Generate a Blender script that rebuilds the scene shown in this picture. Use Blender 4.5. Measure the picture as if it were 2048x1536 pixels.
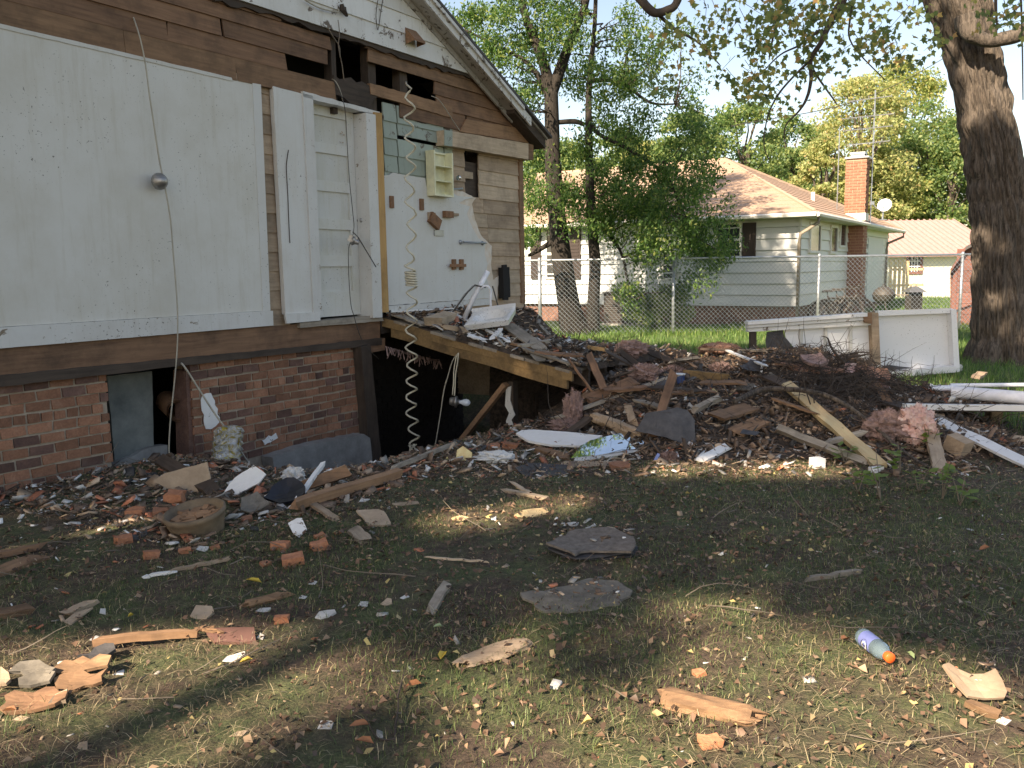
import bpy, bmesh, math, random
import numpy as np
from mathutils import Vector, Matrix, noise as mnoise
R = math.radians
rnd = random.Random(7)
for o in list(bpy.data.objects): bpy.data.objects.remove(o)
sc = bpy.context.scene
col = sc.collection
# ------------------------------------------------------------------ camera
FPX, PITCH, ROLL, CAMH, WAZ = 1716.0, R(7.6), R(0.8), 1.55, R(32.05)
_F0 = Vector((0, math.cos(PITCH), -math.sin(PITCH))); _R0 = Vector((1, 0, 0)); _U0 = Vector((0, math.sin(PITCH), math.cos(PITCH)))
CR = _R0 * math.cos(ROLL) - _U0 * math.sin(ROLL); CU = _R0 * math.sin(ROLL) + _U0 * math.cos(ROLL); CF = _F0
EYE = Vector((0, 0, CAMH))
cd = bpy.data.cameras.new("camera"); cam = bpy.data.objects.new("camera", cd); col.objects.link(cam)
cd.sensor_fit = 'HORIZONTAL'; cd.sensor_width = 36.0; cd.lens = FPX / 2048 * 36.0; cd.clip_start = 0.05; cd.clip_end = 600
cam.matrix_world = Matrix(((CR.x, CU.x, -CF.x, EYE.x), (CR.y, CU.y, -CF.y, EYE.y), (CR.z, CU.z, -CF.z, EYE.z), (0, 0, 0, 1)))
sc.camera = cam
# ------------------------------------------------------------------ sky and sun
SUN_EL, SUN_AZ = R(36), math.atan2(-0.62, -0.78)          # azimuth measured from +Y towards +X
SUN = Vector((math.sin(SUN_AZ) * math.cos(SUN_EL), math.cos(SUN_AZ) * math.cos(SUN_EL), math.sin(SUN_EL)))
w = bpy.data.worlds.new("World"); sc.world = w; w.use_nodes = True
nt = w.node_tree; nt.nodes.clear()
bg = nt.nodes.new("ShaderNodeBackground"); wo = nt.nodes.new("ShaderNodeOutputWorld"); sk = nt.nodes.new("ShaderNodeTexSky")
sk.sky_type = 'NISHITA'; sk.sun_disc = False; sk.sun_elevation = SUN_EL; sk.sun_rotation = SUN_AZ % (2 * math.pi)
sk.air_density = 1.0; sk.dust_density = 1.0; sk.ozone_density = 1.0
nt.links.new(sk.outputs[0], bg.inputs[0]); nt.links.new(bg.outputs[0], wo.inputs[0]); bg.inputs[1].default_value = 0.10
sd = bpy.data.lights.new("sun", 'SUN'); so = bpy.data.objects.new("sun", sd); col.objects.link(so)
sd.energy = 5.0; sd.angle = R(0.53); sd.color = (1.0, 0.925, 0.80)
so.rotation_euler = (-SUN).to_track_quat('-Z', 'Y').to_euler(); so.location = (0, 0, 30)
vs = sc.view_settings; vs.view_transform = 'Standard'; vs.look = 'None'; vs.gamma = 1; vs.use_curve_mapping = False
vs.exposure = 1.36
vs.use_white_balance = True; vs.white_balance_temperature = 8000; vs.white_balance_tint = 14
sc.cycles.max_bounces = 6; sc.cycles.diffuse_bounces = 3; sc.cycles.glossy_bounces = 3; sc.cycles.transmission_bounces = 6
sc.cycles.transparent_max_bounces = 6; sc.cycles.use_denoising = True
sc.cycles.caustics_reflective = False; sc.cycles.caustics_refractive = False
# ------------------------------------------------------------------ pixel <-> place
def ray(px, py):
    return (CF + CR * ((px - 1024) / FPX) + CU * ((768 - py) / FPX))
def G(px, py, z=0.0):
    d = ray(px, py); t = (z - CAMH) / d.z
    return EYE + d * t
def at(px, py, Y):
    d = ray(px, py); return EYE + d * (Y / d.y)
def PXM(Y): return FPX / Y                                # photo pixels per metre at depth Y
W0 = G(0, 975, 0.02); W0.z = 0.0
WU = Vector((math.sin(WAZ), math.cos(WAZ), 0)); WY = Vector((-math.cos(WAZ), math.sin(WAZ), 0))
HM = Matrix.Translation(W0) @ Matrix.Rotation(math.pi / 2 - WAZ, 4, 'Z')
HMI = HM.inverted()
def W(px, py, y=0.0):                                     # a point of the house front (house coordinates u, y, z)
    d = ray(px, py); p0 = W0 + WY * y
    t = (p0 - EYE).dot(WY) / d.dot(WY)
    return HMI @ (EYE + d * t)
# ------------------------------------------------------------------ mesh helpers
class MB:
    def __init__(s): s.v = []; s.f = []; s.m = []; s.mi = 0
    def add(s, vs_, fs_, mi=None):
        b = len(s.v); s.v += [tuple(v) for v in vs_]; s.f += [tuple(b + i for i in f) for f in fs_]
        s.m += [s.mi if mi is None else mi] * len(fs_); return s
    def box(s, c, d, M=None, mi=None, tp=1.0):
        hx, hy, hz = d[0] / 2, d[1] / 2, d[2] / 2; vv = []
        for z in (-1, 1):
            k = tp if z > 0 else 1
            for x, y in ((-1, -1), (1, -1), (1, 1), (-1, 1)):
                p = Vector((x * hx * k, y * hy * k, z * hz))
                if M: p = M @ p
                vv.append(p + Vector(c))
        return s.add(vv, [(3, 2, 1, 0), (4, 5, 6, 7), (0, 1, 5, 4), (1, 2, 6, 5), (2, 3, 7, 6), (3, 0, 4, 7)], mi)
    def bx(s, x0, x1, y0, y1, z0, z1, mi=None):
        return s.box(((x0 + x1) / 2, (y0 + y1) / 2, (z0 + z1) / 2), (abs(x1 - x0), abs(y1 - y0), abs(z1 - z0)), None, mi)
    def tube(s, pts, rad, n=6, cap=True, mi=None, flat=None):
        pts = [Vector(p) for p in pts]; N = len(pts)
        if not hasattr(rad, '__len__'): rad = [rad] * N
        vv = []; up = Vector((0.31, 0.17, 0.93))
        for i, p in enumerate(pts):
            t = (pts[min(i + 1, N - 1)] - pts[max(i - 1, 0)])
            if t.length < 1e-9: t = Vector((0, 0, 1))
            t.normalize(); a = t.cross(up)
            if a.length < 0.05: a = t.cross(Vector((1, 0, 0)))
            a.normalize(); b = t.cross(a)
            for k in range(n):
                th = 2 * math.pi * k / n
                vv.append(p + a * (math.cos(th) * rad[i]) + b * (math.sin(th) * rad[i] * (flat or 1)))
        ff = [(i * n + k, i * n + (k + 1) % n, (i + 1) * n + (k + 1) % n, (i + 1) * n + k) for i in range(N - 1) for k in range(n)]
        if cap: ff += [tuple(range(n - 1, -1, -1)), tuple((N - 1) * n + k for k in range(n))]
        return s.add(vv, ff, mi)
    def prism(s, poly, d0, d1, fn, mi=None):              # polygon (a,b) extruded between d0 (front) and d1, fn(a,b,d)->point
        n = len(poly); vv = [fn(a, b, d0) for a, b in poly] + [fn(a, b, d1) for a, b in poly]
        ff = [tuple(range(n)), tuple(range(2 * n - 1, n - 1, -1))] + [(i, n + i, n + (i + 1) % n, (i + 1) % n) for i in range(n)]
        return s.add(vv, ff, mi)
    def lathe(s, prof, n=20, M=None, mi=None):
        vv = []
        for r_, z in prof:
            for k in range(n):
                p = Vector((r_ * math.cos(2 * math.pi * k / n), r_ * math.sin(2 * math.pi * k / n), z)); vv.append(M @ p if M else p)
        N = len(prof)
        return s.add(vv, [(i * n + k, i * n + (k + 1) % n, (i + 1) * n + (k + 1) % n, (i + 1) * n + k) for i in range(N - 1) for k in range(n)], mi)
    def mesh(s, name, mats, smooth=False):
        me = bpy.data.meshes.new(name); me.from_pydata(s.v, [], s.f)
        if not isinstance(mats, (list, tuple)): mats = [mats]
        for m_ in mats: me.materials.append(m_)
        if len(mats) > 1: me.polygons.foreach_set('material_index', s.m)
        bm = bmesh.new(); bm.from_mesh(me); bmesh.ops.recalc_face_normals(bm, faces=bm.faces); bm.to_mesh(me); bm.free()
        if smooth: me.polygons.foreach_set('use_smooth', [True] * len(me.polygons))
        me.update(); return me
def arr_mesh(name, V, F, mats, mi=None, smooth=False):    # numpy vertices (n,3) and faces (m,k)
    me = bpy.data.meshes.new(name); V = np.asarray(V, np.float32); F = np.asarray(F, np.int32)
    me.vertices.add(len(V)); me.vertices.foreach_set('co', V.ravel())
    k = F.shape[1]; me.loops.add(F.size); me.loops.foreach_set('vertex_index', F.ravel())
    me.polygons.add(len(F)); me.polygons.foreach_set('loop_start', np.arange(0, F.size, k, dtype=np.int32))
    if not isinstance(mats, (list, tuple)): mats = [mats]
    for m_ in mats: me.materials.append(m_)
    if mi is not None: me.polygons.foreach_set('material_index', np.asarray(mi, np.int32))
    if smooth: me.polygons.foreach_set('use_smooth', np.ones(len(F), bool))
    me.update(calc_edges=True); return me
def link(name, data, parent=None):
    o = bpy.data.objects.new(name, data); col.objects.link(o)
    if parent: o.parent = parent
    return o
def M_(name, mb, mat, parent=None, smooth=False):
    return link(name, mb.mesh(name, mat, smooth), parent)
def tag(o, label=None, cat=None, group=None, kind=None):
    if label: o['label'] = label
    if cat: o['category'] = cat
    if group: o['group'] = group
    if kind: o['kind'] = kind
    return o
def T(name, label, cat, loc=(0, 0, 0), rz=0, group=None):
    o = link(name, None); o.location = loc; o.rotation_euler = (0, 0, rz); o.empty_display_size = 0.1
    return tag(o, label, cat, group)
def smst(a, b, x):
    t = np.clip((np.asarray(x, float) - a) / (b - a), 0, 1); return t * t * (3 - 2 * t)
# cheap tileable value noise for numpy
_NG = np.random.RandomState(3).rand(256, 256)
def vn(x, y):
    x = np.asarray(x, float); y = np.asarray(y, float); xi = np.floor(x).astype(int); yi = np.floor(y).astype(int)
    fx = x - xi; fy = y - yi; fx = fx * fx * (3 - 2 * fx); fy = fy * fy * (3 - 2 * fy)
    g = lambda i, j: _NG[i & 255, j & 255]
    return (g(xi, yi) * (1 - fx) + g(xi + 1, yi) * fx) * (1 - fy) + (g(xi, yi + 1) * (1 - fx) + g(xi + 1, yi + 1) * fx) * fy
def fbm(x, y, o=4):
    s = 0; a = .5
    for i in range(o): s = s + a * vn(x * 2 ** i + 17 * i, y * 2 ** i + 31 * i); a *= .5
    return s
# ------------------------------------------------------------------ materials
def new_mat(name):
    m = bpy.data.materials.new(name); m.use_nodes = True; n = m.node_tree
    return m, n, n.nodes["Principled BSDF"]
def nd(n, typ, **kw):
    x = n.nodes.new("ShaderNode" + typ)
    for k, v in kw.items():
        if k.startswith('i_'): x.inputs[int(k[2:]) if k[2:].isdigit() else k[2:]].default_value = v
        else: setattr(x, k, v)
    return x
def ramp(n, src, stops):
    r_ = nd(n, "ValToRGB"); e = r_.color_ramp.elements
    while len(e) < len(stops): e.new(0.5)
    for el, (p, c) in zip(e, stops): el.position = p; el.color = (*c, 1) if len(c) == 3 else c
    n.links.new(src, r_.inputs[0]); return r_.outputs[0]
def coords(n, scale=(1, 1, 1), rand=True, which="Object"):
    tc = nd(n, "TexCoord"); mp = nd(n, "Mapping"); mp.inputs['Scale'].default_value = scale
    src = tc.outputs[which]
    if rand:
        oi = nd(n, "ObjectInfo"); mu = nd(n, "Math", operation='MULTIPLY', i_1=37.0); n.links.new(oi.outputs['Random'], mu.inputs[0])
        ad = nd(n, "VectorMath", operation='ADD'); n.links.new(src, ad.inputs[0]); n.links.new(mu.outputs[0], ad.inputs[1]); src = ad.outputs[0]
    n.links.new(src, mp.inputs[0]); return mp.outputs[0]
def noise(n, vec, scale=5, detail=5, rough=.6, dist=0):
    x = nd(n, "TexNoise"); x.inputs['Scale'].default_value = scale; x.inputs['Detail'].default_value = detail
    x.inputs['Roughness'].default_value = rough; x.inputs['Distortion'].default_value = dist
    n.links.new(vec, x.inputs['Vector']); return x.outputs[0]
def mix(n, fac, a, b, typ='MIX'):
    x = nd(n, "MixRGB", blend_type=typ)
    for i, v in enumerate((fac, a, b)):
        if hasattr(v, 'default_value'): n.links.new(v, x.inputs[i])
        elif isinstance(v, (tuple, list)): x.inputs[i].default_value = (*v, 1)
        else: x.inputs[i].default_value = v
    return x.outputs[0]
def bump(n, p, h, strength=.4, dist=.01):
    b = nd(n, "Bump"); b.inputs['Strength'].default_value = strength; b.inputs['Distance'].default_value = dist
    n.links.new(h, b.inputs['Height']); n.links.new(b.outputs[0], p.inputs['Normal'])
def vary(n, colr, amt=.25):
    oi = nd(n, "ObjectInfo"); hs = nd(n, "HueSaturation")
    mr = nd(n, "MapRange"); mr.inputs[3].default_value = 1 - amt; mr.inputs[4].default_value = 1 + amt
    n.links.new(oi.outputs['Random'], mr.inputs[0]); n.links.new(mr.outputs[0], hs.inputs['Value']); n.links.new(colr, hs.inputs['Color'])
    return hs.outputs[0]
def sc3(c, k): return tuple(min(1, x * k) for x in c)
KA = 1.72
def up(c): return tuple(x * KA if x * KA < .6 else .6 + (min(x, .9) - .6 / KA) * .5 for x in c)
def wood(name, c1, c2, stain=(.03, .02, .015), st=.35, amt=.2, rough=.85, axis=0):
    c1, c2 = up(c1), up(c2)
    m, n, p = new_mat(name); s = [16, 16, 16]; s[axis] = 1.1
    v = coords(n, s); g = noise(n, v, 2.2, 7, .65, .4); base = ramp(n, g, [(.28, c1), (.5, tuple((a + b) / 2 for a, b in zip(c1, c2))), (.75, c2)])
    v2 = coords(n, (1, 1, 1)); b_ = noise(n, v2, 2.6, 6, .7); f = ramp(n, b_, [(.45, (0, 0, 0)), (.75, (st * 2,) * 3)])
    c = mix(n, f, base, stain); n.links.new(vary(n, c, amt), p.inputs['Base Color']); p.inputs['Roughness'].default_value = rough
    bump(n, p, g, .5, .006); return m
def paint(name, c, dirt=(.20, .17, .12), da=.35, peel=None, pa=.0, rough=.55, amt=.04, streak=True, specks=.0):
    m, n, p = new_mat(name); c = up(c); dirt = up(dirt)
    v = coords(n, (1, 1, 1)); a = noise(n, v, 1.6, 6, .7); f = ramp(n, a, [(.42, (0, 0, 0)), (.85, (da,) * 3)])
    c_ = mix(n, f, c, dirt)
    if streak:
        b_ = noise(n, coords(n, (9, 9, .8)), 2.0, 5, .7); f2 = ramp(n, b_, [(.52, (0, 0, 0)), (.8, (da * .8,) * 3)]); c_ = mix(n, f2, c_, dirt)
    if specks:
        s_ = noise(n, v, 55, 2, .5); f4 = ramp(n, s_, [(.70 - specks * .1, (0, 0, 0)), (.73 - specks * .1, (.8,) * 3)])
        s2 = noise(n, v, 1.3, 3, .5); f5 = mix(n, 1, f4, ramp(n, s2, [(.42, (0, 0, 0)), (.6, (1, 1, 1))]), 'MULTIPLY')
        c_ = mix(n, f5, c_, (.06, .045, .03))
    if peel:
        d = noise(n, v, 7, 8, .75, .6); f3 = ramp(n, d, [(.60 - pa * .2, (0, 0, 0)), (.62 - pa * .2, (1, 1, 1))]); c_ = mix(n, f3, c_, peel)
        bump(n, p, f3, -.3, .004)
    else: bump(n, p, noise(n, v, 40, 4, .6), .06, .004)
    n.links.new(vary(n, c_, amt), p.inputs['Base Color']); p.inputs['Roughness'].default_value = rough; return m
def mottled(name, c1, c2, scale=6, rough=.9, b=.5, bd=.01, amt=.15, c3=None, metal=0, island=False):
    c1, c2, c3 = up(c1), up(c2), up(c3) if c3 else None
    m, n, p = new_mat(name); v = coords(n, (1, 1, 1)); a = noise(n, v, scale, 8, .7)
    st = [(.3, c1), (.7, c2)] if not c3 else [(.3, c1), (.5, c2), (.72, c3)]
    c = ramp(n, a, st)
    if island:
        ge = nd(n, "NewGeometry"); hs = nd(n, "HueSaturation"); mr = nd(n, "MapRange"); mr.inputs[3].default_value = 1 - island; mr.inputs[4].default_value = 1 + island
        n.links.new(ge.outputs['Random Per Island'], mr.inputs[0]); n.links.new(mr.outputs[0], hs.inputs['Value']); n.links.new(c, hs.inputs['Color']); c = hs.outputs[0]
    n.links.new(vary(n, c, amt), p.inputs['Base Color'])
    p.inputs['Roughness'].default_value = rough; p.inputs['Metallic'].default_value = metal
    bump(n, p, a, b, bd); return m
def plain(name, c, rough=.5, metal=0, **kw):
    m, n, p = new_mat(name); v = coords(n, (1, 1, 1)); a = noise(n, v, 9, 5, .6)
    n.links.new(ramp(n, a, [(.3, sc3(c, .95)), (.7, sc3(c, 1.28))]), p.inputs['Base Color']); p.inputs['Roughness'].default_value = rough; p.inputs['Metallic'].default_value = metal
    for k, v_ in kw.items(): p.inputs[k.replace('_', ' ')].default_value = v_
    return m
def leafmat(name, stops, trans=.45, rough=.55):
    m, n, p = new_mat(name); ge = nd(n, "NewGeometry"); c = ramp(n, ge.outputs['Random Per Island'], [(p_, sc3(c_, 1.15)) for p_, c_ in stops])
    tr = nd(n, "BsdfTranslucent"); mx = nd(n, "MixShader"); mx.inputs[0].default_value = trans
    hs = nd(n, "HueSaturation"); hs.inputs['Value'].default_value = 1.5; hs.inputs['Saturation'].default_value = 1.1; n.links.new(c, hs.inputs['Color'])
    n.links.new(c, p.inputs['Base Color']); p.inputs['Roughness'].default_value = rough; n.links.new(hs.outputs[0], tr.inputs[0])
    n.links.new(p.outputs[0], mx.inputs[1]); n.links.new(tr.outputs[0], mx.inputs[2])
    n.links.new(mx.outputs[0], n.nodes["Material Output"].inputs[0]); return m
MT = {}
MT['brown'] = wood('brown_board', (.088, .046, .027), (.178, .100, .058), st=.38)
MT['brown2'] = wood('red_brown_board', (.12, .067, .038), (.22, .128, .072), st=.35)
MT['tan'] = wood('tan_weathered_board', (.19, .135, .090), (.30, .225, .16), st=.3)
MT['tanp'] = wood('pale_tan_board', (.24, .18, .125), (.36, .275, .20), st=.25)
MT['lumber'] = wood('fresh_lumber', (.40, .24, .13), (.55, .36, .21), st=.10, amt=.1)
MT['orange'] = wood('orange_stud', (.30, .155, .055), (.43, .24, .10), st=.2, axis=2)
MT['gold'] = wood('golden_joist', (.125, .077, .034), (.20, .128, .058), st=.45, amt=.05)
MT['dark'] = wood('dark_old_wood', (.025, .018, .014), (.065, .046, .034), st=.4)
MT['darkz'] = wood('dark_old_post', (.025, .018, .014), (.065, .046, .034), st=.4, axis=2)
MT['greyw'] = wood('grey_weathered_wood', (.15, .125, .10), (.27, .235, .19), st=.4)
MT['greyz'] = wood('grey_weathered_post', (.15, .125, .10), (.27, .235, .19), st=.4, axis=2)
MT['green'] = paint('grey_green_paint', (.20, .235, .20), (.10, .10, .08), .5, peel=(.14, .11, .085), pa=.1, amt=.1)
MT['wall'] = paint('off_white_wallboard', (.41, .39, .34), (.23, .20, .14), .45, specks=.08)
MT['wallb'] = paint('off_white_wallboard_clean', (.44, .435, .395), (.26, .22, .155), .35, specks=.15)
MT['trim'] = paint('white_trim_paint', (.43, .425, .39), (.19, .16, .12), .4, peel=(.22, .17, .12), pa=-.1, specks=.3)
MT['door'] = paint('cream_door_paint', (.45, .445, .38), (.26, .235, .15), .5, specks=.25)
MT['clap'] = paint('old_white_clapboard', (.62, .61, .56), (.22, .19, .14), .5, peel=(.14, .10, .07), pa=.05)
MT['fascia'] = paint('old_white_fascia', (.55, .54, .50), (.20, .17, .13), .6, peel=(.17, .14, .11), pa=.2)
MT['soffit'] = paint('grey_soffit_paint', (.26, .25, .235), (.10, .09, .07), .6, peel=(.09, .07, .05), pa=.15)
MT['white'] = paint('white_board_paint', (.76, .76, .75), (.30, .27, .22), .35, peel=(.20, .16, .12), pa=.0)
MT['core'] = mottled('gypsum_core', (.36, .28, .21), (.52, .43, .34), 9, .95, .5)
MT['black'] = plain('dark_inside', (.012, .011, .011), .95)  # near-black paints in unlit interior depth; also used on real black parts
MT['shingle'] = mottled('dark_shingle', (.020, .020, .022), (.075, .07, .068), 30, .95, .8, .006, .25)
MT['tar'] = mottled('tar_paper', (.022, .022, .025), (.055, .053, .055), 12, .75, .4, .006)
MT['slate'] = mottled('worn_grey_shingle', (.065, .058, .048), (.14, .125, .105), 14, .95, .6, .004)
MT['mortar'] = mottled('old_mortar', (.145, .115, .09), (.24, .195, .15), 12, .95, .6, .01)
def brickmat(name, c1, c2, c3):
    c1, c2, c3 = up(c1), up(c2), up(c3)
    m, n, p = new_mat(name); v = coords(n, (1, 1, 1)); a = noise(n, v, 9, 8, .7); b_ = noise(n, v, 60, 3, .6)
    c = ramp(n, a, [(.3, c1), (.55, c2), (.8, c3)]); c = mix(n, .35, c, ramp(n, b_, [(.35, sc3(c1, .5)), (.65, c2)]))
    n.links.new(vary(n, c, .3), p.inputs['Base Color']); p.inputs['Roughness'].default_value = .92; bump(n, p, b_, .6, .004); return m
MT['b1'] = brickmat('red_brick', (.125, .056, .034), (.20, .095, .057), (.27, .165, .115))
MT['b2'] = brickmat('dark_burnt_brick', (.055, .033, .028), (.11, .057, .043), (.20, .13, .10))
MT['b3'] = brickmat('orange_brick', (.19, .075, .040), (.28, .12, .065), (.36, .20, .14))
MT['concrete'] = mottled('grey_concrete', (.095, .092, .088), (.19, .185, .175), 5, .95, .5, .01)
MT['concd'] = mottled('damp_slab', (.055, .062, .062), (.13, .138, .13), 3, .95, .4, .01)
MT['metal'] = plain('dull_grey_metal', (.32, .31, .30), .45, .85)
MT['galv'] = plain('galvanised_steel', (.33, .36, .39), .42, .7)
MT['rust'] = mottled('rusty_metal', (.09, .045, .025), (.20, .10, .05), 20, .8, .4, .003)
MT['chrome'] = plain('chrome', (.7, .7, .7), .15, 1.0)
MT['wire'] = plain('pale_cable', (.36, .33, .27), .6)
MT['wirew'] = plain('cream_cable', (.55, .51, .40), .5)
MT['wired'] = plain('dark_cable', (.05, .045, .04), .6)
MT['ceramic'] = paint('white_ceramic', (.72, .72, .70), (.18, .15, .11), .45, rough=.25, streak=False, specks=.5)
MT['cream'] = plain('cream_enamel', (.66, .64, .44), .4)
MT['bulb'] = plain('frosted_bulb', (.55, .60, .66), .2)
MT['plastic'] = paint('white_gelcoat', (.74, .755, .79), (.40, .36, .30), .12, rough=.22, streak=False, specks=.2)
MT['bshade'] = mottled('shade_dark_cellar_brick', (.012, .009, .008), (.03, .022, .018), 10, .95, .5, .01)  # cellar brick darkened so the colour itself carries the pit's shade
MT['flake'] = paint('dirty_white_flake', (.46, .455, .43), (.15, .12, .085), .75)
MT['pvc'] = plain('white_pvc', (.72, .73, .78), .3)
# ================================================================== THE STRIPPED HOUSE
house = link('stripped_house', None); house.matrix_world = HM
tag(house, 'half demolished house with a stripped gable wall, white door and brick foundation', 'house')
def fpoly(name, pts, y0, y1, mat, parent=None, rough=0.0, seg=.08, seed=0, yw=None):
    """board or sheet whose outline is read in the photo and set on the wall plane; front at y0, back at y1"""
    P = [W(a, b, y0 if yw is None else yw) for a, b in pts]; P = [(p.x, p.z) for p in P]
    if rough:
        rr = random.Random(seed or len(name) * 7 + int(abs(pts[0][0]))); Q = []
        for i in range(len(P)):
            a = Vector(P[i]); b = Vector(P[(i + 1) % len(P)]); L = (b - a).length; k = max(1, int(L / seg))
            nrm = Vector((-(b - a).y, (b - a).x)) / max(L, 1e-6)
            for j in range(k): Q.append(tuple(a + (b - a) * (j / k) + nrm * (rr.uniform(-rough, rough) if j else 0)))
        P = Q
    mb = MB().prism(P, y0, y1, lambda a, b, d: (a, d, b))
    return M_(name, mb, mat, parent or house)
def lap(name, u0, u1, z0, z1, mat, y=0.0, th=.02, j=0.0, parent=None, over=.012):
    """one lapped board: the lower edge stands proud"""
    r1, r2, r3, r4 = [rnd.uniform(-j, j) for _ in range(4)]; dz = rnd.uniform(-.003, .003)
    vv = [(u0 + r1, y - th - .006, z0 - over + dz), (u1 + r2, y - th - .006, z0 - over - dz), (u1 + r2, y, z0 - over - dz), (u0 + r1, y, z0 - over + dz),
          (u0 + r3, y - .008, z1), (u1 + r4, y - .008, z1), (u1 + r4, y + .004, z1), (u0 + r3, y + .004, z1)]
    mb = MB().add(vv, [(3, 2, 1, 0), (4, 5, 6, 7), (0, 1, 5, 4), (1, 2, 6, 5), (2, 3, 7, 6), (3, 0, 4, 7)])
    return M_(name, mb, mat, parent or house)
uL = -2.3
uR = W(1045, 450).x
zF = W(546, 651).z                                          # floor line
zPT = W(500, 166).z                                         # top of the inner wall boards
zGB = W(800, 104).z                                         # lower edge of the white gable siding
print('uR', uR, 'zF', zF, 'zPT', zPT, 'zGB', zGB, 'corner base', W(1048, 608).z)
# --- rear shell: gives the house its bulk; black inner sheets paint the inside dark
HD = 8.0
mb = MB(); mb.bx(uL, uL + .12, .06, HD, -.9, zGB + .1); mb.bx(uR - .12, uR, .16, HD, -.3, zGB + .05); mb.bx(uL, uR, HD - .12, HD, -.3, zGB + .1)
M_('outer_wall', mb, MT['tan'], house)
mb = MB(); mb.bx(uL + .13, uR - .13, .35, HD - .13, zF - .30, zF - .05); M_('floor_platform', mb, MT['dark'], house)
mb = MB(); mb.bx(uL + .13, uR - .13, .9, .94, zF, zGB); M_('unlit_depth_sheet', mb, MT['black'], house)
mb = MB(); mb.bx(uL + .14, uR - .14, .35, HD - .14, zGB + .02, zGB + .06); M_('unlit_overhead_sheet', mb, MT['black'], house)
# --- siding rows seen in the slot beside the door and on the right
us0, us1 = W(516, 400).x, W(552, 400).x
z = zF - .02; k = 0
while z < zPT + .02:
    lap('siding_board', us0 - .05, us1 + .12, z, z + .186, MT['tan'], y=.03, th=.016); z += .186
uG = W(764, 400).x
uw0, uw1 = W(929, 340).x, W(957, 340).x; zw0, zw1 = W(929, 381).z, W(940, 297).z
zrow = [W(960, y).z for y in ()]
z = zF - .22; rows = []
while z < zPT + .05: rows.append(z); z += .186
uc = [W(x, 300).x for x in (768, 795, 888, 905)]
for i, z in enumerate(rows):
    top = z + .186; zc = z + .09
    if zc > W(980, 262).z + .02: break
    hole = (zc > zw0 - .03 and zc < zw1 + .06)
    segs = [(uc[3], uw0), (uw1, uR)] if hole else [(uc[3] - .35, rnd.uniform(uw0, uR - .9)), None]
    if segs[1] is None: segs[1] = (segs[0][1] + .004, uR)
    if not hole and zc > zw1 : segs = [(uc[3], uR)]
    for a, b in segs:
        if z < zF - .1 and a < uR - .5: a = uR - .42
        lap('siding_board', a, b, z, top, MT['tan'] if rnd.random() < .6 else MT['tanp'], y=.012, th=.018)
    if zc > zF + .9:                                        # grey green painted boards over the bathroom wall
        for a, b in ((uc[0], uc[1] - .012), (uc[1] + .012, uc[2] - .012), (uc[2] + .012, uc[3])):
            if i % 5 == 2 and a == uc[1] + .012:
                lap('green_siding_board', a, b, z + .05, top + .0, MT['green'], y=.012, th=.02)
            else: lap('green_siding_board', a, b, z, top, MT['green'], y=.012, th=.018)
mb = MB(); mb.bx(uG - .1, uR - .13, .05, .07, zF - .02, zF + 1.9); M_('wall_sheathing', mb, MT['dark'], house)
fpoly('corner_board', [(1038, 318), (1046, 318), (1051, 606), (1043, 606)], -.022, .15, MT['brown2'], rough=.006)
# --- upper band of bare brown boards, with the holes left by the wreckers
RY = [-6, 25, 54, 88, 123, 168]                             # row lines read at x=500
ZR = [W(500, y).z for y in RY]
def ux(x, r): return W(x, RY[r] + (x - 500) * .29).x
def row(r, x0, x1, mat, y=0.0, j=.03):
    return lap('brown_board', ux(x0, r) if x0 > -150 else uL, ux(x1, r), ZR[r + 1], ZR[r] if r else ZR[0] + .08, MT[mat], y=y, th=.018, j=j, over=.004)
row(0, -200, 395, 'brown', j=.002); row(0, 396, 560, 'brown'); row(1, -200, 245, 'brown', j=.002); row(1, 246, 662, 'brown')
row(2, -200, 438, 'brown', j=.002); row(2, 439, 654, 'brown'); row(3, -200, 330, 'brown', j=.002); row(3, 331, 567, 'brown')
row(4, -200, 242, 'brown2', j=.002, y=-.012); row(4, 243, 466, 'brown2', j=.003, y=-.012); row(4, 467, 668, 'brown2', y=-.012)
row(0, 729, 1000, 'brown'); row(1, 731, 1010, 'brown2', y=-.005); row(2, 868, 1040, 'brown'); row(3, 872, 1046, 'brown')
row(4, 800, 931, 'brown'); row(4, 932, 1046, 'brown')
mb = MB(); mb.bx(W(745, 200).x, uR, .02, .05, ZR[5] - .16, ZR[5] + .0); M_('dark_strip', mb, MT['dark'], house)
for x0, x1 in ((652, 661), (725, 740), (788, 803)):          # studs behind the openings
    P = [W(x0, 100, .1), W(x1, 100, .1)]
    mb = MB().bx(P[0].x, P[1].x, .03, .14, ZR[5] - .1, ZR[0] + .1); M_('wall_stud', mb, MT['darkz'], house)
fpoly('lumber_header', [(740, 166), (905, 212), (905, 236), (742, 188)], -.03, .01, MT['brown2'], rough=.004)
fpoly('stained_plywood', [(933, 238), (1053, 259), (1062, 287), (921, 263)], -.04, -.02, MT['brown2'], rough=.004)
fpoly('broken_header', [(668, 150), (745, 172), (757, 192), (740, 218), (700, 206), (664, 190)], -.02, .02, MT['dark'], rough=.03)
fpoly('torn_fibre', [(800, 214), (900, 238), (900, 262), (884, 250), (860, 246), (800, 236)], -.012, .01, MT['dark'], rough=.02)
fpoly('heavy_beam', [(889, 260), (1057, 287), (1057, 319), (889, 290)], -.12, .01, MT['tanp'], rough=.003)
fpoly('beam_end', [(1057.4, 287), (1067, 290), (1067, 320), (1057.4, 319)], -.12, .01, MT['brown2'])
fpoly('green_beam_wrap', [(889, 259.5), (905, 262), (905, 293), (889, 290.5)], -.125, -.12, MT['green'])
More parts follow.
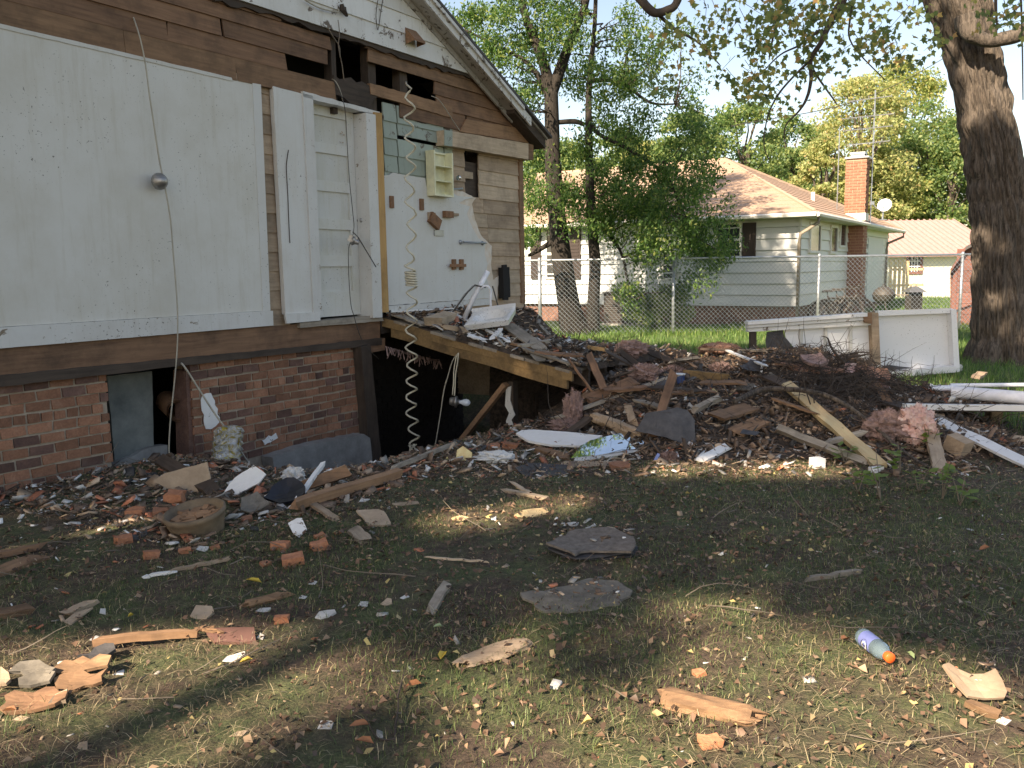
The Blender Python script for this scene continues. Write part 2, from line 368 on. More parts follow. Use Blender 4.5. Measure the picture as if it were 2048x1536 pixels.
mb = MB(); a, b = W(929, 340).x, W(957, 340).x; mb.bx(a - .02, b + .02, .2, .22, zw0 - .04, zw1 + .04); M_('dark_opening', mb, MT['black'], house)  # black sheet paints the dark depth behind the opening
fpoly('loose_block', [(929, 342), (946, 345), (946, 358), (929, 356)], .01, .06, MT['tanp'])
# --- white gable siding
fpoly('ragged_felt', [(430, -14), (560, 18), (700, 66), (850, 116), (945, 150), (945, 158), (845, 130), (700, 82), (560, 34), (430, 2)], -.05, -.01, MT['dark'], rough=.02)
vb = W(826, 74, -.1)
vent = MB(); vent.add([(vb.x - .1, -.07, vb.z + .09), (vb.x + .1, -.07, vb.z + .09), (vb.x - .1, -.2, vb.z - .07), (vb.x + .1, -.2, vb.z - .07), (vb.x - .1, -.07, vb.z - .09), (vb.x + .1, -.07, vb.z - .09), (vb.x - .1, -.2, vb.z - .05), (vb.x + .1, -.2, vb.z - .05)],
    [(0, 1, 7, 6), (6, 7, 3, 2), (0, 6, 2, 4), (1, 5, 3, 7)])
M_('vent_hood', vent, MT['brown'], house)
# --- rake, soffit and roof
OV = -.27
fa, fb = W(849, 0, OV), W(1063, 251, OV); ta, tb = W(872, 0, OV), W(1099, 274, OV)
sl = (fb.z - fa.z) / (fb.x - fa.x); sl2 = (tb.z - ta.z) / (tb.x - ta.x); print('roof slopes', sl, sl2, 'tip u', tb.x)
sl = (sl + sl2) / 2; uT = tb.x; zT = tb.z; uRg = uT - 6.2
def rz(u, off=0.0): return zT + sl * (u - uT) + off
hb = (W(849, 0, OV).z - rz(W(849, 0, OV).x)) ; print('fascia drop', hb)
def rakebar(name, u0, u1, y0, y1, o0, o1, mat, parent=house):
    vv = []
    for u, lo, hi in ((u0, o0, o1), (u1, o0, o1)):
        vv += [(u, y0, rz(u, lo)), (u, y1, rz(u, lo)), (u, y1, rz(u, hi)), (u, y0, rz(u, hi))]
    mb = MB().add(vv, [(0, 1, 2, 3), (7, 6, 5, 4), (0, 4, 5, 1), (1, 5, 6, 2), (2, 6, 7, 3), (3, 7, 4, 0)])
    return M_(name, mb, MT[mat], parent)
zg = zGB
def ru(z, m): return min(uR, uT + (z - zT) / sl - m)
while zg < zGB + 3.2:
    b0, b1, z0, z1 = ru(zg, .10), ru(zg + .215, .10), zg - .02, zg + .215
    vv = [(uL, -.071, z0), (b0, -.071, z0), (b0, -.045, z0), (uL, -.045, z0), (uL, -.053, z1), (b1, -.053, z1), (b1, -.041, z1), (uL, -.041, z1)]
    M_('gable_clapboard', MB().add(vv, [(3, 2, 1, 0), (4, 5, 6, 7), (0, 1, 5, 4), (1, 2, 6, 5), (2, 3, 7, 6), (3, 0, 4, 7)]), MT['clap'], house); zg += .215
uF = W(1063, 251, OV).x
rakebar('roof_deck', uRg, uT, OV + .03, HD + .2, -.035, -.008, 'soffit')
rakebar('roof_covering', uRg, uT + .03, OV - .03, HD + .22, -.007, .03, 'shingle')
rakebar('fascia_board', uRg, uF, OV, OV + .028, hb, -.03, 'fascia')
rakebar('fascia_board', uRg, W(1046, 208, OV).x, OV - .03, OV - .001, hb * .45, -.02, 'fascia')
rakebar('soffit_board', uRg, W(1021, 233, -.05).x + .12, OV + .03, -.06, hb * .86, hb * .8, 'soffit')
rakebar('frieze_board', uRg, W(1021, 233, -.05).x, -.085, -.06, hb * 1.35, hb * .9, 'soffit')
rakebar('eave_return', uF - .35, uT - .03, OV + .05, .5, hb * 1.2, -.04, 'dark')
vv = [(uRg, OV, rz(uRg)), (uRg, HD + .2, rz(uRg)), (uRg - 7, HD + .2, rz(uRg) + 7 * sl), (uRg - 7, OV, rz(uRg) + 7 * sl)]
mb = MB().add(vv + [(a, b, c + .04) for a, b, c in vv], [(3, 2, 1, 0), (4, 5, 6, 7), (0, 1, 5, 4), (1, 2, 6, 5), (2, 3, 7, 6), (3, 0, 4, 7)])
M_('far_roof_slope', mb, MT['shingle'], house)
# --- white inner wall panels, door, stud
pan = fpoly('wall_panel', [(-420, -52), (0, 49), (463, 159), (522, 170), (541, 621), (0, 654), (-420, 690)], -.03, .0, MT['wall'])
fpoly('top_trim', [(-420, -62), (0, 47), (463, 155), (466, 162), (0, 56), (-420, -50)], -.038, -.0302, MT['wall'], rough=.002)
fpoly('edge_trim', [(505, 166), (522, 169), (541, 621), (526, 622)], -.036, -.0302, MT['wallb'])
fpoly('baseboard', [(-420, 688), (0, 655), (541, 621.5), (546, 621.5), (547, 651), (0, 697), (-420, 738)], -.05, -.001, MT['trim'], rough=.001)
fpoly('torn_edge', [(-420, -66), (200, 84), (540, 160), (540, 172), (460, 158), (200, 96), (-420, -52)], -.028, -.001, MT['tan'], rough=.012)
fpoly('wall_panel', [(546, 172), (606, 188), (628, 626), (571, 629)], -.05, .0, MT['wallb'], rough=.002)
fpoly('baseboard', [(570, 628), (640, 624), (641, 641), (574, 647)], -.075, -.0505, MT['trim'])
DY = .08
fpoly('door_casing', [(606, 186), (626, 192), (645, 634), (628, 640)], -.066, DY, MT['trim'])
fpoly('door_header', [(606, 182), (760, 224), (760, 231), (626, 199), (606, 193)], -.066, DY, MT['trim'], rough=.004)
# right jamb: deep reveal
ja, jb = W(713, 400, DY), W(748, 400, -.10); jc = W(757, 400, -.10)
mb = MB(); mb.bx(ja.x, max(jc.x, ja.x + .05), -.10, DY + .05, zF - .0, W(735, 226, -.1).z)
M_('door_jamb', mb, MT['trim'], house)
print('jamb', ja.x, jb.x, jc.x)
# door
d0, d1 = W(612, 400, DY).x, ja.x - .004; dzb, dzt = W(646, 634, DY).z, W(660, 207, DY).z
door = MB().bx(d0, d1, DY + .022, DY + .045, dzb, dzt)
dr = M_('door', door, MT['door'], house)
zs = [W(650 + 0, y, DY).z for y in (207, 232, 286, 306, 361, 382, 437, 458, 511, 533, 584, 634)]
fr = MB(); st_w = .085
dl = W(620, 400, DY).x - .06
fr.bx(dl, dl + st_w + .05, DY, DY + .021, dzb, dzt); fr.bx(d1 - st_w - .02, d1, DY, DY + .021, dzb, dzt)
for i in range(0, 12, 2): fr.bx(dl + st_w + .051, d1 - st_w - .021, DY, DY + .021, zs[i + 1], zs[i])
M_('rail_frame', fr, MT['door'], dr)
kp = W(716, 441, DY)
kn = MB().lathe([(.001, 0), (.02, .0), (.012, .012), (.011, .035), (.026, .045), (.029, .06), (.018, .072), (.001, .074)], 14, Matrix.Translation((kp.x, DY, kp.z)) @ Matrix.Rotation(R(90), 4, 'X'))
M_('door_knob', kn, MT['metal'], dr, True)
sm = MB()
for i in range(9):
    q = W(684 + rnd.uniform(-5, 5), 268 + (i % 2) * 16 + rnd.uniform(-4, 4), DY); sm.box((q.x, DY - .002, q.z), (rnd.uniform(.008, .03), .003, .006), Matrix.Rotation(rnd.uniform(-.6, .6), 3, 'Y'))
tag(M_('old_number_glue', sm, MT['tan'], dr), kind='stuff')
fpoly('door_sill', [(600, 646), (762, 630), (768, 642), (600, 656)], -.06, .2, MT['greyw'], rough=.004)
fpoly('wall_stud', [(749, 224), (764, 226), (778, 624), (762, 625)], -.09, .0, MT['orange'], rough=.002)
# right hand plaster with its torn edge
pl = [(768, 351), (778, 350), (786, 345), (800, 348), (822, 352), (850, 356), (856, 388), (888, 388), (896, 372), (906, 385), (914, 391), (948, 395), (930, 399), (918, 406), (940, 413), (934, 428), (940, 444), (948, 461), (957, 477), (971, 486), (969, 507), (975, 527), (973, 549), (981, 596), (777, 611)]
fpoly('wall_panel', pl, -.03, .0, MT['wallb'], rough=.004, seg=.05)
fpoly('gypsum_edge', [(900, 374), (952, 396), (944, 408), (950, 440), (962, 470), (984, 492), (982, 530), (986, 560), (998, 552), (994, 600), (950, 604), (900, 500)], -.018, .0, MT['core'], rough=.012, seg=.05)
fpoly('baseboard', [(777, 612), (980, 597), (984, 609), (778, 628)], -.045, -.001, MT['trim'], rough=.001)
# fittings on the plaster
cx0, cx1 = W(853, 350, -.03).x, W(891, 350, -.03).x; cz0, cz1 = W(856, 392, -.03).z, W(856, 302, -.03).z
cab = MB(); f = .022
cab.bx(cx0, cx0 + f, -.15, -.025, cz0, cz1); cab.bx(cx1 - f, cx1, -.15, -.025, cz0, cz1); cab.bx(cx0 + f, cx1 - f, -.15, -.025, cz0, cz0 + f); cab.bx(cx0 + f, cx1 - f, -.06, .06, cz1 - f, cz1); cab.bx(cx0 + f, cx1 - f, -.035, -.0255, cz0 + f, cz1 - f)
cb = M_('medicine_cabinet', cab, MT['cream'], house)
for t in (.33, .66):
    s_ = MB().bx(cx0 + f, cx1 - f, -.14, -.036, cz0 + (cz1 - cz0) * t, cz0 + (cz1 - cz0) * t + .012); M_('shelf', s_, MT['cream'], cb)
def wbox(name, x, y, wpx, hpx, d, mat, y0=-.0305, tilt=0, parent=house):
    c = W(x, y, y0); c2 = W(x + wpx, y, y0); ww = (c2.x - c.x); hh = abs(W(x, y + hpx, y0).z - c.z)
    mb = MB().box((0, -d / 2, 0), (ww, d, hh), Matrix.Rotation(tilt, 3, 'Y')); o = M_(name, mb, MT[mat], parent); o.location = (c.x, y0, c.z); return o
wbox('hinge_plate', 782, 404, 7, 24, .02, 'rust'); wbox('hinge_plate', 842, 409, 7, 23, .02, 'rust')
wbox('soap_dish', 866, 442, 20, 22, .05, 'rust', tilt=.5); wbox('soap_dish_back', 862, 432, 14, 14, .02, 'tan')
wbox('tumbler_holder', 893, 429, 16, 13, .05, 'rust'); wbox('tumbler_arm', 906, 429, 16, 5, .03, 'tan'); wbox('patch_plate', 877, 466, 18, 12, .012, 'metal')
wbox('bracket', 906, 529, 6, 21, .03, 'rust'); wbox('bracket', 921, 529, 6, 21, .03, 'rust'); wbox('bracket_bar', 915, 531, 30, 6, .02, 'rust', y0=-.055)
ta_, tb_ = W(928, 484, -.09), W(972, 486, -.09)
tb2 = MB().tube([(ta_.x, -.09, ta_.z), (tb_.x, -.09, tb_.z)], .012, 8); tb2.lathe([(.001, 0), (.03, 0), (.03, .01), (.012, .02), (.012, .06)], 12, Matrix.Translation((ta_.x, -.031, ta_.z)) @ Matrix.Rotation(R(90), 4, 'X'))
tb2.lathe([(.001, 0), (.028, 0), (.028, .01), (.012, .02), (.012, .06)], 12, Matrix.Translation((tb_.x, -.031, tb_.z)) @ Matrix.Rotation(R(90), 4, 'X'))
M_('towel_bar', tb2, MT['galv'], house, True)
q = W(921, 356, -.1); sh = MB().tube([(q.x + .12, .0, q.z + .0), (q.x + .04, -.08, q.z), (q.x, -.1, q.z)], .009, 8); sh.lathe([(.008, 0), (.03, .03), (.032, .045), (.001, .045)], 12, Matrix.Translation((q.x, -.1, q.z)) @ Matrix.Rotation(R(-90), 4, 'Y'))
M_('shower_head', sh, MT['chrome'], house, True)
q0, q1 = W(902, 379, -.03), W(925, 377, -.03); M_('threaded_pipe', MB().tube([(q0.x, -.03, q0.z), (q1.x, -.03, q1.z)], .012, 8), MT['galv'], house)
# black pipe chase on the right
fpoly('pipe_chase', [(1003, 535), (1019, 534), (1021, 594), (1004, 597)], -.07, -.02, MT['black'], rough=.006)
fpoly('drain_pipe', [(1006, 530), (1014, 529), (1017, 600), (1008, 600)], -.10, -.071, MT['black'])
# --- sill beams
fpoly('rim_joist', [(-420, 738), (0, 697), (546, 652), (760, 636), (760, 678), (546, 703), (0, 753), (-420, 796)], -.02, .12, MT['brown'], rough=.002)
fpoly('sill_plate', [(-420, 796), (0, 751), (560, 698), (764, 676), (764, 690), (560, 709), (0, 774), (-420, 822)], -.06, .12, MT['dark'], rough=.003)
fpoly('rim_joist', [(762, 634), (1050, 604), (1050, 626), (762, 668)], .0, .12, MT['dark'], rough=.002)
# --- brick foundation
fnd = M_('foundation_wall', MB().bx(uL, W(219, 850).x, .014, .22, -.25, W(0, 766).z).bx(W(388, 800).x, W(719, 800).x, .014, .22, -1.0, W(500, 712).z), MT['mortar'], house)
BP, BW, BH = .083, .183, .066
bm_full = []
for k in range(8):
    mb = MB(); mb.box((0, .05, 0), (BW, .1, BH)); mb.v = [(x + rnd.uniform(-.005, .005), y + (rnd.uniform(-.006, .006) if y < .05 else 0), z + rnd.uniform(-.005, .005)) for x, y, z in mb.v]
    bm_full.append([mb.mesh('brick', MT[b]) for b in ('b1', 'b2', 'b3')])
def brick_run(u0, u1, z0, z1, par, sag=.0):
    nb = 0; r = 0; z = z1 - BH / 2 - .004
    while z > z0:
        u = u0 + (0 if r % 2 else -BW * .5); hd = (r % 6 == 3)
        while u < u1:
            L = BW if not hd else BW * .48
            a, b = max(u, u0), min(u + L, u1)
            if b - a > .045:
                k = rnd.random(); k = 0 if k < .62 else (1 if k < .9 else 2)
                if k == 2: k = 0
                o = link('brick', rnd.choice(bm_full)[k], par); o.location = ((a + b) / 2, rnd.uniform(-.004, .006) + .002, z + rnd.uniform(-.003, .003)); o.scale = ((b - a) / BW, 1, 1); o.rotation_euler = (0, rnd.uniform(-.02, .02), 0); nb += 1
            u += L + .015
        z -= BP; r += 1
    return nb
n1 = brick_run(W(-30, 850).x, W(221, 850).x, -.05, W(100, 757).z, fnd); n2 = brick_run(W(386, 830).x, W(720, 830).x, W(600, 900).z, W(500, 712).z, fnd)
fb2 = MB(); r = 0; z = W(100, 757).z - BH / 2 - .004
while z > -.05:
    u = uL + (.1 if r % 2 else 0)
    while u < W(-30, 850).x - .03: fb2.box((min(u + BW / 2, W(-30, 850).x - .1), .05 + rnd.uniform(-.004, .004), z), (BW, .1, BH)); u += BW + .015
    z -= BP; r += 1
tag(M_('further_bricks', fb2, MT['b1'], fnd), kind='stuff')
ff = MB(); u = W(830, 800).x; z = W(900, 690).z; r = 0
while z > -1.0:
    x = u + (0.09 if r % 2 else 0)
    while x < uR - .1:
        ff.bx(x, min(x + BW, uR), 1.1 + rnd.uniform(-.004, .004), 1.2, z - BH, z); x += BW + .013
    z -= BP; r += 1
tag(M_('cellar_brickwork', ff, MT['bshade'], house), kind='stuff')
M_('room_foundation', MB().bx(uR - .14, uR, -2.3, -.03, -1.1, .34), MT['bshade'], house)
M_('cellar_wall', MB().bx(W(790, 800).x, uR, 1.112, 1.3, -1.1, W(900, 680).z), MT['bshade'], house)
M_('unlit_cellar_sheet', MB().bx(W(200, 800).x, uR, 1.7, 1.75, -1.1, zF - .3), MT['black'], house)  # black back and floor paint the unlit depth of the cellar
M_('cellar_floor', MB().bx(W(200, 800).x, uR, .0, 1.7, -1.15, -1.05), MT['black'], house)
fpoly('leaning_slab', [(214, 752), (304, 742), (308, 905), (232, 948)], .30, .36, MT['concd'], rough=.004)
fpoly('slab_foot', [(285, 900), (335, 890), (338, 925), (236, 952), (230, 930)], .24, .34, MT['concrete'], rough=.01)
fpoly('brick_return', [(372, 742), (389, 738), (421, 940), (380, 940)], .02, .2, MT['b2'], rough=.006)
fpoly('whitewash_patch', [(405, 790), (422, 786), (440, 835), (432, 852), (412, 858), (404, 822)], -.009, -.004, MT['white'], rough=.02, seg=.04)
fpoly('whitewash_patch', [(524, 880), (552, 866), (556, 876), (530, 890)], -.009, -.004, MT['white'], rough=.012, seg=.03)
fpoly('concrete_footing', [(545, 915), (610, 893), (728, 868), (740, 876), (752, 985), (700, 1010), (560, 1010)], -.16, .0, MT['concrete'], rough=.008)
fpoly('cellar_post', [(722, 694), (741, 688), (766, 945), (742, 950)], -.12, .0, MT['darkz'], rough=.003)
fpoly('cellar_lintel', [(735, 684), (770, 676), (770, 700), (735, 707)], -.05, .1, MT['brown'])
q0, q1 = W(356, 822, .12), W(334, 802, .5)
M_('clay_flue', MB().tube([q0, q1], .10, 16, False).tube([q0, q1], .085, 16, False), MT['rust'], house, True)
# ================================================================== GROUND, PIT, FALLEN FLOOR, RUBBLE MOUND
cW, sW = WU.x, WU.y
def loc(x, y):                                              # world -> (u along the house front, d out from it)
    return (x - W0.x) * WU.x + (y - W0.y) * WU.y, -((x - W0.x) * WY.x + (y - W0.y) * WY.y)
def unloc(u, d): return W0.x + WU.x * u - WY.x * d, W0.y + WU.y * u - WY.y * d
uP0, uP1 = W(310, 940).x, W(600, 940).x
uD0, uD1 = W(764, 640).x, uR
def Hg(x, y):
    x = np.asarray(x, float); y = np.asarray(y, float); u, d = loc(x, y)
    h = .10 * (fbm(x * .35 + 5, y * .35, 3) - .45) * smst(1, 3, np.hypot(x, y)) + .035 * (fbm(x * 1.7, y * 1.7, 3) - .45)
    h = h + .03 * smst(1.2, 0, d) * smst(-1, 1, u) * (1 - smst(uP0 - .3, uP0 + .3, u)) * (d > -.3)      # spoil heaped along the brick
    pit = smst(uP0, uP1, u) * (1 - smst(.75, 1.95, d)) * (1 - smst(7.2, 8.6, u))
    h = h - 1.0 * pit
    ins = smst(.25, -.25, d + .0) * (u < uR + .1) * (d > -9) * (u > uL)
    return h - ins * 1.2 * (1 - pit)
def mound(x, y):
    x = np.asarray(x, float); y = np.asarray(y, float)
    n = fbm(x * 1.3 + 3, y * 1.3 + 9, 4)
    fx = smst(.15, 1.15, x + .35 * (n - .5)) * (1 - smst(3.75, 4.75, x + .8 * (n - .5)))
    foot = 7.15 + .25 * np.sin(x * 2.1) + .10 * x
    fy = smst(foot - .35, foot + 1.7, y + .8 * (n - .5)) * (1 - smst(10.3, 11.6, y - .12 * x))
    low = .16 * smst(.4, 1.5, x) * (1 - smst(4.2, 6.0, x)) * smst(6.6, 7.4, y) * (1 - smst(10.8, 12, y))
    ridge = .04 * np.exp(-((x - 3.35) / .75) ** 2 - ((y - 9.2) / .8) ** 2)
    u, d = loc(x, y); und = .36 * smst(6.0, 6.8, u) * (1 - smst(7.7, 8.4, u)) * smst(-.7, -.1, d) * (1 - smst(.8, 1.5, d))
    ridge = ridge + und
    m = fx * fy * (.31 + .26 * (n - .45)) + low * fx + ridge
    return m + .16 * fx * fy * (fbm(x * 5, y * 5, 3) - .45)
def deckz(u, d):
    t = np.clip((np.asarray(u, float) - uD0) / (uD1 - uD0), 0, 1); d = np.asarray(d, float)
    zl = 1.035 - .205 * d; zr = np.maximum(.42, 1.0 - .85 * d)
    return zl + (zr - zl) * smst(.25, 1.0, t)
def debris(x, y):
    u, d = loc(x, y); n = fbm(u * 2.2 + 40, d * 2.2, 4)
    inside = (u > uD0 + .02) & (u < uD1 + .05) & (d > .03) & (d < 2.45)
    e = smst(uD0, uD0 + .5, u) * smst(0, .2, d)
    return np.where(inside, deckz(u, d) + .02 + e * (.16 * (n - .32)).clip(0) + .03 * fbm(u * 9, d * 9, 2), -9)
def Zs(x, y):
    h = Hg(x, y); m = mound(x, y); return np.maximum(np.where(m > .012, h.clip(-.05) + m, h), debris(x, y))
def S(px, py, lift=0.0, t0=2.0, t1=40.0):
    """where the line of sight through a photo pixel meets the ground, the mound or the fallen floor"""
    d = ray(px, py); t = np.arange(t0, t1, .02); x = d.x * t; y = d.y * t; z = CAMH + d.z * t
    k = np.argmax(z <= Zs(x, y)); 
    return Vector((float(x[k]), float(y[k]), float(Zs(x[k:k + 1], y[k:k + 1])[0]) + lift))
def axis(lo, hi, step, far_lo, far_hi):
    a = [lo]; s = step
    while a[-1] > far_lo: s *= 1.28; a.append(a[-1] - s)
    b = list(np.arange(lo + step, hi, step)); s = step
    b.append(hi)
    while b[-1] < far_hi: s *= 1.28; b.append(b[-1] + s)
    return np.array(a[::-1] + b)
def grid_mesh(name, xs, ys, zf, mat, smooth=True, keep=None):
    X, Y = np.meshgrid(xs, ys); Z = zf(X, Y); nx, ny = len(xs), len(ys)
    V = np.stack([X.ravel(), Y.ravel(), Z.ravel()], 1)
    i = np.arange(nx - 1)[None, :] + np.arange(ny - 1)[:, None] * nx
    F = np.stack([i, i + 1, i + 1 + nx, i + nx], -1).reshape(-1, 4)
    if keep is not None: F = F[keep(V[F].mean(1))]
    return arr_mesh(name, V, F, mat, smooth=smooth)
def ground_mat():
    m, n, p = new_mat('trampled_yard'); v = coords(n, (1, 1, 1), rand=False)
    a = noise(n, v, .55, 6, .65); b_ = noise(n, v, 14, 8, .75); c_ = noise(n, v, 90, 4, .7); d_ = noise(n, v, 2.2, 6, .7)
    soil = ramp(n, b_, [(.30, (.030, .021, .015)), (.5, (.072, .050, .036)), (.68, (.13, .094, .066)), (.8, (.22, .17, .12))])
    turf = ramp(n, b_, [(.3, (.028, .037, .016)), (.5, (.065, .080, .034)), (.72, (.14, .145, .065))])
    c1 = mix(n, ramp(n, d_, [(.42, (0, 0, 0)), (.60, (1, 1, 1))]), soil, turf)
    far = nd(n, "SeparateXYZ"); n.links.new(v, far.inputs[0]); mr = nd(n, "MapRange"); mr.inputs[1].default_value = 10.5; mr.inputs[2].default_value = 13.5; n.links.new(far.outputs[1], mr.inputs[0])
    lawn = ramp(n, b_, [(.3, (.035, .065, .017)), (.5, (.07, .12, .03)), (.75, (.13, .19, .055))])
    mx_ = nd(n, "MapRange"); mx_.inputs[1].default_value = 1.6; mx_.inputs[2].default_value = 2.8; n.links.new(far.outputs[0], mx_.inputs[0])
    my_ = nd(n, "MapRange"); my_.inputs[1].default_value = 13.2; my_.inputs[2].default_value = 14.2; n.links.new(far.outputs[1], my_.inputs[0])
    mm_ = nd(n, "Math", operation='MAXIMUM'); n.links.new(mx_.outputs[0], mm_.inputs[0]); n.links.new(my_.outputs[0], mm_.inputs[1])
    ml_ = nd(n, "Math", operation='MULTIPLY'); n.links.new(mm_.outputs[0], ml_.inputs[0]); n.links.new(mr.outputs[0], ml_.inputs[1])
    c2 = mix(n, ml_.outputs[0], c1, lawn); c3 = mix(n, .6, c2, ramp(n, c_, [(.35, (.5, .5, .5)), (.65, (2.0, 1.95, 1.9))]), 'MULTIPLY')
    n.links.new(c3, p.inputs['Base Color']); p.inputs['Roughness'].default_value = .95; bump(n, p, mix(n, .5, b_, c_), .8, .03); return m
MT['ground'] = ground_mat()
gx = axis(-6, 9, .06, -160, 160); gy = axis(1.6, 14, .06, -60, 260)
tag(link('ground', grid_mesh('ground', gx, gy, Hg, MT['ground'])), kind='structure')
MT['rubble'] = mottled('dark_rubble_soil', (.012, .009, .007), (.045, .032, .024), 16, .95, 1.0, .05, 0, c3=(.09, .066, .05))
def mz(x, y):
    h = Hg(x, y); m = mound(x, y); r = .05 * (fbm(x * 13, y * 13, 3) - .45)
    return np.where(m > .012, h.clip(-.05) + m + r, h - .08)
mxs, mys = np.arange(-.3, 6.2, .035), np.arange(6.4, 12.2, .035)
tag(link('rubble_mound', grid_mesh('rubble_mound', mxs, mys, mz, MT['rubble'], False, keep=lambda c: mound(c[:, 0], c[:, 1]) > .006)), 'dark mound of collapsed roof and floor rubble', 'rubble', kind='stuff')
# fallen floor: hinged at the wall, sloping down into the mound
deck = T('fallen_floor', 'collapsed wooden floor deck sloping down from the door sill into the rubble', 'floor')
deck.matrix_world = HM
def dpt(u, d, dz=0.0): return (u, -d, float(deckz(u, d)) + dz)
def strip(name, u0, u1, z0, z1, mat, d0=.0, d1=2.42, seg=8):
    mb = MB(); vv = []
    for i in range(seg + 1):
        d = d0 + (d1 - d0) * i / seg
        w_ = .006 * math.sin(i * 1.7)
        for u, dz in ((u0, z0), (u1, z0), (u1, z1), (u0, z1)): vv.append(dpt(u, d, dz + w_) if u != u0 or True else 0)
    ff = [(i * 4 + k, i * 4 + (k + 1) % 4, i * 4 + 4 + (k + 1) % 4, i * 4 + 4 + k) for i in range(seg) for k in range(4)] + [(0, 1, 2, 3), tuple(seg * 4 + k for k in (3, 2, 1, 0))]
    return M_(name, mb.add(vv, ff), MT[mat], deck)
strip('rim_board', uD0, uD0 + .04, -.105, -.01, 'gold', d1=2.44); strip('rim_board', uD0 + .006, uD0 + .045, -.20, -.107, 'gold', d0=.12, d1=2.38)
for i in range(1, 7): strip('joist', uD0 + .4 * i, uD0 + .4 * i + .045, -.22, -.03, 'dark')
db = 14
for i in range(db):
    a, b = 2.42 * i / db, 2.42 * (i + 1) / db - .006
    mb = MB(); vv = []; us = np.linspace(uD0 + rnd.uniform(-.03, .02), uD1 - rnd.uniform(0, .2), 7)
    for u in us:
        for d, dz in ((a, -.028), (b, -.028), (b, .0), (a, .0)): vv.append(dpt(u, d, dz))
    ff = [(k * 4 + j, k * 4 + (j + 1) % 4, k * 4 + 4 + (j + 1) % 4, k * 4 + 4 + j) for k in range(6) for j in range(4)] + [(0, 1, 2, 3), (27, 26, 25, 24)]
    M_('floor_board', mb.add(vv, ff), MT['greyw'] if i % 3 else MT['dark'], deck)
us_, ds_ = np.arange(uD0 + .01, uD1 + .06, .03), np.arange(.02, 2.5, .03)
U_, D_ = np.meshgrid(us_, ds_)
def dzf(U, Dd):
    x, y = unloc(U, Dd); return np.maximum(debris(x, y), deckz(U, Dd) - .02) + .03 * (fbm(U * 15, Dd * 15, 2) - .5) * smst(uD0, uD0 + .3, U)
def mk():
    X, Y = unloc(U_, D_); Z = dzf(U_, D_); V = np.stack([X.ravel(), Y.ravel(), Z.ravel()], 1); nx, ny = len(us_), len(ds_)
    i = np.arange(nx - 1)[None, :] + np.arange(ny - 1)[:, None] * nx
    F = np.stack([i, i + 1, i + 1 + nx, i + nx], -1).reshape(-1, 4)
    c = V[F].mean(1); n = fbm(c[:, 0] * 2.3 + 7, c[:, 1] * 2.3, 3); u, d = loc(c[:, 0], c[:, 1])
    F = F[(n > .36) | (u > uD0 + 1.6)]
    return arr_mesh('floor_debris', V, F, MT['rubble'])
tag(link('floor_debris', mk()), 'dark splintered debris lying over the fallen floor deck', 'debris', kind='stuff')
# ================================================================== NEIGHBOUR'S HOUSE
MT['nclap'] = paint('shade_blue_siding', (.345, .39, .425), (.22, .23, .23), .25, specks=.0, amt=.03)  # front siding, tinted blue grey for the shade lying on it
MT['nclap2'] = paint('lit_cream_siding', (.56, .56, .47), (.36, .34, .26), .25, amt=.03)  # same siding on the side wall, its warm light put in the colour
MT['roofbr'] = mottled('brown_asphalt_shingle', (.15, .10, .075), (.28, .20, .15), 40, .95, .5, .01, .12)
MT['nbrick'] = None
def brick_tex(name, c1, c2, mort, sx):
    m, n, p = new_mat(name); v = coords(n, (1, 1, 1), False, "Generated"); tc = nd(n, "TexCoord"); mp = nd(n, "Mapping"); n.links.new(tc.outputs['Object'], mp.inputs[0]); mp.inputs['Rotation'].default_value = (R(90), 0, 0)
    a = noise(n, tc.outputs['Object'], 5, 5, .6); c = ramp(n, a, [(.3, c1), (.7, c2)]); n.links.new(c, p.inputs['Base Color']); p.inputs['Roughness'].default_value = .9; return m
MT['nb'] = mottled('chimney_brick', (.16, .07, .046), (.27, .13, .088), 9, .9, .4, .004, .25)
MT['nmort'] = mottled('chimney_mortar', (.24, .15, .105), (.36, .25, .18), 9, .9)
MT['shut'] = plain('dark_brown_shutter', (.030, .020, .018), .6)
MT['glass'] = plain('dark_window_glass', (.035, .04, .045), .08)
MT['gutter'] = paint('white_gutter', (.62, .60, .54), (.25, .2, .14), .4)
MT['pipe'] = plain('brown_grey_downspout', (.22, .19, .15), .6)
NC = G(1594, 652); NC.z = 0
NM = Matrix.Translation(NC) @ Matrix.Rotation(math.pi / 2 - WAZ, 4, 'Z'); NMI = NM.inverted()
def NX(px, py, X):                                          # plane facing the camera (front), local X = const
    d = ray(px, py); p0 = NC + WU * X; t = (p0 - EYE).dot(WU) / d.dot(WU); return NMI @ (EYE + d * t)
def NY(px, py, Y):                                          # side plane, local Y = const
    d = ray(px, py); p0 = NC + WY * Y; t = (p0 - EYE).dot(WY) / d.dot(WY); return NMI @ (EYE + d * t)
nh = link('neighbour_house', None); nh.matrix_world = NM
tag(nh, 'single storey pale grey house with a brown hip roof and brick chimney behind the fence', 'house')
zb = NX(1500, 612.5, 0).z; ze = NX(1500, 436, 0).z + .02; zbr = NX(1594, 612, 0).z
LX = NY(1772, 560, 0).x; LY = 15.0
print('neighbour', zb, ze, LX, NX(1047, 500, 0).y)
nw = M_('house_wall', MB().bx(.03, LX, .03, LY, zb + .0, ze - .02), MT['nclap'], nh)
M_('foundation', MB().bx(.08, LX, .08, LY, -.3, zb - .002), MT['b2'], nh)
rows = 8; rh = (ze - zb) / rows
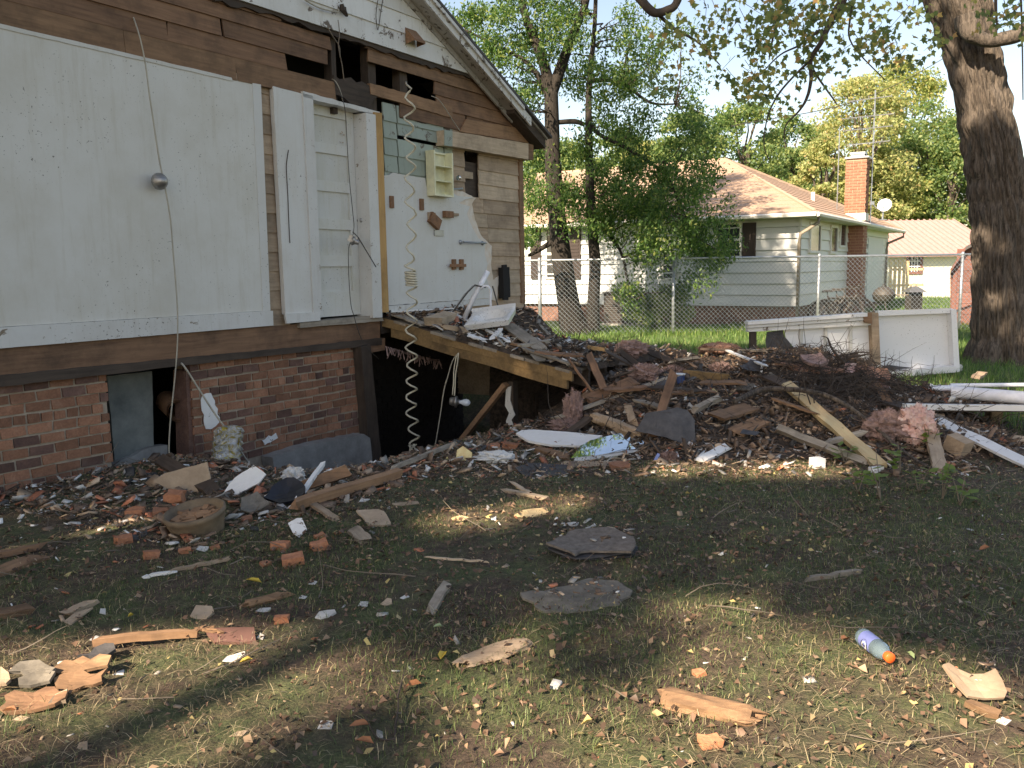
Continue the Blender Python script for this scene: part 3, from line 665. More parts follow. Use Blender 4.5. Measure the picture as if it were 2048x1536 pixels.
for i in range(rows):
    z = zb + i * rh
    mb = MB(); x0, x1 = -.03, -.0
    mb.add([(-.05, -.03, z + .012), (-.05, LY, z + .012), (-.008, LY, z + rh), (-.008, -.01, z + rh), (.025, -.03, z), (.025, LY, z), (.025, LY, z + rh), (.025, -.01, z + rh)], [(0, 1, 2, 3), (7, 6, 5, 4), (0, 4, 5, 1), (0, 3, 7, 4), (2, 1, 5, 6)])
    M_('siding_board', mb, MT['nclap'], nh)
    mb = MB(); mb.add([(-.03, -.05, z + .012), (LX, -.05, z + .012), (LX, -.008, z + rh), (-.01, -.008, z + rh), (-.03, .025, z), (LX, .025, z), (LX, .025, z + rh), (-.01, .025, z + rh)], [(0, 1, 2, 3), (7, 6, 5, 4), (0, 4, 5, 1), (1, 5, 6, 2)])
    M_('siding_board', mb, MT['nclap2'], nh)
# roof
ov = .45; ec = NY(1617, 421, -ov); zE = ec.z
pk = NX(1449, 319, LX / 2); zR = pk.z; yR = pk.y; print('eave', zE, 'ridge', zR, yR)
A = (-ov, -ov, zE); B = (LX + ov, -ov, zE); C = (LX + ov, LY + ov, zE); D = (-ov, LY + ov, zE); P_ = (LX / 2, yR, zR); Q_ = (LX / 2, LY - 3, zR)
def slope(name, pts, rows=14):
    """shingled slope: courses as real steps"""
    a, b, c, d = [Vector(p) for p in pts]; mb = MB(); n = (b - a).cross(d - a).normalized()
    if n.z < 0: n = -n
    for i in range(rows):
        t0, t1 = i / rows, (i + 1) / rows
        p0, p1, p2, p3 = a.lerp(d, t0), b.lerp(c, t0), b.lerp(c, t1), a.lerp(d, t1)
        mb.add([p0 + n * .018, p1 + n * .018, p2 + n * .004, p3 + n * .004, p0, p1], [(0, 1, 2, 3), (0, 4, 5, 1)])
    return M_(name, mb, MT['roofbr'], nh)
slope('roof_slope', (D, A, P_, Q_), 18); slope('roof_slope', (A, B, P_, P_), 18); slope('roof_slope', (B, C, Q_, P_), 6); slope('roof_slope', (C, D, Q_, Q_), 6)
M_('ridge_cap', MB().tube([A, P_, Q_], .07, 5).tube([B, P_], .07, 5), MT['roofbr'], nh)
M_('soffit', MB().bx(-ov + .02, LX + ov - .02, -ov + .02, LY + ov, zE - .10, zE - .075), MT['nclap2'], nh)
M_('fascia', MB().bx(-ov, -ov + .025, -ov, LY + ov, zE - .12, zE - .01).bx(-ov, LX + ov, -ov - .026, -ov - .001, zE - .12, zE - .01), MT['gutter'], nh)
g = MB()
for pts in (((-ov - .07, -ov - .06), (-ov - .07, LY)), ((-ov - .02, -ov - .08), (LX + ov, -ov - .08))):
    g.tube([(*pts[0], zE - .06), (*pts[1], zE - .06)], .06, 6)
M_('gutter', g, MT['gutter'], nh)
def npipe(px, py0, py1):
    a = NY(px + 27, py0, -.3); b = NY(px + 4, py0 + 22, -.07)
    M_('downspout', MB().tube([(a.x, -ov - .05, zE - .1), (a.x, -ov - .04, zE - .25), (b.x, -.1, zE - .52), (b.x, -.08, zE - .75), (b.x, -.08, .1)], .045, 8), MT['pipe'], nh, True)
npipe(1595, 426, 640); npipe(1770, 455, 600)
M_('downspout', MB().bx(-.1, -.02, NX(1230, 620, 0).y - .06, NX(1230, 620, 0).y + .06, NX(1230, 640, 0).z, NX(1230, 612, 0).z), MT['gutter'], nh)
M_('corner_trim', MB().bx(-.045, .0, -.045, .04, zb - .01, ze), MT['nclap'], nh)
def nwin(px0, py0, px1, py1, side=False, shutters=()):
    if not side:
        a, b = NX(px0, py0, 0), NX(px1, py1, 0); y0, y1 = sorted((a.y, b.y)); f = MB(); t = .06
        f.bx(-.07, .01, y0, y0 + t, b.z, a.z).bx(-.07, .01, y1 - t, y1, b.z, a.z).bx(-.07, .01, y0 + t, y1 - t, a.z - t, a.z).bx(-.07, .01, y0 + t, y1 - t, b.z, b.z + t).bx(-.06, .01, y0 + t, y1 - t, (a.z + b.z) / 2 - .02, (a.z + b.z) / 2 + .02)
        o = M_('window', f, MT['gutter'], nh); M_('pane', MB().bx(-.045, -.03, y0 + t, y1 - t, b.z + t, a.z - t), MT['glass'], o)
    else:
        a, b = NY(px0, py0, 0), NY(px1, py1, 0); x0, x1 = sorted((a.x, b.x)); f = MB(); t = .07
        f.bx(x0, x0 + t, -.08, .01, b.z, a.z).bx(x1 - t, x1, -.08, .01, b.z, a.z).bx(x0 + t, x1 - t, -.08, .01, a.z - t, a.z).bx(x0 + t, x1 - t, -.08, .01, b.z, b.z + t)
        o = M_('window', f, MT['gutter'], nh); M_('pane', MB().bx(x0 + t, x1 - t, -.05, -.03, b.z + t, a.z - t), MT['glass'], o)
    for s0, s1 in shutters:
        a2, b2 = NX(s0, py0, 0), NX(s1, py1, 0); y0, y1 = sorted((a2.y, b2.y)); m_ = MB().bx(-.075, -.035, y0, y1, b2.z, a2.z)
        for k in range(14):
            zz = b2.z + .06 + (a2.z - b2.z - .12) * (k + .5) / 14; m_.bx(-.088, -.0755, y0 + .05, y1 - .05, zz - .03, zz + .02)
        M_('shutter', m_, MT['shut'], nh)
nwin(1432, 446, 1484, 516, shutters=((1487, 1512),)); nwin(1092, 455, 1138, 558, shutters=((1141, 1163), (1063, 1084))); nwin(1325, 500, 1352, 560)
nwin(1616, 443, 1636, 507, True); nwin(1658, 450, 1670, 508, True); nwin(1677, 444, 1688, 496, True)
# chimney with its bricks laid as courses
c0 = NY(1691, 560, 0).x; cd0 = -.50; c1 = NY(1731, 560, cd0).x; c1 = c0 + .52
ytop = NY(1705, 316, -.1).z
ch = M_('chimney', MB().bx(c0 + .02, c1 - .02, cd0 + .02, .1, -.2, ytop), MT['nmort'], nh)
cbk = MB(); z = .0; r = 0
while z < ytop - .09:
    for k in range(5):
        a = c0 + (c1 - c0) * k / 5 + (.0 if r % 2 else .1); b = min(a + (c1 - c0) / 5 - .012, c1)
        cbk.bx(a, b, cd0 + rnd.uniform(-.006, .004), cd0 + .03, z, z + .075)
    for k in range(3):
        y0 = cd0 + .031 + k * .235 - (.1 if r % 2 else 0); cbk.bx(c0 + rnd.uniform(-.006, .004), c0 + .03, max(cd0 + .031, y0), min(y0 + .22, .12), z, z + .075)
    z += .088; r += 1
tag(M_('brickwork', cbk, MT['nb'], ch), kind='stuff')
M_('chimney_cap', MB().bx(c0 - .05, c1 + .05, cd0 - .05, .15, ytop, ytop + .05).bx(c0 + .08, c1 - .08, cd0 + .08, .02, ytop + .13, ytop + .2).bx(c0 + .1, c0 + .16, cd0 + .1, .0, ytop + .05, ytop + .13).bx(c1 - .16, c1 - .1, cd0 + .1, 0, ytop + .05, ytop + .13), MT['galv'], ch)
M_('flashing', MB().bx(c0 - .02, c1 + .02, cd0 - .02, .3, zE + .05, zE + .28), MT['gutter'], ch)
p0, p1 = NY(1733, 500, .0).x, NY(1763, 500, 0).x
M_('porch_wall', MB().bx(p0, p1, -.06, -.036, zb - .3, ze - .35), MT['nclap'], nh)
vpp = NY(1626, 392, .9); M_('vent_stack', MB().tube([(vpp.x, .9, vpp.z - .35), (vpp.x, .9, vpp.z + .12)], .06, 8), MT['gutter'], nh)
def place(o, px, py, Y): o.location = at(px, py, Y); return o
# things on that roof
def wpt(v): return NM @ Vector(v)
an = T('tv_antenna', 'old aerial mast with thin crossbars standing beside the brick chimney', 'antenna', wpt((c1 + .06, cd0 - .06, zE)))
hh = at(1727, 180, wpt((c1, cd0, 0)).y).z - zE
M_('mast', MB().tube([(0, 0, 0), (0, 0, hh)], .022, 6), MT['galv'], an)
M_('guy_pole', MB().tube([(-.95, .3, .4), (-.95, .3, hh * .74)], .016, 6), MT['galv'], an)
for k, (f, L) in enumerate(((.93, .8), (.80, 1.0), (.71, .9), (.60, .8))):
    bmn = M_('boom', MB().tube([(-.9 * L, .3, hh * f), (.5 * L, -.3, hh * f + .04)], .016, 5), MT['galv'], an)
    e = MB()
    for j in range(7):
        t = j / 6; x = -.9 * L + 1.4 * L * t; y = .3 - .6 * t; q = .55 * (1 - .4 * t)
        e.tube([(x - q * .5, y - q, hh * f + .02), (x + q * .5, y + q, hh * f + .02)], .009, 4)
    tag(M_('rods', e, MT['galv'], bmn), kind='stuff')
ds = T('satellite_dish', 'white satellite dish on the roof edge right of the brick chimney', 'satellite dish', at(1765, 436, NC.y + 4.6))
Mx = Matrix.Translation((.05, 0, .38)) @ Matrix.Rotation(R(55), 4, 'Z') @ Matrix.Rotation(R(-68), 4, 'Y') @ Matrix.Scale(.62, 4)
M_('dish', MB().lathe([(.001, -.05), (.15, -.035), (.27, .01), (.33, .05), (.335, .045), (.27, -.005), (.15, -.05), (.001, -.065)], 24, Mx), MT['pvc'], ds, True)
M_('feed_arm', MB().tube([(.02, 0, .16), (-.22, -.05, .30), (-.34, -.06, .42)], .016, 6).box((-.37, -.06, .45), (.12, .08, .1)), MT['galv'], ds)
M_('foot_mast', MB().tube([(0, 0, -.05), (0.02, 0, .36)], .025, 6).bx(-.1, .1, -.08, .08, -.07, -.04), MT['galv'], ds)
# ================================================================== BUILDINGS BEHIND
MT['redmetal'] = plain('pink_red_metal_roof', (.46, .27, .25), .5, .1)
MT['yellow'] = paint('pale_yellow_wall', (.70, .66, .42), (.5, .45, .3), .2)
MT['redwood'] = wood('red_barn_boards', (.085, .036, .029), (.125, .058, .047), st=.2)
GY = 40.0
def AX(px, py): return at(px, py, GY)
a, b = AX(1700, 600), AX(1990, 507); zg0 = float(0)
ga = T('garage', 'long pale yellow outbuilding with a ribbed red metal roof', 'garage', (a.x, GY, 0))
Lg = b.x - a.x; zw_ = AX(1850, 508).z; zr_ = AX(1850, 446).z
M_('wall', MB().bx(0, Lg, 0, 6, -.2, zw_), MT['yellow'], ga)
dpz = 4.5
rfv = MB().add([(-.4, -.5, zw_ - .12), (Lg + .4, -.5, zw_ - .12), (Lg + .4, dpz, zr_ + .35), (-.4, dpz, zr_ + .35), (-.4, 9, zw_ - .1), (Lg + .4, 9, zw_ - .1)], [(0, 1, 2, 3), (3, 2, 5, 4), (0, 3, 4), (1, 5, 2)])
rr_ = M_('metal_roof', rfv, MT['redmetal'], ga)
ribs = MB(); k = 0; x = -.35
while x < Lg + .4:
    s_ = Vector((0, dpz + .5, zr_ + .47 - zw_)); ribs.add([(x, -.5, zw_ - .118), (x + .07, -.5, zw_ - .118), (x + .07, -.5, zw_ - .06), (x, -.5, zw_ - .06), (x, dpz, zr_ + .352), (x + .07, dpz, zr_ + .352), (x + .07, dpz, zr_ + .41), (x, dpz, zr_ + .41)], [(3, 2, 6, 7), (0, 3, 7, 4), (1, 5, 6, 2), (0, 1, 2, 3)]); x += .30
tag(M_('roof_ribs', ribs, MT['redmetal'], rr_), kind='stuff')
wa, wb_ = AX(1818, 512), AX(1839, 543)
wf = MB(); x0, x1, z0, z1 = wa.x - a.x, wb_.x - a.x, wb_.z, wa.z
wf.bx(x0 - .12, x0, -.06, .0, z0 - .12, z1).bx(x1, x1 + .12, -.06, .0, z0 - .12, z1).bx(x0, x1, -.06, .0, z0 - .12, z0)
wo_ = M_('window', wf, MT['redwood'], ga); M_('pane', MB().bx(x0, x1, -.03, -.005, z0, z1), MT['glass'], wo_)
gr = MB()
for k in range(1, 4): gr.bx(x0 + (x1 - x0) * k / 4 - .02, x0 + (x1 - x0) * k / 4 + .02, -.05, -.031, z0, z1)
for k in range(1, 3): gr.bx(x0, x1, -.055, -.0505, z0 + (z1 - z0) * k / 3 - .02, z0 + (z1 - z0) * k / 3 + .02)
M_('muntins', gr, MT['pvc'], wo_)
fy = 33.0
fpz = T('board_fence', 'short unpainted wooden fence panel between the neighbour house and the yellow outbuilding', 'fence', at(1779, 589, fy))
for k, px in enumerate((1781, 1790, 1799, 1808, 1815)):
    p0_, p1_ = at(px - 4.2, 583, fy), at(px + 4.2, 520, fy); L0 = fpz.location
    M_('board', MB().bx(p0_.x - L0.x, p1_.x - L0.x, 0, .03, -.1, p1_.z - L0.z + rnd.uniform(-.04, .04)), MT['lumber'], fpz)
for q in (.25, .75): M_('rail', MB().bx(0, 1.3, .031, .09, 1.2 * q, 1.2 * q + .09), MT['lumber'], fpz)
# red gambrel shed behind the fence
SY = 21.6
sp = [at(x, y, SY) for x, y in ((1901, 650), (1901, 546), (1928, 501), (1990, 462), (2056, 499), (2088, 544), (2090, 650))]; s0 = sp[0]
shd = T('red_shed', 'small red gambrel shed of wide boards half hidden behind the big trunk', 'shed', (s0.x, SY, 0), R(-27))
prof = [(p.x - s0.x, p.z) for p in sp]; prof[0] = (0, -.1); prof[-1] = (prof[-1][0], -.1)
M_('shed_wall', MB().prism(prof, .0, 2.5, lambda a, b, d: (a, d, b)), MT['redwood'], shd)
for k in range(7):
    zz = .02 + k * .27
    M_('shed_board', MB().bx(.06, prof[-1][0] - .06, -.022 - .004 * (k % 2), -.002, zz, zz + .262), MT['redwood'], shd)
for i in range(1, 5):
    (x0, z0), (x1, z1) = prof[i], prof[i + 1]
    M_('roof_slope', MB().prism([(x0, z0), (x1, z1), (x1, z1 + .09), (x0, z0 + .09)], -.22, 2.6, lambda a, b, d: (a, d, b)), MT['shingle'] if i in (2, 3) else MT['redwood'], shd)
M_('door_frame', MB().bx(.0, .09, -.05, -.023, .0, 1.35), MT['redwood'], shd)
# ================================================================== CHAIN LINK FENCE
FY = 20.0
xl, xr = at(850, 600, FY).x, at(2200, 600, FY).x; ztop = at(1347, 517, FY).z
cf = T('chain_link_fence', 'galvanised chain link fence with a blue grey top rail across the back of the yard', 'fence', (0, FY, 0))
def ftop(x): return ztop + .0 * x
for px in (790, 1080, 1347, 1637, 1922, 2190):
    x = at(px, 600, FY).x; M_('post', MB().tube([(x, .03, -.2), (x, .03, ftop(x) + .01)], .035 if px != 1080 else .045, 8).lathe([(.04, ftop(x)), (.045, ftop(x) + .03), (.03, ftop(x) + .06), (.001, ftop(x) + .07)], 8, Matrix.Translation((x, .03, 0))), MT['galv'], cf, True)
M_('top_rail', MB().tube([(xl, 0.03, ftop(xl)), (xr, 0.03, ftop(xr))], .026, 8), MT['galv'], cf, True)
cm = MB(); pit_ = .105; hgt = ztop - .03; x = xl - hgt
while x < xr:
    for sgn in (1, -1):
        n_ = 12; a, b = (x, x + hgt) if sgn > 0 else (x + hgt, x)
        cm.tube([(a, -.004 * sgn, .02), (b, -.004 * sgn, ztop)], .0042, 3, cap=False)
    x += pit_
tag(M_('wire_mesh', cm, MT['galv'], cf), kind='stuff')
# ================================================================== THINGS BY THE NEIGHBOUR'S HOUSE
ac = T('air_conditioner', 'dark boxy air conditioning unit against the grey wall behind the bush', 'air conditioner', NM @ Vector((-.95, NX(1262, 640, -.5).y, 0)), math.pi / 2 - WAZ)
M_('cabinet', MB().bx(-.42, .42, -.42, .42, .05, .86).bx(-.45, .45, -.45, .45, .861, .90), MT['shut'], ac)
M_('pad', MB().bx(-.5, .5, -.5, .5, -.05, .049), MT['concrete'], ac)
fg = MB()
for k in range(12): fg.bx(-.40, .40, -.435, -.421, .12 + k * .058, .15 + k * .058).bx(-.435, -.421, -.40, .40, .12 + k * .058, .15 + k * .058)
tag(M_('louvres', fg, MT['wired'], ac), kind='stuff')
def bike(px, py, Y, hd, label, colr):
    b = T('bicycle', label, 'bicycle', at(px, py, Y), hd, 'bicycles leaning by the chimney'); b.location.z = float(Hg(b.location.x, Y)) + .0
    b.rotation_euler = (R(-7), 0, hd)
    for x in (-.53, .53):
        wm = MB(); c = [(x + .33 * math.cos(t), 0, .34 + .33 * math.sin(t)) for t in np.linspace(0, 2 * math.pi, 25)]
        wh = M_('wheel', MB().tube([(x, -.04, .34), (x, .04, .34)], .03, 8), MT['metal'], b)
        M_('tyre', wm.tube(c, .036, 6, False), MT['black'], wh)
        sp_ = MB()
        for k in range(12):
            t = k * math.pi / 6; sp_.tube([(x, 0, .34), (x + .31 * math.cos(t), 0, .34 + .31 * math.sin(t))], .003, 3, False)
        tag(M_('spokes', sp_, MT['galv'], wh), kind='stuff')
    f = MB(); hb_, bb, st_, rw, fw = (.36, 0, .78), (-.05, 0, .30), (-.20, 0, .80), (-.53, 0, .34), (.53, 0, .34)
    for p, q, r_ in ((hb_, bb, .03), (bb, st_, .027), ((-.18, 0, .74), (.35, 0, .72), .027), (bb, rw, .02), ((-.17, 0, .7), rw, .02)): f.tube([p, q], r_, 6)
    M_('frame', f, colr, b)
    M_('fork', MB().tube([(.36, .05, .80), (.45, .05, .55), (.53, .05, .34)], .014, 6).tube([(.36, -.05, .80), (.45, -.05, .55), (.53, -.05, .34)], .014, 6), colr, b)
    M_('handlebar', MB().tube([(.36, 0, .78), (.34, 0, .96)], .014, 6).tube([(.24, -.30, 1.0), (.36, -.14, .97), (.36, .14, .97), (.24, .30, 1.0)], .014, 6), MT['wired'], b)
    M_('saddle', MB().tube([(-.20, 0, .80), (-.21, 0, .9)], .012, 6).box((-.2, 0, .92), (.27, .13, .05), None, None, .8), MT['wired'], b)
    M_('crank', MB().lathe([(.001, -.01), (.09, -.01), (.09, .01), (.001, .01)], 14, Matrix.Translation((-.05, .03, .3)) @ Matrix.Rotation(R(90), 4, 'X')).tube([(-.05, .06, .3), (.08, .06, .18)], .01, 5).tube([(-.05, -.06, .3), (-.18, -.06, .42)], .01, 5), MT['metal'], b)
bike(1672, 640, 21.2, R(25), 'black bicycle leaning nearest the white wall', MT['wired'])
bike(1690, 636, 22.3, R(10), 'darker bicycle whose rear wheel stands in front of the brick chimney', MT['wired'])
gl = T('kettle_grill', 'black kettle barbecue on splayed legs right of the chimney', 'barbecue', at(1766, 628, 24.0)); gl.location.z = 0
M_('bowl', MB().lathe([(.001, .46), (.16, .49), (.27, .58), (.30, .70), (.305, .71), (.29, .71)], 20), MT['wired'], gl, True)
M_('lid', MB().lathe([(.305, .715), (.30, .73), (.25, .84), (.14, .92), (.001, .945)], 20).tube([(-.06, 0, .93), (-.05, 0, .985), (.05, 0, .985), (.06, 0, .93)], .012, 6), MT['wired'], gl, True)
for t in (.4, 2.5, 4.6): M_('leg', MB().tube([(.14 * math.cos(t), .14 * math.sin(t), .52), (.36 * math.cos(t), .36 * math.sin(t), 0)], .014, 6), MT['wired'], gl)
M_('side_shelf', MB().bx(.30, .62, -.16, .16, .69, .72), MT['greyw'], gl)
fp_ = T('fire_pit', 'small black lantern shaped outdoor fireplace on the far lawn', 'fire pit', at(1827, 607, 27.5)); fp_.location.z = 0
M_('firebox', MB().bx(-.19, .19, -.19, .19, .12, .14).bx(-.19, -.17, -.19, .19, .14, .66).bx(.17, .19, -.19, .19, .14, .66).bx(-.17, .17, .17, .19, .14, .66), MT['wired'], fp_)
M_('screen', MB().bx(-.17, .17, -.18, -.175, .14, .66), MT['black'], fp_)
M_('roof_lid', MB().add([(-.29, -.29, .66), (.29, -.29, .66), (.29, .29, .66), (-.29, .29, .66), (-.08, -.08, .84), (.08, -.08, .84), (.08, .08, .84), (-.08, .08, .84)], [(0, 1, 5, 4), (1, 2, 6, 5), (2, 3, 7, 6), (3, 0, 4, 7), (4, 5, 6, 7), (3, 2, 1, 0)]).tube([(-.06, 0, .84), (-.05, 0, .92), (.05, 0, .92), (.06, 0, .84)], .012, 5), MT['metal'], fp_)
for x in (-.17, .17):
    for y in (-.17, .17): M_('leg', MB().bx(x - .015, x + .015, y - .015, y + .015, 0, .12), MT['wired'], fp_)
# power line
a, b = at(1890, 115, 30), at(1560, 235, 26); pl_ = [a.lerp(b, t) + Vector((0, 0, -.35 * math.sin(math.pi * t))) for t in np.linspace(-.6, 1.25, 24)]
tag(M_('overhead_wire', MB().tube(pl_, .012, 4), MT['wired']), 'thin dark service wire crossing the sky towards the aerial', 'wire')
# ================================================================== TREES
MT['leafdk'] = leafmat('green_tree_leaves', [(0, (.03, .065, .02)), (.45, (.06, .13, .034)), (.85, (.13, .21, .055)), (1, (.26, .29, .09))])
MT['leafbg1'] = leafmat('yellow_green_leaves', [(0, (.10, .15, .05)), (.4, (.20, .25, .08)), (.8, (.33, .34, .12)), (1, (.40, .34, .13))])
MT['leafbg2'] = leafmat('mid_green_leaves', [(0, (.06, .12, .045)), (.5, (.12, .19, .065)), (1, (.25, .29, .10))])
MT['leafbg3'] = leafmat('autumn_yellow_leaves', [(0, (.17, .22, .08)), (.5, (.29, .32, .13)), (.85, (.39, .38, .17)), (1, (.42, .31, .15))])
MT['leafmp'] = leafmat('thin_maple_leaves', [(0, (.08, .11, .05)), (.5, (.16, .20, .07)), (.85, (.32, .29, .10)), (1, (.42, .25, .12))], .65)
MT['leafsh'] = leafmat('unseen_shade_tree_leaves', [(0, (.02, .05, .012)), (1, (.06, .11, .025))], .25)
def barkmat(name, c1, c2, s):
    m, n, p = new_mat(name); v = coords(n, (s, s, s * .16), False); a = noise(n, v, 1.0, 8, .7, .5); c = ramp(n, a, [(.35, c1), (.6, c2)])
    n.links.new(c, p.inputs['Base Color']); p.inputs['Roughness'].default_value = .95; bump(n, p, a, .9, .03); return m
MT['bark'] = barkmat('ridged_bark', (.02, .016, .013), (.15, .122, .10), 34); MT['bark2'] = barkmat('dark_bark', (.012, .010, .009), (.04, .033, .028), 24)
MT['twig'] = plain('brown_twig', (.055, .042, .034), .9); MT['twigl'] = plain('pale_twig', (.17, .14, .11), .9)
def nrmz(v): return v / np.maximum(np.linalg.norm(v, axis=1, keepdims=True), 1e-9)
def leaf_arrays(C, size, aspect, rs, droop=.3):
    n = len(C); L = size * rs.uniform(.6, 1.25, n)[:, None]
    a = nrmz(rs.normal(size=(n, 3)) + np.array([0, 0, -droop])); b = nrmz(np.cross(a, rs.normal(size=(n, 3))))
    V = np.stack([C - a * L * .5, C + b * L * aspect * .5, C + a * L * .5, C - b * L * aspect * .5], 1)
    return V.reshape(-1, 3)
def leaf_mesh(name, V, mat, k=4):
    return arr_mesh(name, V, np.arange(len(V)).reshape(-1, k), mat)
def blob(c, r, n, rs, flat=.7):
    p = nrmz(rs.normal(size=(n, 3))) * (rs.uniform(0, 1, n) ** .45)[:, None] * r; p[:, 2] *= flat; return p + np.asarray(c)
def limb(mb, a, b, r0, r1, sag=.0, n=6, seg=6, wob=.06, rs=None):
    a = Vector(a); b = Vector(b); L = (b - a).length; pts = []
    for i in range(seg + 1):
        t = i / seg; w_ = 0 if i in (0, seg) else wob * L * .5
        pts.append(a.lerp(b, t) + Vector((rnd.uniform(-w_, w_), rnd.uniform(-w_, w_), rnd.uniform(-w_, w_) * .6 - sag * 4 * t * (1 - t) * -1)))
    mb.tube(pts, [r0 + (r1 - r0) * i / seg for i in range(seg + 1)], n); return pts
def path3(pl, Y, k=1.0):                                    # [(px,py,width px)] -> points and radii at depth Y
    return [at(x, y, Y) for x, y, w_ in pl], [w_ / 2 / PXM(Y) * k for x, y, w_ in pl]
def smoothpath(P, Rr, sub=4):
    out, ro = [], []
    for i in range(len(P) - 1):
        p0, p1, p2, p3 = P[max(i - 1, 0)], P[i], P[i + 1], P[min(i + 2, len(P) - 1)]
        for j in range(sub):
            t = j / sub; out.append(0.5 * ((2 * p1) + (p2 - p0) * t + (2 * p0 - 5 * p1 + 4 * p2 - p3) * t * t + (3 * p1 - p0 - 3 * p2 + p3) * t ** 3)); ro.append(Rr[i] + (Rr[i + 1] - Rr[i]) * t)
    return out + [P[-1]], ro + [Rr[-1]]
# --- the two slim trees behind the fence
TY = 20.6
def slim_tree(label, paths, ells, seed, twig_from, mat='leafdk', size=.10):
    rs = np.random.RandomState(seed); base = at(*paths[0][0][:2], TY); base.z = 0
    t = T('leafy_tree', label, 'tree', base); mb = MB(); nodes = []
    for pl in paths:
        P, Rr = path3(pl, TY); 
        if pl is paths[0]: P[0].z = -.1
        P, Rr = smoothpath(P, Rr); P = [p - base for p in P]; mb.tube(P, Rr, 10); nodes += P
    L = []; tw = MB()
    for cx, cy, rx, ry, nc, nl in ells:
        for i in range(nc):
            q = 2 * math.pi * rs.rand(); rr = math.sqrt(rs.rand()); px, py = cx + rx * rr * math.cos(q), cy + ry * rr * math.sin(q)
            c = at(px, py, TY + rs.uniform(-1.6, 1.7)) - base
            if c.z < .25: continue
            nn = min(nodes, key=lambda p: (p - c).length + (0.9 * max(0, p.z - c.z + .2)))
            d = (nn - c).length
            if rs.rand() < .5: limb(tw, nn, c, .012 + .007 * d, .004, .0, 4, 5, .12)
            r = rs.uniform(.28, .55); n = int(nl * .75 * rs.uniform(.5, 1.4))
            b = blob(c, r, n, rs, .75); b[:, 2] -= .25 * np.abs(rs.normal(size=n)) * r; L.append(b)
    M_('trunk', mb, MT['bark2'], t, True); tag(M_('twigs', tw, MT['twig'], t), kind='stuff')
    C = np.concatenate(L); link('crown', leaf_mesh('crown', leaf_arrays(C, size, .42, rs, .9), MT[mat]), t); return t
slim_tree('forked leafy tree behind the fence, thicker of the two slim trunks',
    [[(1160, 690, 74), (1148, 655, 58), (1138, 610, 44), (1124, 520, 40), (1114, 430, 35), (1106, 330, 32), (1104, 250, 29), (1102, 180, 27)],
     [(1102, 185, 24), (1088, 130, 20), (1068, 75, 17), (1050, 30, 14), (1036, -40, 12), (1020, -160, 8)], [(1103, 188, 24), (1120, 140, 22), (1138, 90, 19), (1156, 45, 16), (1172, 0, 14), (1185, -120, 8)],
     [(1104, 205, 16), (1060, 130, 9), (990, 90, 6), (930, 60, 4)], [(1110, 480, 12), (1078, 500, 9), (1056, 512, 6)], [(1112, 245, 9), (1150, 243, 10), (1170, 250, 7)]],
    [(985, 60, 95, 90, 26, 300), (1000, 150, 60, 70, 9, 230), (1070, 40, 100, 70, 20, 260), (1090, 130, 80, 60, 10, 220), (1035, 210, 45, 60, 7, 220), (1075, 330, 30, 60, 10, 220), (1066, 440, 28, 80, 12, 220), (1100, -120, 190, 90, 40, 300), (1120, 400, 40, 40, 6, 200)], 11, None)
slim_tree('slimmer dark trunk with drooping branches right of the forked tree behind the fence',
    [[(1186, 690, 40), (1186, 655, 30), (1187, 600, 25), (1190, 530, 24), (1184, 450, 20), (1180, 380, 18), (1178, 300, 15), (1177, 220, 13), (1180, 150, 11), (1188, 70, 9), (1192, -20, 8), (1196, -160, 5)],
     [(1180, 160, 9), (1240, 165, 7), (1300, 205, 5), (1350, 208, 3)], [(1182, 250, 9), (1200, 270, 8), (1260, 300, 7), (1330, 350, 6), (1365, 420, 5), (1392, 470, 4)], [(1190, 440, 8), (1240, 500, 6), (1255, 560, 5), (1270, 600, 4)], [(1186, 400, 9), (1150, 390, 7), (1120, 392, 5)]],
    [(1225, 290, 70, 55, 17, 300), (1190, 400, 70, 70, 20, 300), (1255, 420, 80, 60, 22, 300), (1330, 440, 90, 50, 22, 300), (1395, 480, 70, 45, 16, 280), (1330, 505, 70, 30, 8, 220), (1395, 545, 40, 25, 5, 180), (1290, 350, 80, 40, 15, 260), (1360, 340, 60, 40, 8, 220), (1270, 210, 70, 50, 11, 220), (1330, 160, 90, 60, 14, 200), (1400, 200, 70, 60, 9, 170), (1230, 90, 60, 80, 13, 240), (1300, 60, 80, 60, 12, 200), (1250, 580, 30, 40, 6, 200), (1390, 270, 60, 40, 8, 180), (1420, 410, 50, 50, 7, 200), (1385, 360, 50, 40, 7, 200), (1150, 90, 70, 70, 9, 220), (1210, 170, 60, 50, 8, 220), (1240, -90, 120, 60, 14, 220)], 12, None)
# bush by the air conditioner
bu = T('bush', 'rounded yellow green bush beside the dark air conditioning unit', 'bush', at(1310, 648, 21.6)); bu.location.z = 0; rs = np.random.RandomState(5)
BL = [blob((rs.uniform(-.75, .75), rs.uniform(-.4, .4), rs.uniform(.2, .95)), .38, 420, rs) for i in range(16)]
link('foliage', leaf_mesh('foliage', leaf_arrays(np.concatenate(BL), .10, .4, rs, .4), MT['leafbg2']), bu)
bm_ = MB()
for i in range(9): limb(bm_, (rnd.uniform(-.1, .1), 0, -.05), (rnd.uniform(-.7, .7), rnd.uniform(-.3, .3), rnd.uniform(.5, 1.0)), .016, .006, 0, 4, 4)
M_('stems', bm_, MT['twig'], bu)
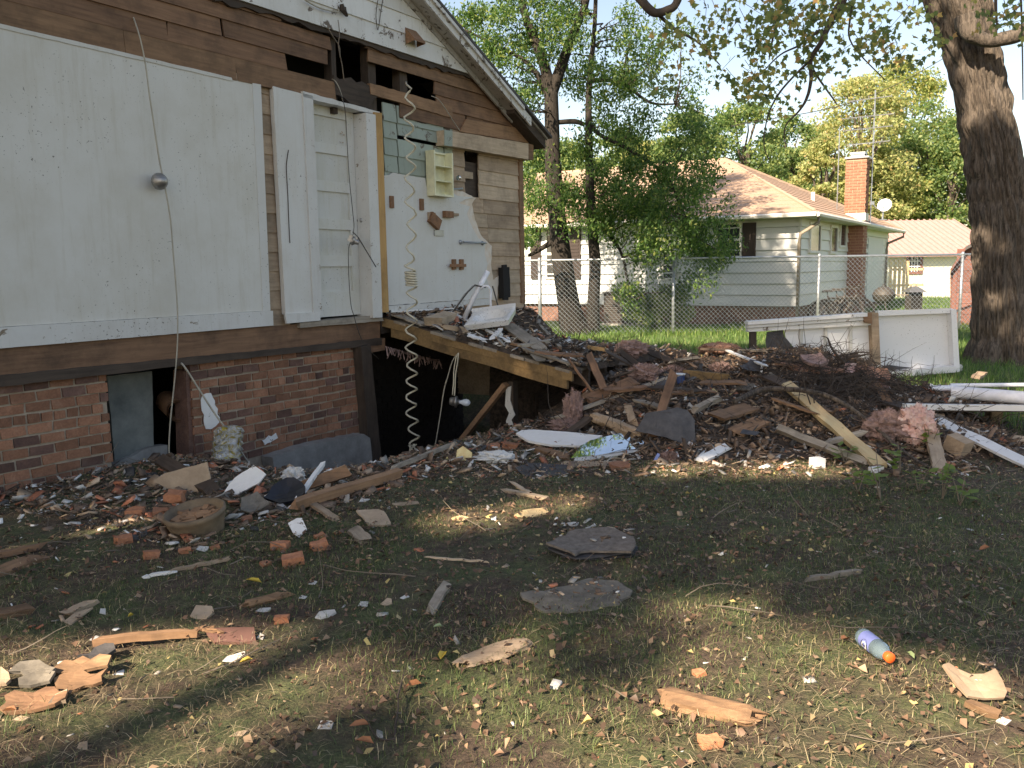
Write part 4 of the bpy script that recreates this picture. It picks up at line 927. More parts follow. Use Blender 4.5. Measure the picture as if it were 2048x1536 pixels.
# --- big trunk on the right
BY = 13.4
big = T('big_tree', 'huge ridged trunk on the right with a broken stub branch near its top', 'tree', (at(2012, 722, BY).x, BY, 0))
def trunk_mesh():
    cl = [(2010, 760, 168), (2012, 728, 140), (2012, 680, 122), (2010, 600, 116), (2004, 500, 108), (1996, 400, 104), (1985, 310, 102), (1966, 210, 96), (1945, 110, 96), (1912, 0, 112), (1885, -120, 120), (1860, -300, 110), (1830, -560, 95)]
    P, Rr = path3(cl, BY); P[0].z = -.12; P, Rr = smoothpath(P, Rr, 16); N, K = len(P), 240
    A = np.linspace(0, 2 * np.pi, K, endpoint=False); V = np.zeros((N, K, 3)); s = 0; cu = np.cos(A); su = np.sin(A)
    for i in range(N):
        if i: s += (P[i] - P[i - 1]).length
        ax = A * 9 / np.pi; rid = np.abs(vn(A * 11 + 2.2 * vn(A * 2, s * 1.4 + A * 0), np.full(K, s * 2.9)) - .5) * 2
        wrap = smst(0, .25, A) * smst(2 * np.pi, 2 * np.pi - .25, A)
        flare = .12 * math.exp(-max(P[i].z, 0) / .28) * (.5 + .5 * np.cos(A * 5 + 1))
        r = Rr[i] + (-.055 + .095 * rid + .02 * (vn(A * 5, np.full(K, s * 6)) - .5)) * (1 - 0 * wrap) + flare
        V[i, :, 0] = P[i].x - big.location.x + cu * r; V[i, :, 1] = P[i].y - BY + su * r; V[i, :, 2] = P[i].z
    F = [(i * K + k, i * K + (k + 1) % K, (i + 1) * K + (k + 1) % K, (i + 1) * K + k) for i in range(N - 1) for k in range(K)]
    return arr_mesh('trunk', V.reshape(-1, 3), F, MT['bark'], smooth=True)
link('trunk', trunk_mesh(), big)
def bp(pl, Y, Y2=None):
    n = len(pl); P = [at(x, y, Y + (Y2 - Y if Y2 else 0) * i / (n - 1)) - big.location for i, (x, y, w_) in enumerate(pl)]; Rr = [w_ / 2 / PXM(Y) for x, y, w_ in pl]; return smoothpath(P, Rr, 5)
P, Rr = bp([(1938, 50, 40), (1942, 66, 34), (1958, 76, 26), (1978, 82, 24), (2005, 78, 26), (2035, 70, 28), (2062, 52, 26), (2110, 20, 22), (2150, -60, 16)], 12.85, 12.6)
M_('broken_branch', MB().tube(P, Rr, 12), MT['bark'], big, True)
M_('branch_knot', MB().tube(*bp([(1930, 30, 40), (1934, 50, 44), (1940, 66, 30)], 12.93), 12), MT['bark'], big, True)
# boughs of this tree hanging into the top of the picture
def maple(C, size, rs):
    n = len(C); ang = np.array([-90, -50, -30, 10, 25, 55, 90, 125, 155, 170, 210, 230]) * np.pi / 180; rad = np.array([.30, .42, .30, .62, .34, .36, .75, .36, .34, .62, .30, .42])
    L = size * rs.uniform(.65, 1.2, n)[:, None, None]; a = nrmz(rs.normal(size=(n, 3)) + np.array([0, 0, -.9])); b = nrmz(np.cross(a, rs.normal(size=(n, 3)) + np.array([0, 2., 0])))
    V = C[:, None, :] + L * (a[:, None, :] * (np.sin(ang) * rad)[None, :, None] + b[:, None, :] * (np.cos(ang) * rad)[None, :, None]); return V.reshape(-1, 3)
boughs = [[(1700, -120, 30), (1692, -20, 20), (1662, 40, 13), (1642, 85, 10), (1622, 118, 9), (1622, 160, 7), (1614, 195, 6), (1598, 222, 4), (1572, 250, 3), (1568, 280, 2)],
    [(1622, 120, 6), (1590, 150, 4), (1556, 190, 4), (1535, 235, 3), (1528, 290, 2), (1538, 320, 2)], [(1626, 140, 5), (1645, 168, 4), (1668, 200, 3), (1674, 210, 2)],
    [(1230, -60, 22), (1275, -8, 17), (1300, 20, 17), (1315, 26, 16), (1335, 20, 16), (1352, 8, 15), (1375, -40, 18), (1480, -140, 26)], [(1316, 28, 8), (1345, 55, 6), (1372, 70, 5), (1400, 88, 4), (1440, 130, 2)],
    [(1560, -60, 10), (1556, 30, 5), (1545, 80, 4), (1538, 120, 2)], [(1640, 60, 6), (1600, 90, 4), (1560, 110, 3), (1520, 150, 2)], [(1720, -40, 8), (1700, 40, 4), (1705, 90, 3), (1770, 160, 2)], [(1990, -60, 8), (1992, 20, 5), (1995, 60, 3)], [(2040, -50, 5), (2044, 60, 3), (2046, 200, 2)]]
OY = 10.2; ovr = MB()
for i, pl in enumerate(boughs): ovr.tube(*bp(pl, OY + .1 * (i % 3)), 7)
rs = np.random.RandomState(21); LC = []
for cx, cy, rx, ry, n in [(1470, 40, 110, 60, 230), (1560, 60, 90, 70, 230), (1640, 40, 90, 50, 200), (1580, 150, 70, 60, 150), (1480, 150, 60, 60, 100), (1710, 110, 60, 50, 110), (1780, 60, 80, 55, 150), (1830, 40, 50, 40, 60), (1800, 130, 60, 30, 55), (1860, 90, 30, 30, 30), (1400, 60, 70, 50, 130), (1360, 130, 60, 60, 70), (1540, 190, 50, 30, 60), (1590, 20, 250, 25, 200), (2000, 30, 40, 35, 30), (2035, 100, 15, 100, 25), (1600, -120, 300, 80, 300), (1480, 190, 40, 30, 40), (1690, 30, 40, 30, 50)]:
    k = max(3, n // 18)
    for j in range(k):
        q = 2 * math.pi * rs.rand(); r_ = math.sqrt(rs.rand()); c = at(cx + rx * r_ * math.cos(q), cy + ry * r_ * math.sin(q), OY + rs.uniform(-.7, .8)) - big.location
        e = c + Vector((rs.uniform(-.25, .25), rs.uniform(-.2, .2), rs.uniform(.05, .3))); limb(ovr, e, c, .004, .002, 0, 3, 3, .1); LC.append(blob(c, .22, 14, rs, .8))
tag(M_('bough', ovr, MT['twig'], big, True), kind='stuff')
link('leaves', leaf_mesh('leaves', maple(np.concatenate(LC), .074, rs), MT['leafmp'], 12), big)
# --- trees along the back
BT = [(1365, 232, 60, 120, 42, 'leafbg2', 'grey green tree rising just behind the roof ridge of the grey house'), (1480, 215, 75, 170, 44, 'leafbg2', 'mid green round tree behind the peak of the brown roof'), (1575, 240, 50, 110, 50, 'leafbg2', 'darker green tree right of the roof peak, set back'),
    (1648, 275, 48, 130, 36, 'leafbg3', 'bright yellow tree just left of the brick chimney'), (1715, 165, 85, 150, 52, 'leafbg3', 'tall sparse yellowing tree behind the aerial'), (1790, 130, 75, 180, 60, 'leafbg1', 'tall yellow green tree between chimney and big trunk'),
    (1765, 300, 60, 110, 54, 'leafbg1', 'leafy yellow green tree right of the chimney over the dish'), (1850, 215, 75, 170, 56, 'leafbg2', 'dense green tree left of the big trunk'), (1895, 290, 60, 130, 54, 'leafbg2', 'deep green tree touching the left edge of the big trunk'),
    (1560, 330, 60, 80, 56, 'leafbg1', 'pale yellow green tree low behind the right roof slope'), (2050, 330, 50, 150, 44, 'leafbg1', 'yellow green tree visible right of the big trunk'), (1690, 335, 50, 80, 58, 'leafbg1', 'low yellow tree behind the chimney shaft'), (1240, 270, 60, 90, 60, 'leafbg2', 'distant tree seen through the slim trees over the roof'), (1120, 290, 60, 90, 60, 'leafbg2', 'distant tree at the left behind the forked trunk'), (1300, 290, 50, 70, 55, 'leafbg1', 'distant pale tree left of the roof peak')]
for i, (cx, top, rxp, hp, Y, mt, lab) in enumerate(BT):
    rs = np.random.RandomState(100 + i); k = PXM(Y); base = at(cx, 570, Y); base.z = 0; zt = at(cx, top, Y).z; rx = rxp / k * 1.25
    t = T('background_tree', lab, 'tree', base, 0, 'trees behind the neighbour house'); zc0 = zt - hp / k * 1.9
    zc0 = max(1.5, zc0); mb = MB(); limb(mb, (0, 0, -.2), (rs.uniform(-.4, .4), 0, zt * .8), .30, .07, 0, 8, 7, .03); L = []
    ncl = int(46 + rxp * .6)
    for j in range(ncl):
        u = rs.rand(); z_ = zc0 + (zt - zc0) * u; rad = rx * math.sqrt(max(.04, 1 - (2 * u - 1.0) ** 2)) * (.55 + .45 * rs.rand()); q = 2 * math.pi * rs.rand()
        c = np.array([rad * math.cos(q), rad * math.sin(q) * .8, z_]); L.append(blob(c, rs.uniform(.55, 1.1) * rx / 2.6, int(150 + 60 * rs.rand()), rs, .6))
        if j % 4 == 0: limb(mb, (0, 0, max(1, z_ * .65)), tuple(c), .09, .02, 0, 5, 4, .08)
    M_('trunk', mb, MT['bark'], t, True); link('crown', leaf_mesh('crown', leaf_arrays(np.concatenate(L), .011 * Y ** .82 * .75, .6, rs, .2), MT[mt]), t)
# --- unseen trees added to throw the dappled shade, leaves dropped where sun should land
LIT = [(300, 1415, 260, 38), (120, 1445, 180, 45), (130, 1325, 110, 22), (330, 1290, 95, 16), (480, 1280, 50, 14), (1560, 1440, 260, 75), (1540, 1330, 60, 60), (1850, 1500, 220, 50), (1150, 1480, 120, 35), (1480, 945, 170, 12), (1120, 1012, 60, 14), (930, 1040, 50, 10), (240, 1072, 25, 10), (1075, 1420, 50, 12), (380, 1395, 60, 12), (1180, 690, 60, 20), (1340, 672, 25, 8), (1880, 690, 80, 18)]  # patches of sun shaped by dropping leaves from the unseen crowns
LG = []
for x, y, a, b in LIT:
    xp = .40 if a * b > 3500 else .15
    c = G(x, y); e = G(x + a, y); f = G(x, y - b); g_ = G(x, y + b); LG.append((c.x, (f.y + g_.y) / 2, abs(e.x - c.x) + xp, max(.06, (f.y - g_.y) / 2) + xp))
def in_lit(gxy, rs, edge=.14):
    o = np.zeros(len(gxy), bool); jx = (fbm(gxy[:, 0] * 2.2 + 9, gxy[:, 1] * 2.2, 3) - .40) * 2.6 + rs.normal(size=len(gxy)) * .08
    for cx, cy, a, b in LG: o |= (((gxy[:, 0] - cx) / a) ** 2 + ((gxy[:, 1] - cy) / b) ** 2) < 1 + jx
    fl = fbm(gxy[:, 0] * 2.6 + 50, gxy[:, 1] * 2.6 + 20, 2)
    return o | ((fl > .60) & (gxy[:, 1] < 5.2)) | (fl > .69)
SHT = [(-9.2, -7.2, 13.2, 3.4), (-13.5, -6.5, 14.8, 3.5), (-12.8, -11.6, 14.6, 3.9), (-7.4, -10.8, 13.6, 3.3), (-17.5, -10.0, 16.8, 3.6), (-10.0, -2.8, 15.4, 2.7), (-3.2, -.2, 12.6, 2.7), (-4.9, 9.7, 13.4, 2.6), (-1.2, 5.2, 11.5, 2.0), (-1.5, 2.0, 12.2, 2.2), (-9.6, 11.5, 13.0, 2.4)]
SHL = ['tall unseen shade tree far behind the photographer on the left', 'widest unseen shade tree beyond the yard on the left', 'unseen shade tree furthest behind the photographer', 'unseen shade tree straight behind the photographer', 'outermost tall unseen shade tree of the row', 'slender unseen shade tree level with the house corner', 'added shade tree whose high crown hangs above the photographer', 'unseen shade tree added behind the demolished house, above its roof', 'small high shade crown added above the fallen floor', 'small high shade crown added in front of the house door', 'second unseen shade tree added behind the demolished house']
sv = np.array(SUN)
for i, (x, y, z, r) in enumerate(SHT):
    rs = np.random.RandomState(300 + i); t = T('unseen_shade_tree', SHL[i], 'tree', (x, y, 0), 0, 'added shade trees out of frame'); mb = MB(); tx, ty = (0, 0)
    if i in (6, 8, 9): tx, ty = -5.6 - x - .4 * (i - 8), 2.0 - y - .5 * (i - 8)
    t.location = (x + tx, y + ty, 0); limb(mb, (0, 0, -.2), (-tx, -ty, z), .18, .04, 0, 8, 6, .02); L = []
    for j in range(int(85 * (r / 3.3) ** 2)):
        c = nrmz(rs.normal(size=(1, 3)))[0] * r * (.35 + .65 * rs.rand()) * np.array([1, 1, .72]) + np.array([-tx, -ty, z]); L.append(blob(c, .9, 105, rs, .7))
        if j % 12 == 0: limb(mb, (-tx * .8, -ty * .8, z * .8), tuple(c), .035, .01, 0, 5, 4, .06)
    C = np.concatenate(L); wv = C + np.array(t.location); g_ = wv[:, :2] - sv[:2] * (wv[:, 2] / sv[2])[:, None]
    ok = ~in_lit(g_, rs)
    q = wv - np.array(NC); tt = (q @ np.array(WU)) / (sv @ np.array(WU)); hit = wv - sv * tt[:, None]; yl = (hit - np.array(NC)) @ np.array(WY)
    ok &= ~((yl > -.5) & (hit[:, 2] > zE + .35)) | (tt < 0)                  # the roof and the far side stay in the sun
    tb_ = (wv[:, 1] - BY) / sv[1]; hb = wv - sv * tb_[:, None]; ok &= ~((np.abs(hb[:, 0] - big.location.x) < .9) & (hb[:, 2] > 3.0 + .5 * rs.rand(len(wv))))
    ok &= ~((wv[:, 1] > .5) & ((wv[:, 2] - CAMH) / np.maximum(wv[:, 1], .5) < .36))
    tt = (wv[:, 1] - TY) / sv[1]; ok &= ~((wv - sv * tt[:, None])[:, 2] > 5.0)
    M_('trunk', mb, MT['bark2'], t, True); link('crown', leaf_mesh('crown', leaf_arrays(C[ok], .24, .65, rs, .2), MT['leafsh']), t)
# ================================================================== GRASS, LITTER, SPLINTERS (nobody could count these)
rs = np.random.RandomState(77)
def tri_area(n, y0, y1, half=.72, pad=1.2):                  # points of the yard inside the field of view
    y = np.sqrt(rs.uniform(y0 ** 2, y1 ** 2, n)); x = rs.uniform(-1, 1, n) * (y * half + pad); return x, y
def housemask(x, y, m=.02):
    u, d = loc(x, y); return ~((d < m) & (u < uR + .1))
def yardgrass(n, y0, y1, h0, h1, wd, seed, dens, mat, name, label, lean=.5, clear=True):
    x, y = tri_area(n, y0, y1); k = housemask(x, y) & (dens(x, y) > rs.rand(n))
    if clear: k &= (mound(x, y) < .03) & (debris(x, y) < -1)
    x, y = x[k], y[k]; n = len(x); z = Hg(x, y); h = rs.uniform(h0, h1, n) * (.6 + .8 * fbm(x * 1.5, y * 1.5, 2)); q = rs.uniform(0, 2 * np.pi, n); w_ = wd * rs.uniform(.6, 1.3, n)
    ln = h * rs.uniform(.1, 1.0, n) * lean * 2; dx, dy = np.cos(q), np.sin(q); bx, by = -dy * w_, dx * w_
    V = np.stack([np.stack([x - bx, y - by, z - .01], 1), np.stack([x + bx, y + by, z - .01], 1),
        np.stack([x + bx * .7 + dx * ln * .35, y + by * .7 + dy * ln * .35, z + h * .62], 1), np.stack([x - bx * .7 + dx * ln * .35, y - by * .7 + dy * ln * .35, z + h * .62], 1),
        np.stack([x + dx * ln, y + dy * ln, z + h], 1), np.stack([x + dx * ln + .0008, y + dy * ln, z + h * .99], 1)], 1).reshape(-1, 3)
    b = np.arange(n)[:, None] * 6; F = np.concatenate([b + [0, 1, 2, 3], b + [3, 2, 5, 4]], 1).reshape(-1, 4)
    return tag(link(name, arr_mesh(name, V, F, mat)), label, 'grass', kind='stuff')
MT['grassn'] = leafmat('yard_grass', [(0, (.05, .075, .027)), (.4, (.09, .14, .045)), (.8, (.15, .19, .07)), (.93, (.32, .27, .14)), (1, (.46, .39, .23))], .3)
MT['grassl'] = leafmat('lawn_grass', [(0, (.04, .095, .022)), (.5, (.08, .165, .038)), (.9, (.17, .25, .07)), (1, (.30, .31, .13))], .35)
MT['straw'] = leafmat('dry_straw', [(0, (.11, .083, .052)), (.55, (.25, .19, .115)), (1, (.52, .43, .28))], .15)
MT['litter'] = leafmat('brown_leaf_litter', [(0, (.05, .032, .022)), (.4, (.12, .072, .048)), (.75, (.22, .135, .09)), (.93, (.36, .25, .16)), (1, (.45, .37, .15))], .15)
gpatch = lambda x, y: np.maximum(smst(.40, .60, fbm(x * .9 + 2, y * .9 + 11, 4)) * .9 + .16, 1.0 * np.exp(-((x - 1.6) / 1.6) ** 2 - ((y - 5.7) / .7) ** 2))
yardgrass(255000, 1.9, 8.2, .010, .036, .0014, 1, lambda x, y: gpatch(x, y) * (1 - .75 * smst(2.6, 1.2, loc(x, y)[1])), MT['grassn'], 'yard_grass', 'thin short grass of the trampled yard', 1.0)
yardgrass(10000, 1.9, 8.6, .03, .07, .0017, 2, lambda x, y: smst(.58, .70, fbm(x * 1.8 + 20, y * 1.8 + 3, 3)), MT['grassn'], 'grass_tufts', 'longer scattered grass tufts of the yard', .6)
yardgrass(70000, 8.0, 14.5, .05, .16, .004, 3, lambda x, y: (.5 + .5 * smst(.35, .6, fbm(x * .7, y * .7, 3))) * ((loc(x, y)[0] > 8.3) | (loc(x, y)[1] > 3.2)), MT['grassl'], 'side_lawn', 'green lawn around the rubble mound', .6)
yardgrass(95000, 13.5, 22.5, .05, .17, .006, 4, lambda x, y: .35 + .65 * smst(.35, .55, fbm(x * .6 + 4, y * .6, 3)), MT['grassl'], 'tall_lawn', 'tall unmown green lawn along the chain link fence', .55)
yardgrass(60000, 22, 42, .05, .14, .012, 5, lambda x, y: (x > 6) * 1.0, MT['grassl'], 'far_lawn', 'bright lawn between the far buildings', .5)
# dry straw lying flat, packed in the near yard to brighten its sun patches
x, y = tri_area(105000, 1.9, 8.5); k = housemask(x, y) & (np.maximum(smst(.38, .55, fbm(x * 1.1 + 31, y * 1.1 + 5, 3)) * .35 + .06, 1.0 * (y < 3.6) * smst(.3, .5, fbm(x * 1.6 + 31, y * 1.6 + 5, 3))) > rs.rand(len(x))) & (mound(x, y) < .05); x, y = x[k], y[k]; n = len(x)
z = Hg(x, y) + rs.uniform(.003, .024, n); q = rs.uniform(0, 2 * np.pi, n); L = rs.uniform(.02, .09, n); w_ = rs.uniform(.0005, .0011, n); dz = rs.normal(0, .007, n); bn = rs.normal(0, .12, n)
dx, dy = np.cos(q), np.sin(q); ex, ey = np.cos(q + bn), np.sin(q + bn); px_, py_ = -dy * w_, dx * w_
V = np.stack([np.stack([x - px_, y - py_, z - dz], 1), np.stack([x + px_, y + py_, z - dz], 1), np.stack([x + dx * L * .5 + px_, y + dy * L * .5 + py_, z + .008], 1), np.stack([x + dx * L * .5 - px_, y + dy * L * .5 - py_, z + .008], 1),
    np.stack([x + (dx + ex) * L * .5 + px_ * .4, y + (dy + ey) * L * .5 + py_ * .4, z + dz], 1), np.stack([x + (dx + ex) * L * .5 - px_ * .4, y + (dy + ey) * L * .5 - py_ * .4, z + dz], 1)], 1).reshape(-1, 3)
b = np.arange(n)[:, None] * 6; F = np.concatenate([b + [0, 1, 2, 3], b + [3, 2, 4, 5]], 1).reshape(-1, 4)
tag(link('dry_straw', arr_mesh('dry_straw', V, F, MT['straw'])), 'dead straw matted over the yard', 'straw', kind='stuff')
# fallen leaves
def litter(n, y0, y1, size, name, dens, zf, mat, label):
    x, y = tri_area(n, y0, y1); k = housemask(x, y, -.05) & (dens(x, y) > rs.rand(n)); x, y = x[k], y[k]; n = len(x); z = zf(x, y) + rs.uniform(.004, .03, n)
    q = rs.uniform(0, 2 * np.pi, n); L = size * rs.uniform(.5, 1.3, n); W_ = L * rs.uniform(.4, .8, n); t1, t2, t3 = rs.normal(0, .35, (3, n)); dx, dy = np.cos(q), np.sin(q)
    def pt(a, b, c): return np.stack([x + dx * a - dy * b, y + dy * a + dx * b, z + c], 1)
    V = np.stack([pt(-L * .5, 0, L * t1 * .5), pt(-L * .1, -W_ * .5, L * t2 * .6 + .004), pt(L * .5, 0, L * t3 * .6), pt(-L * .05, W_ * .5, L * t1 * .5 + .006)], 1).reshape(-1, 3)
    b = np.arange(n)[:, None] * 4; F = np.concatenate([b + [0, 1, 2], b + [0, 2, 3]], 1).reshape(-1, 3)
    return tag(link(name, arr_mesh(name, V, F, mat)), label, 'leaves', kind='stuff')
litter(30000, 1.9, 9, .032, 'leaf_litter', lambda x, y: .15 + .85 * np.maximum(smst(.40, .6, fbm(x * 1.3 + 60, y * 1.3, 3)), np.exp(-((x + .35) / 1.2) ** 2 - ((y - 5.5) / 1.0) ** 2)), Hg, MT['litter'], 'brown fallen leaves over the yard')
litter(34000, 1.9, 8.5, .018, 'leaf_crumbs', lambda x, y: .35 + .65 * smst(.38, .6, fbm(x * 1.7 + 8, y * 1.7 + 70, 3)), Hg, MT['litter'], 'broken leaf crumbs over the yard')
litter(9000, 6.5, 12, .05, 'mound_leaves', lambda x, y: (mound(x, y) > .05) * .9, Zs, MT['litter'], 'dead leaves over the rubble mound')
# splinters, crumbs and chips of the demolition
MT['chipw'] = mottled('white_crumbs', (.50, .49, .46), (.72, .71, .68), 20, .8, .2, .002, 0, island=.35)
MT['chipb'] = mottled('brown_splinters', (.05, .034, .024), (.15, .10, .07), 12, .9, .3, .002, 0, island=.6)
MT['chipt'] = mottled('tan_splinters', (.18, .125, .085), (.34, .25, .175), 12, .9, .3, .002, 0, island=.45)
MT['chipr'] = mottled('brick_crumbs', (.20, .07, .04), (.36, .14, .08), 14, .9, .4, .003, 0, island=.4)
MT['chipk'] = mottled('dark_felt_scraps', (.02, .02, .021), (.065, .062, .06), 12, .9, .3, .003, 0, island=.5)
MT['chipg'] = mottled('grey_scraps', (.16, .15, .14), (.30, .285, .26), 12, .9, .3, .003, 0, island=.4)
def chips(name, label, x, y, zf, lmin, lmax, asp, pal, probs, seed, tilt=.35, thin=.25, sink=.0):
    r_ = np.random.RandomState(seed); n = len(x); z = zf(x, y); L = lmin * (lmax / lmin) ** (r_.rand(n) ** 1.6); A_ = L * r_.uniform(asp[0], asp[1], n); T_ = np.minimum(A_, L) * r_.uniform(thin * .4, thin, n) + .002
    q = r_.uniform(0, 2 * np.pi, n); p_ = r_.normal(0, tilt, n); g_ = r_.normal(0, tilt, n)
    a = np.stack([np.cos(q) * np.cos(p_), np.sin(q) * np.cos(p_), np.sin(p_)], 1); b = np.cross(np.stack([np.sin(g_) * np.sin(q), -np.sin(g_) * np.cos(q), np.cos(g_)], 1), a); b = nrmz(b); c = np.cross(a, b)
    C = np.stack([x, y, z + T_ * .5 + np.abs(np.sin(p_)) * L * .3 - sink], 1); V = []
    for sx, sy, sz in ((-1, -1, -1), (1, -1, -1), (1, 1, -1), (-1, 1, -1), (-1, -1, 1), (1, -1, 1), (1, 1, 1), (-1, 1, 1)):
        j = r_.uniform(.55, 1.1, n); V.append(C + a * (sx * L * .5 * j)[:, None] + b * (sy * A_ * .5 * r_.uniform(.6, 1.1, n))[:, None] + c * (sz * T_ * .5)[:, None])
    V = np.stack(V, 1).reshape(-1, 3); bq = np.arange(n)[:, None, None] * 8
    F = (bq + np.array([(3, 2, 1, 0), (4, 5, 6, 7), (0, 1, 5, 4), (1, 2, 6, 5), (2, 3, 7, 6), (3, 0, 4, 7)])[None]).reshape(-1, 4)
    return tag(link(name, arr_mesh(name, V, F, [MT[p] for p in pal], np.repeat(r_.choice(len(pal), n, p=probs), 6))), label, 'debris', kind='stuff')
ALLP = ['chipw', 'chipb', 'chipt', 'chipr', 'chipk', 'chipg']
x, y = tri_area(4200, 2.2, 7.6); u, d = loc(x, y); k = housemask(x, y) & (np.exp(-np.maximum(d - 1.2, 0) / 1.1) * .9 + .13 > rs.rand(len(x))) & (debris(x, y) < -1); x, y = x[k], y[k]
chips('yard_chips', 'small broken chips strewn over the yard', x, y, Hg, .012, .075, (.25, .8), ALLP, [.13, .37, .19, .12, .07, .12], 1, sink=.006)
x, y = tri_area(7000, 2.0, 7.8); k = housemask(x, y) & (debris(x, y) < -1) & (np.exp(-np.maximum(loc(x, y)[1] - 1.5, 0) / 1.6) + .2 > rs.rand(len(x))); x, y = x[k], y[k]
chips('yard_crumbs', 'tiny brown crumbs and splinters trodden into the yard', x, y, Hg, .006, .045, (.15, .6), ALLP, [.05, .50, .22, .09, .06, .08], 31, sink=.003)
u = rs.uniform(-.3, 4.4, 6500); d = .05 + 2.5 * rs.rand(6500) ** 1.1; x, y = unloc(u, d)
chips('wall_foot_rubble', 'fine rubble along the foot of the brick wall', x, y, Hg, .015, .13, (.15, .7), ALLP, [.06, .50, .14, .11, .13, .06], 2)
x = rs.uniform(.1, 5.2, 17000); y = rs.uniform(6.6, 11.6, 17000); k = (mound(x, y) > .02) & (debris(x, y) < -1); x, y = x[k], y[k]
chips('mound_splinters', 'splinters and scraps covering the rubble mound', x, y, Zs, .025, .20, (.04, .28), ALLP, [.02, .63, .07, .015, .22, .045], 3, .4)
u = rs.uniform(uD0 + .03, uD1, 6000); d = rs.uniform(.04, 2.45, 6000); x, y = unloc(u, d)
chips('floor_splinters', 'splinters and scraps over the fallen floor', x, y, Zs, .02, .16, (.1, .5), ALLP, [.10, .46, .16, .03, .14, .11], 4, .35)
x = rs.uniform(.1, 5.0, 16000); y = rs.uniform(6.8, 11.4, 16000); k = (mound(x, y) > .04) & (debris(x, y) < -1); x, y = x[k], y[k]
chips('mound_crumbs', 'dark crumbled felt and bark covering the mound', x, y, Zs, .02, .09, (.3, .9), ALLP, [.015, .62, .07, .015, .25, .03], 23, .5)
x = rs.uniform(-1.0, 3.6, 2600); y = rs.uniform(6.2, 7.6, 2600); k = mound(x, y) < .1; x, y = x[k], y[k]
chips('mound_foot_chips', 'chips and shavings at the foot of the mound', x, y, Zs, .015, .14, (.12, .5), ALLP, [.10, .38, .30, .06, .06, .10], 5)
def twigs(name, label, x, y, zf, L0, L1, r0, mat, seed, up=.25):
    r_ = random.Random(seed); mb = MB(); z = zf(x, y)
    for i in range(len(x)):
        L = r_.uniform(L0, L1); q = r_.uniform(0, 6.28); e = r_.gauss(.05, up); p = Vector((x[i], y[i], z[i] + .01)); P = [p]; 
        for k in range(4):
            q += r_.gauss(0, .35); e += r_.gauss(-.05, .25); p = p + Vector((math.cos(q) * math.cos(e), math.sin(q) * math.cos(e), math.sin(e))) * (L / 4)
            P.append(p)
        r1 = r0 * r_.uniform(.5, 1.5); mb.tube(P, [r1, r1 * .9, r1 * .8, r1 * .6, r1 * .3], 3, False)
    return tag(M_(name, mb, mat), label, 'twigs', kind='stuff')
x = np.concatenate([rs.uniform(.3, 4.6, 900), rs.normal(3.3, .5, 700)]); y = np.concatenate([rs.uniform(7.0, 10.8, 900), rs.normal(8.3, .45, 700)]); k = (mound(x, y) > .04); x, y = x[k], y[k]
twigs('mound_twigs', 'tangle of dead vines and twigs on the mound', x, y, Zs, .12, .6, .004, MT['twig'], 3, .45)
x = rs.uniform(.2, 4.8, 3600); y = rs.uniform(6.9, 11.2, 3600); k = (mound(x, y) > .03); x, y = x[k], y[k]
twigs('mound_fibres', 'fine matted plant fibres over the rubble mound', x, y, Zs, .08, .30, .0018, MT['twig'], 13, .35)
x, y = tri_area(420, 2.2, 8.0); k = housemask(x, y); twigs('yard_twigs', 'thin twigs lying in the yard', x[k], y[k], Hg, .1, .5, .0028, MT['twigl'], 4, .1)
# ================================================================== DEBRIS THINGS
MT['pink'] = mottled('pink_glass_wool', (.36, .17, .145), (.62, .36, .32), 18, 1, .8, .02, .05)
MT['pinkd'] = mottled('dirty_glass_wool', (.09, .062, .055), (.26, .17, .15), 14, 1, .8, .02, .1)
MT['kraft'] = mottled('brown_kraft_batt', (.13, .065, .045), (.30, .17, .12), 9, .9, .6, .02, .1)
MT['foil'] = None
def foilmat():
    m, n, p = new_mat('crumpled_foil'); v = coords(n, (1, 1, 1)); a = noise(n, v, 11, 6, .7, 1.0); c = ramp(n, a, [(.40, (.55, .42, .06)), (.52, (.8, .82, .9)), (.62, (.75, .62, .2))])
    n.links.new(c, p.inputs['Base Color']); p.inputs['Metallic'].default_value = 1; p.inputs['Roughness'].default_value = .28; bump(n, p, a, 1, .06); return m
MT['foil'] = foilmat()
MT['card'] = mottled('tan_fibreboard', (.17, .125, .088), (.28, .215, .155), 8, .9, .3, .004)
MT['rot'] = wood('rotten_orange_wood', (.09, .052, .03), (.21, .125, .07), st=.4); MT['bagk'] = plain('black_plastic_film', (.015, .016, .022), .3)
MT['clay'] = mottled('brown_clay_pot', (.05, .038, .025), (.14, .10, .064), 7, .7, .3, .004); MT['cloth'] = mottled('dirty_white_rag', (.38, .36, .33), (.62, .60, .57), 6, .95, .4, .02)
MT['foam'] = mottled('yellow_foam', (.33, .22, .10), (.50, .36, .19), 14, .9, .6, .01); MT['bluep'] = plain('blue_painted_tin', (.03, .06, .16), .4); MT['blues'] = plain('blue_plastic_shard', (.22, .28, .52), .35)
MT['mirror'] = plain('broken_mirror', (.85, .88, .9), .02, 1.0); MT['redpipe'] = plain('dull_red_clapboard', (.15, .075, .06), .8); MT['gran'] = mottled('granule_shingle', (.05, .042, .036), (.135, .115, .10), 25, .95, .6, .003)
MT['seedl'] = leafmat('seedling_leaves', [(0, (.09, .16, .03)), (1, (.20, .27, .06))], .4)
NRM = Vector((0, 0, 1))
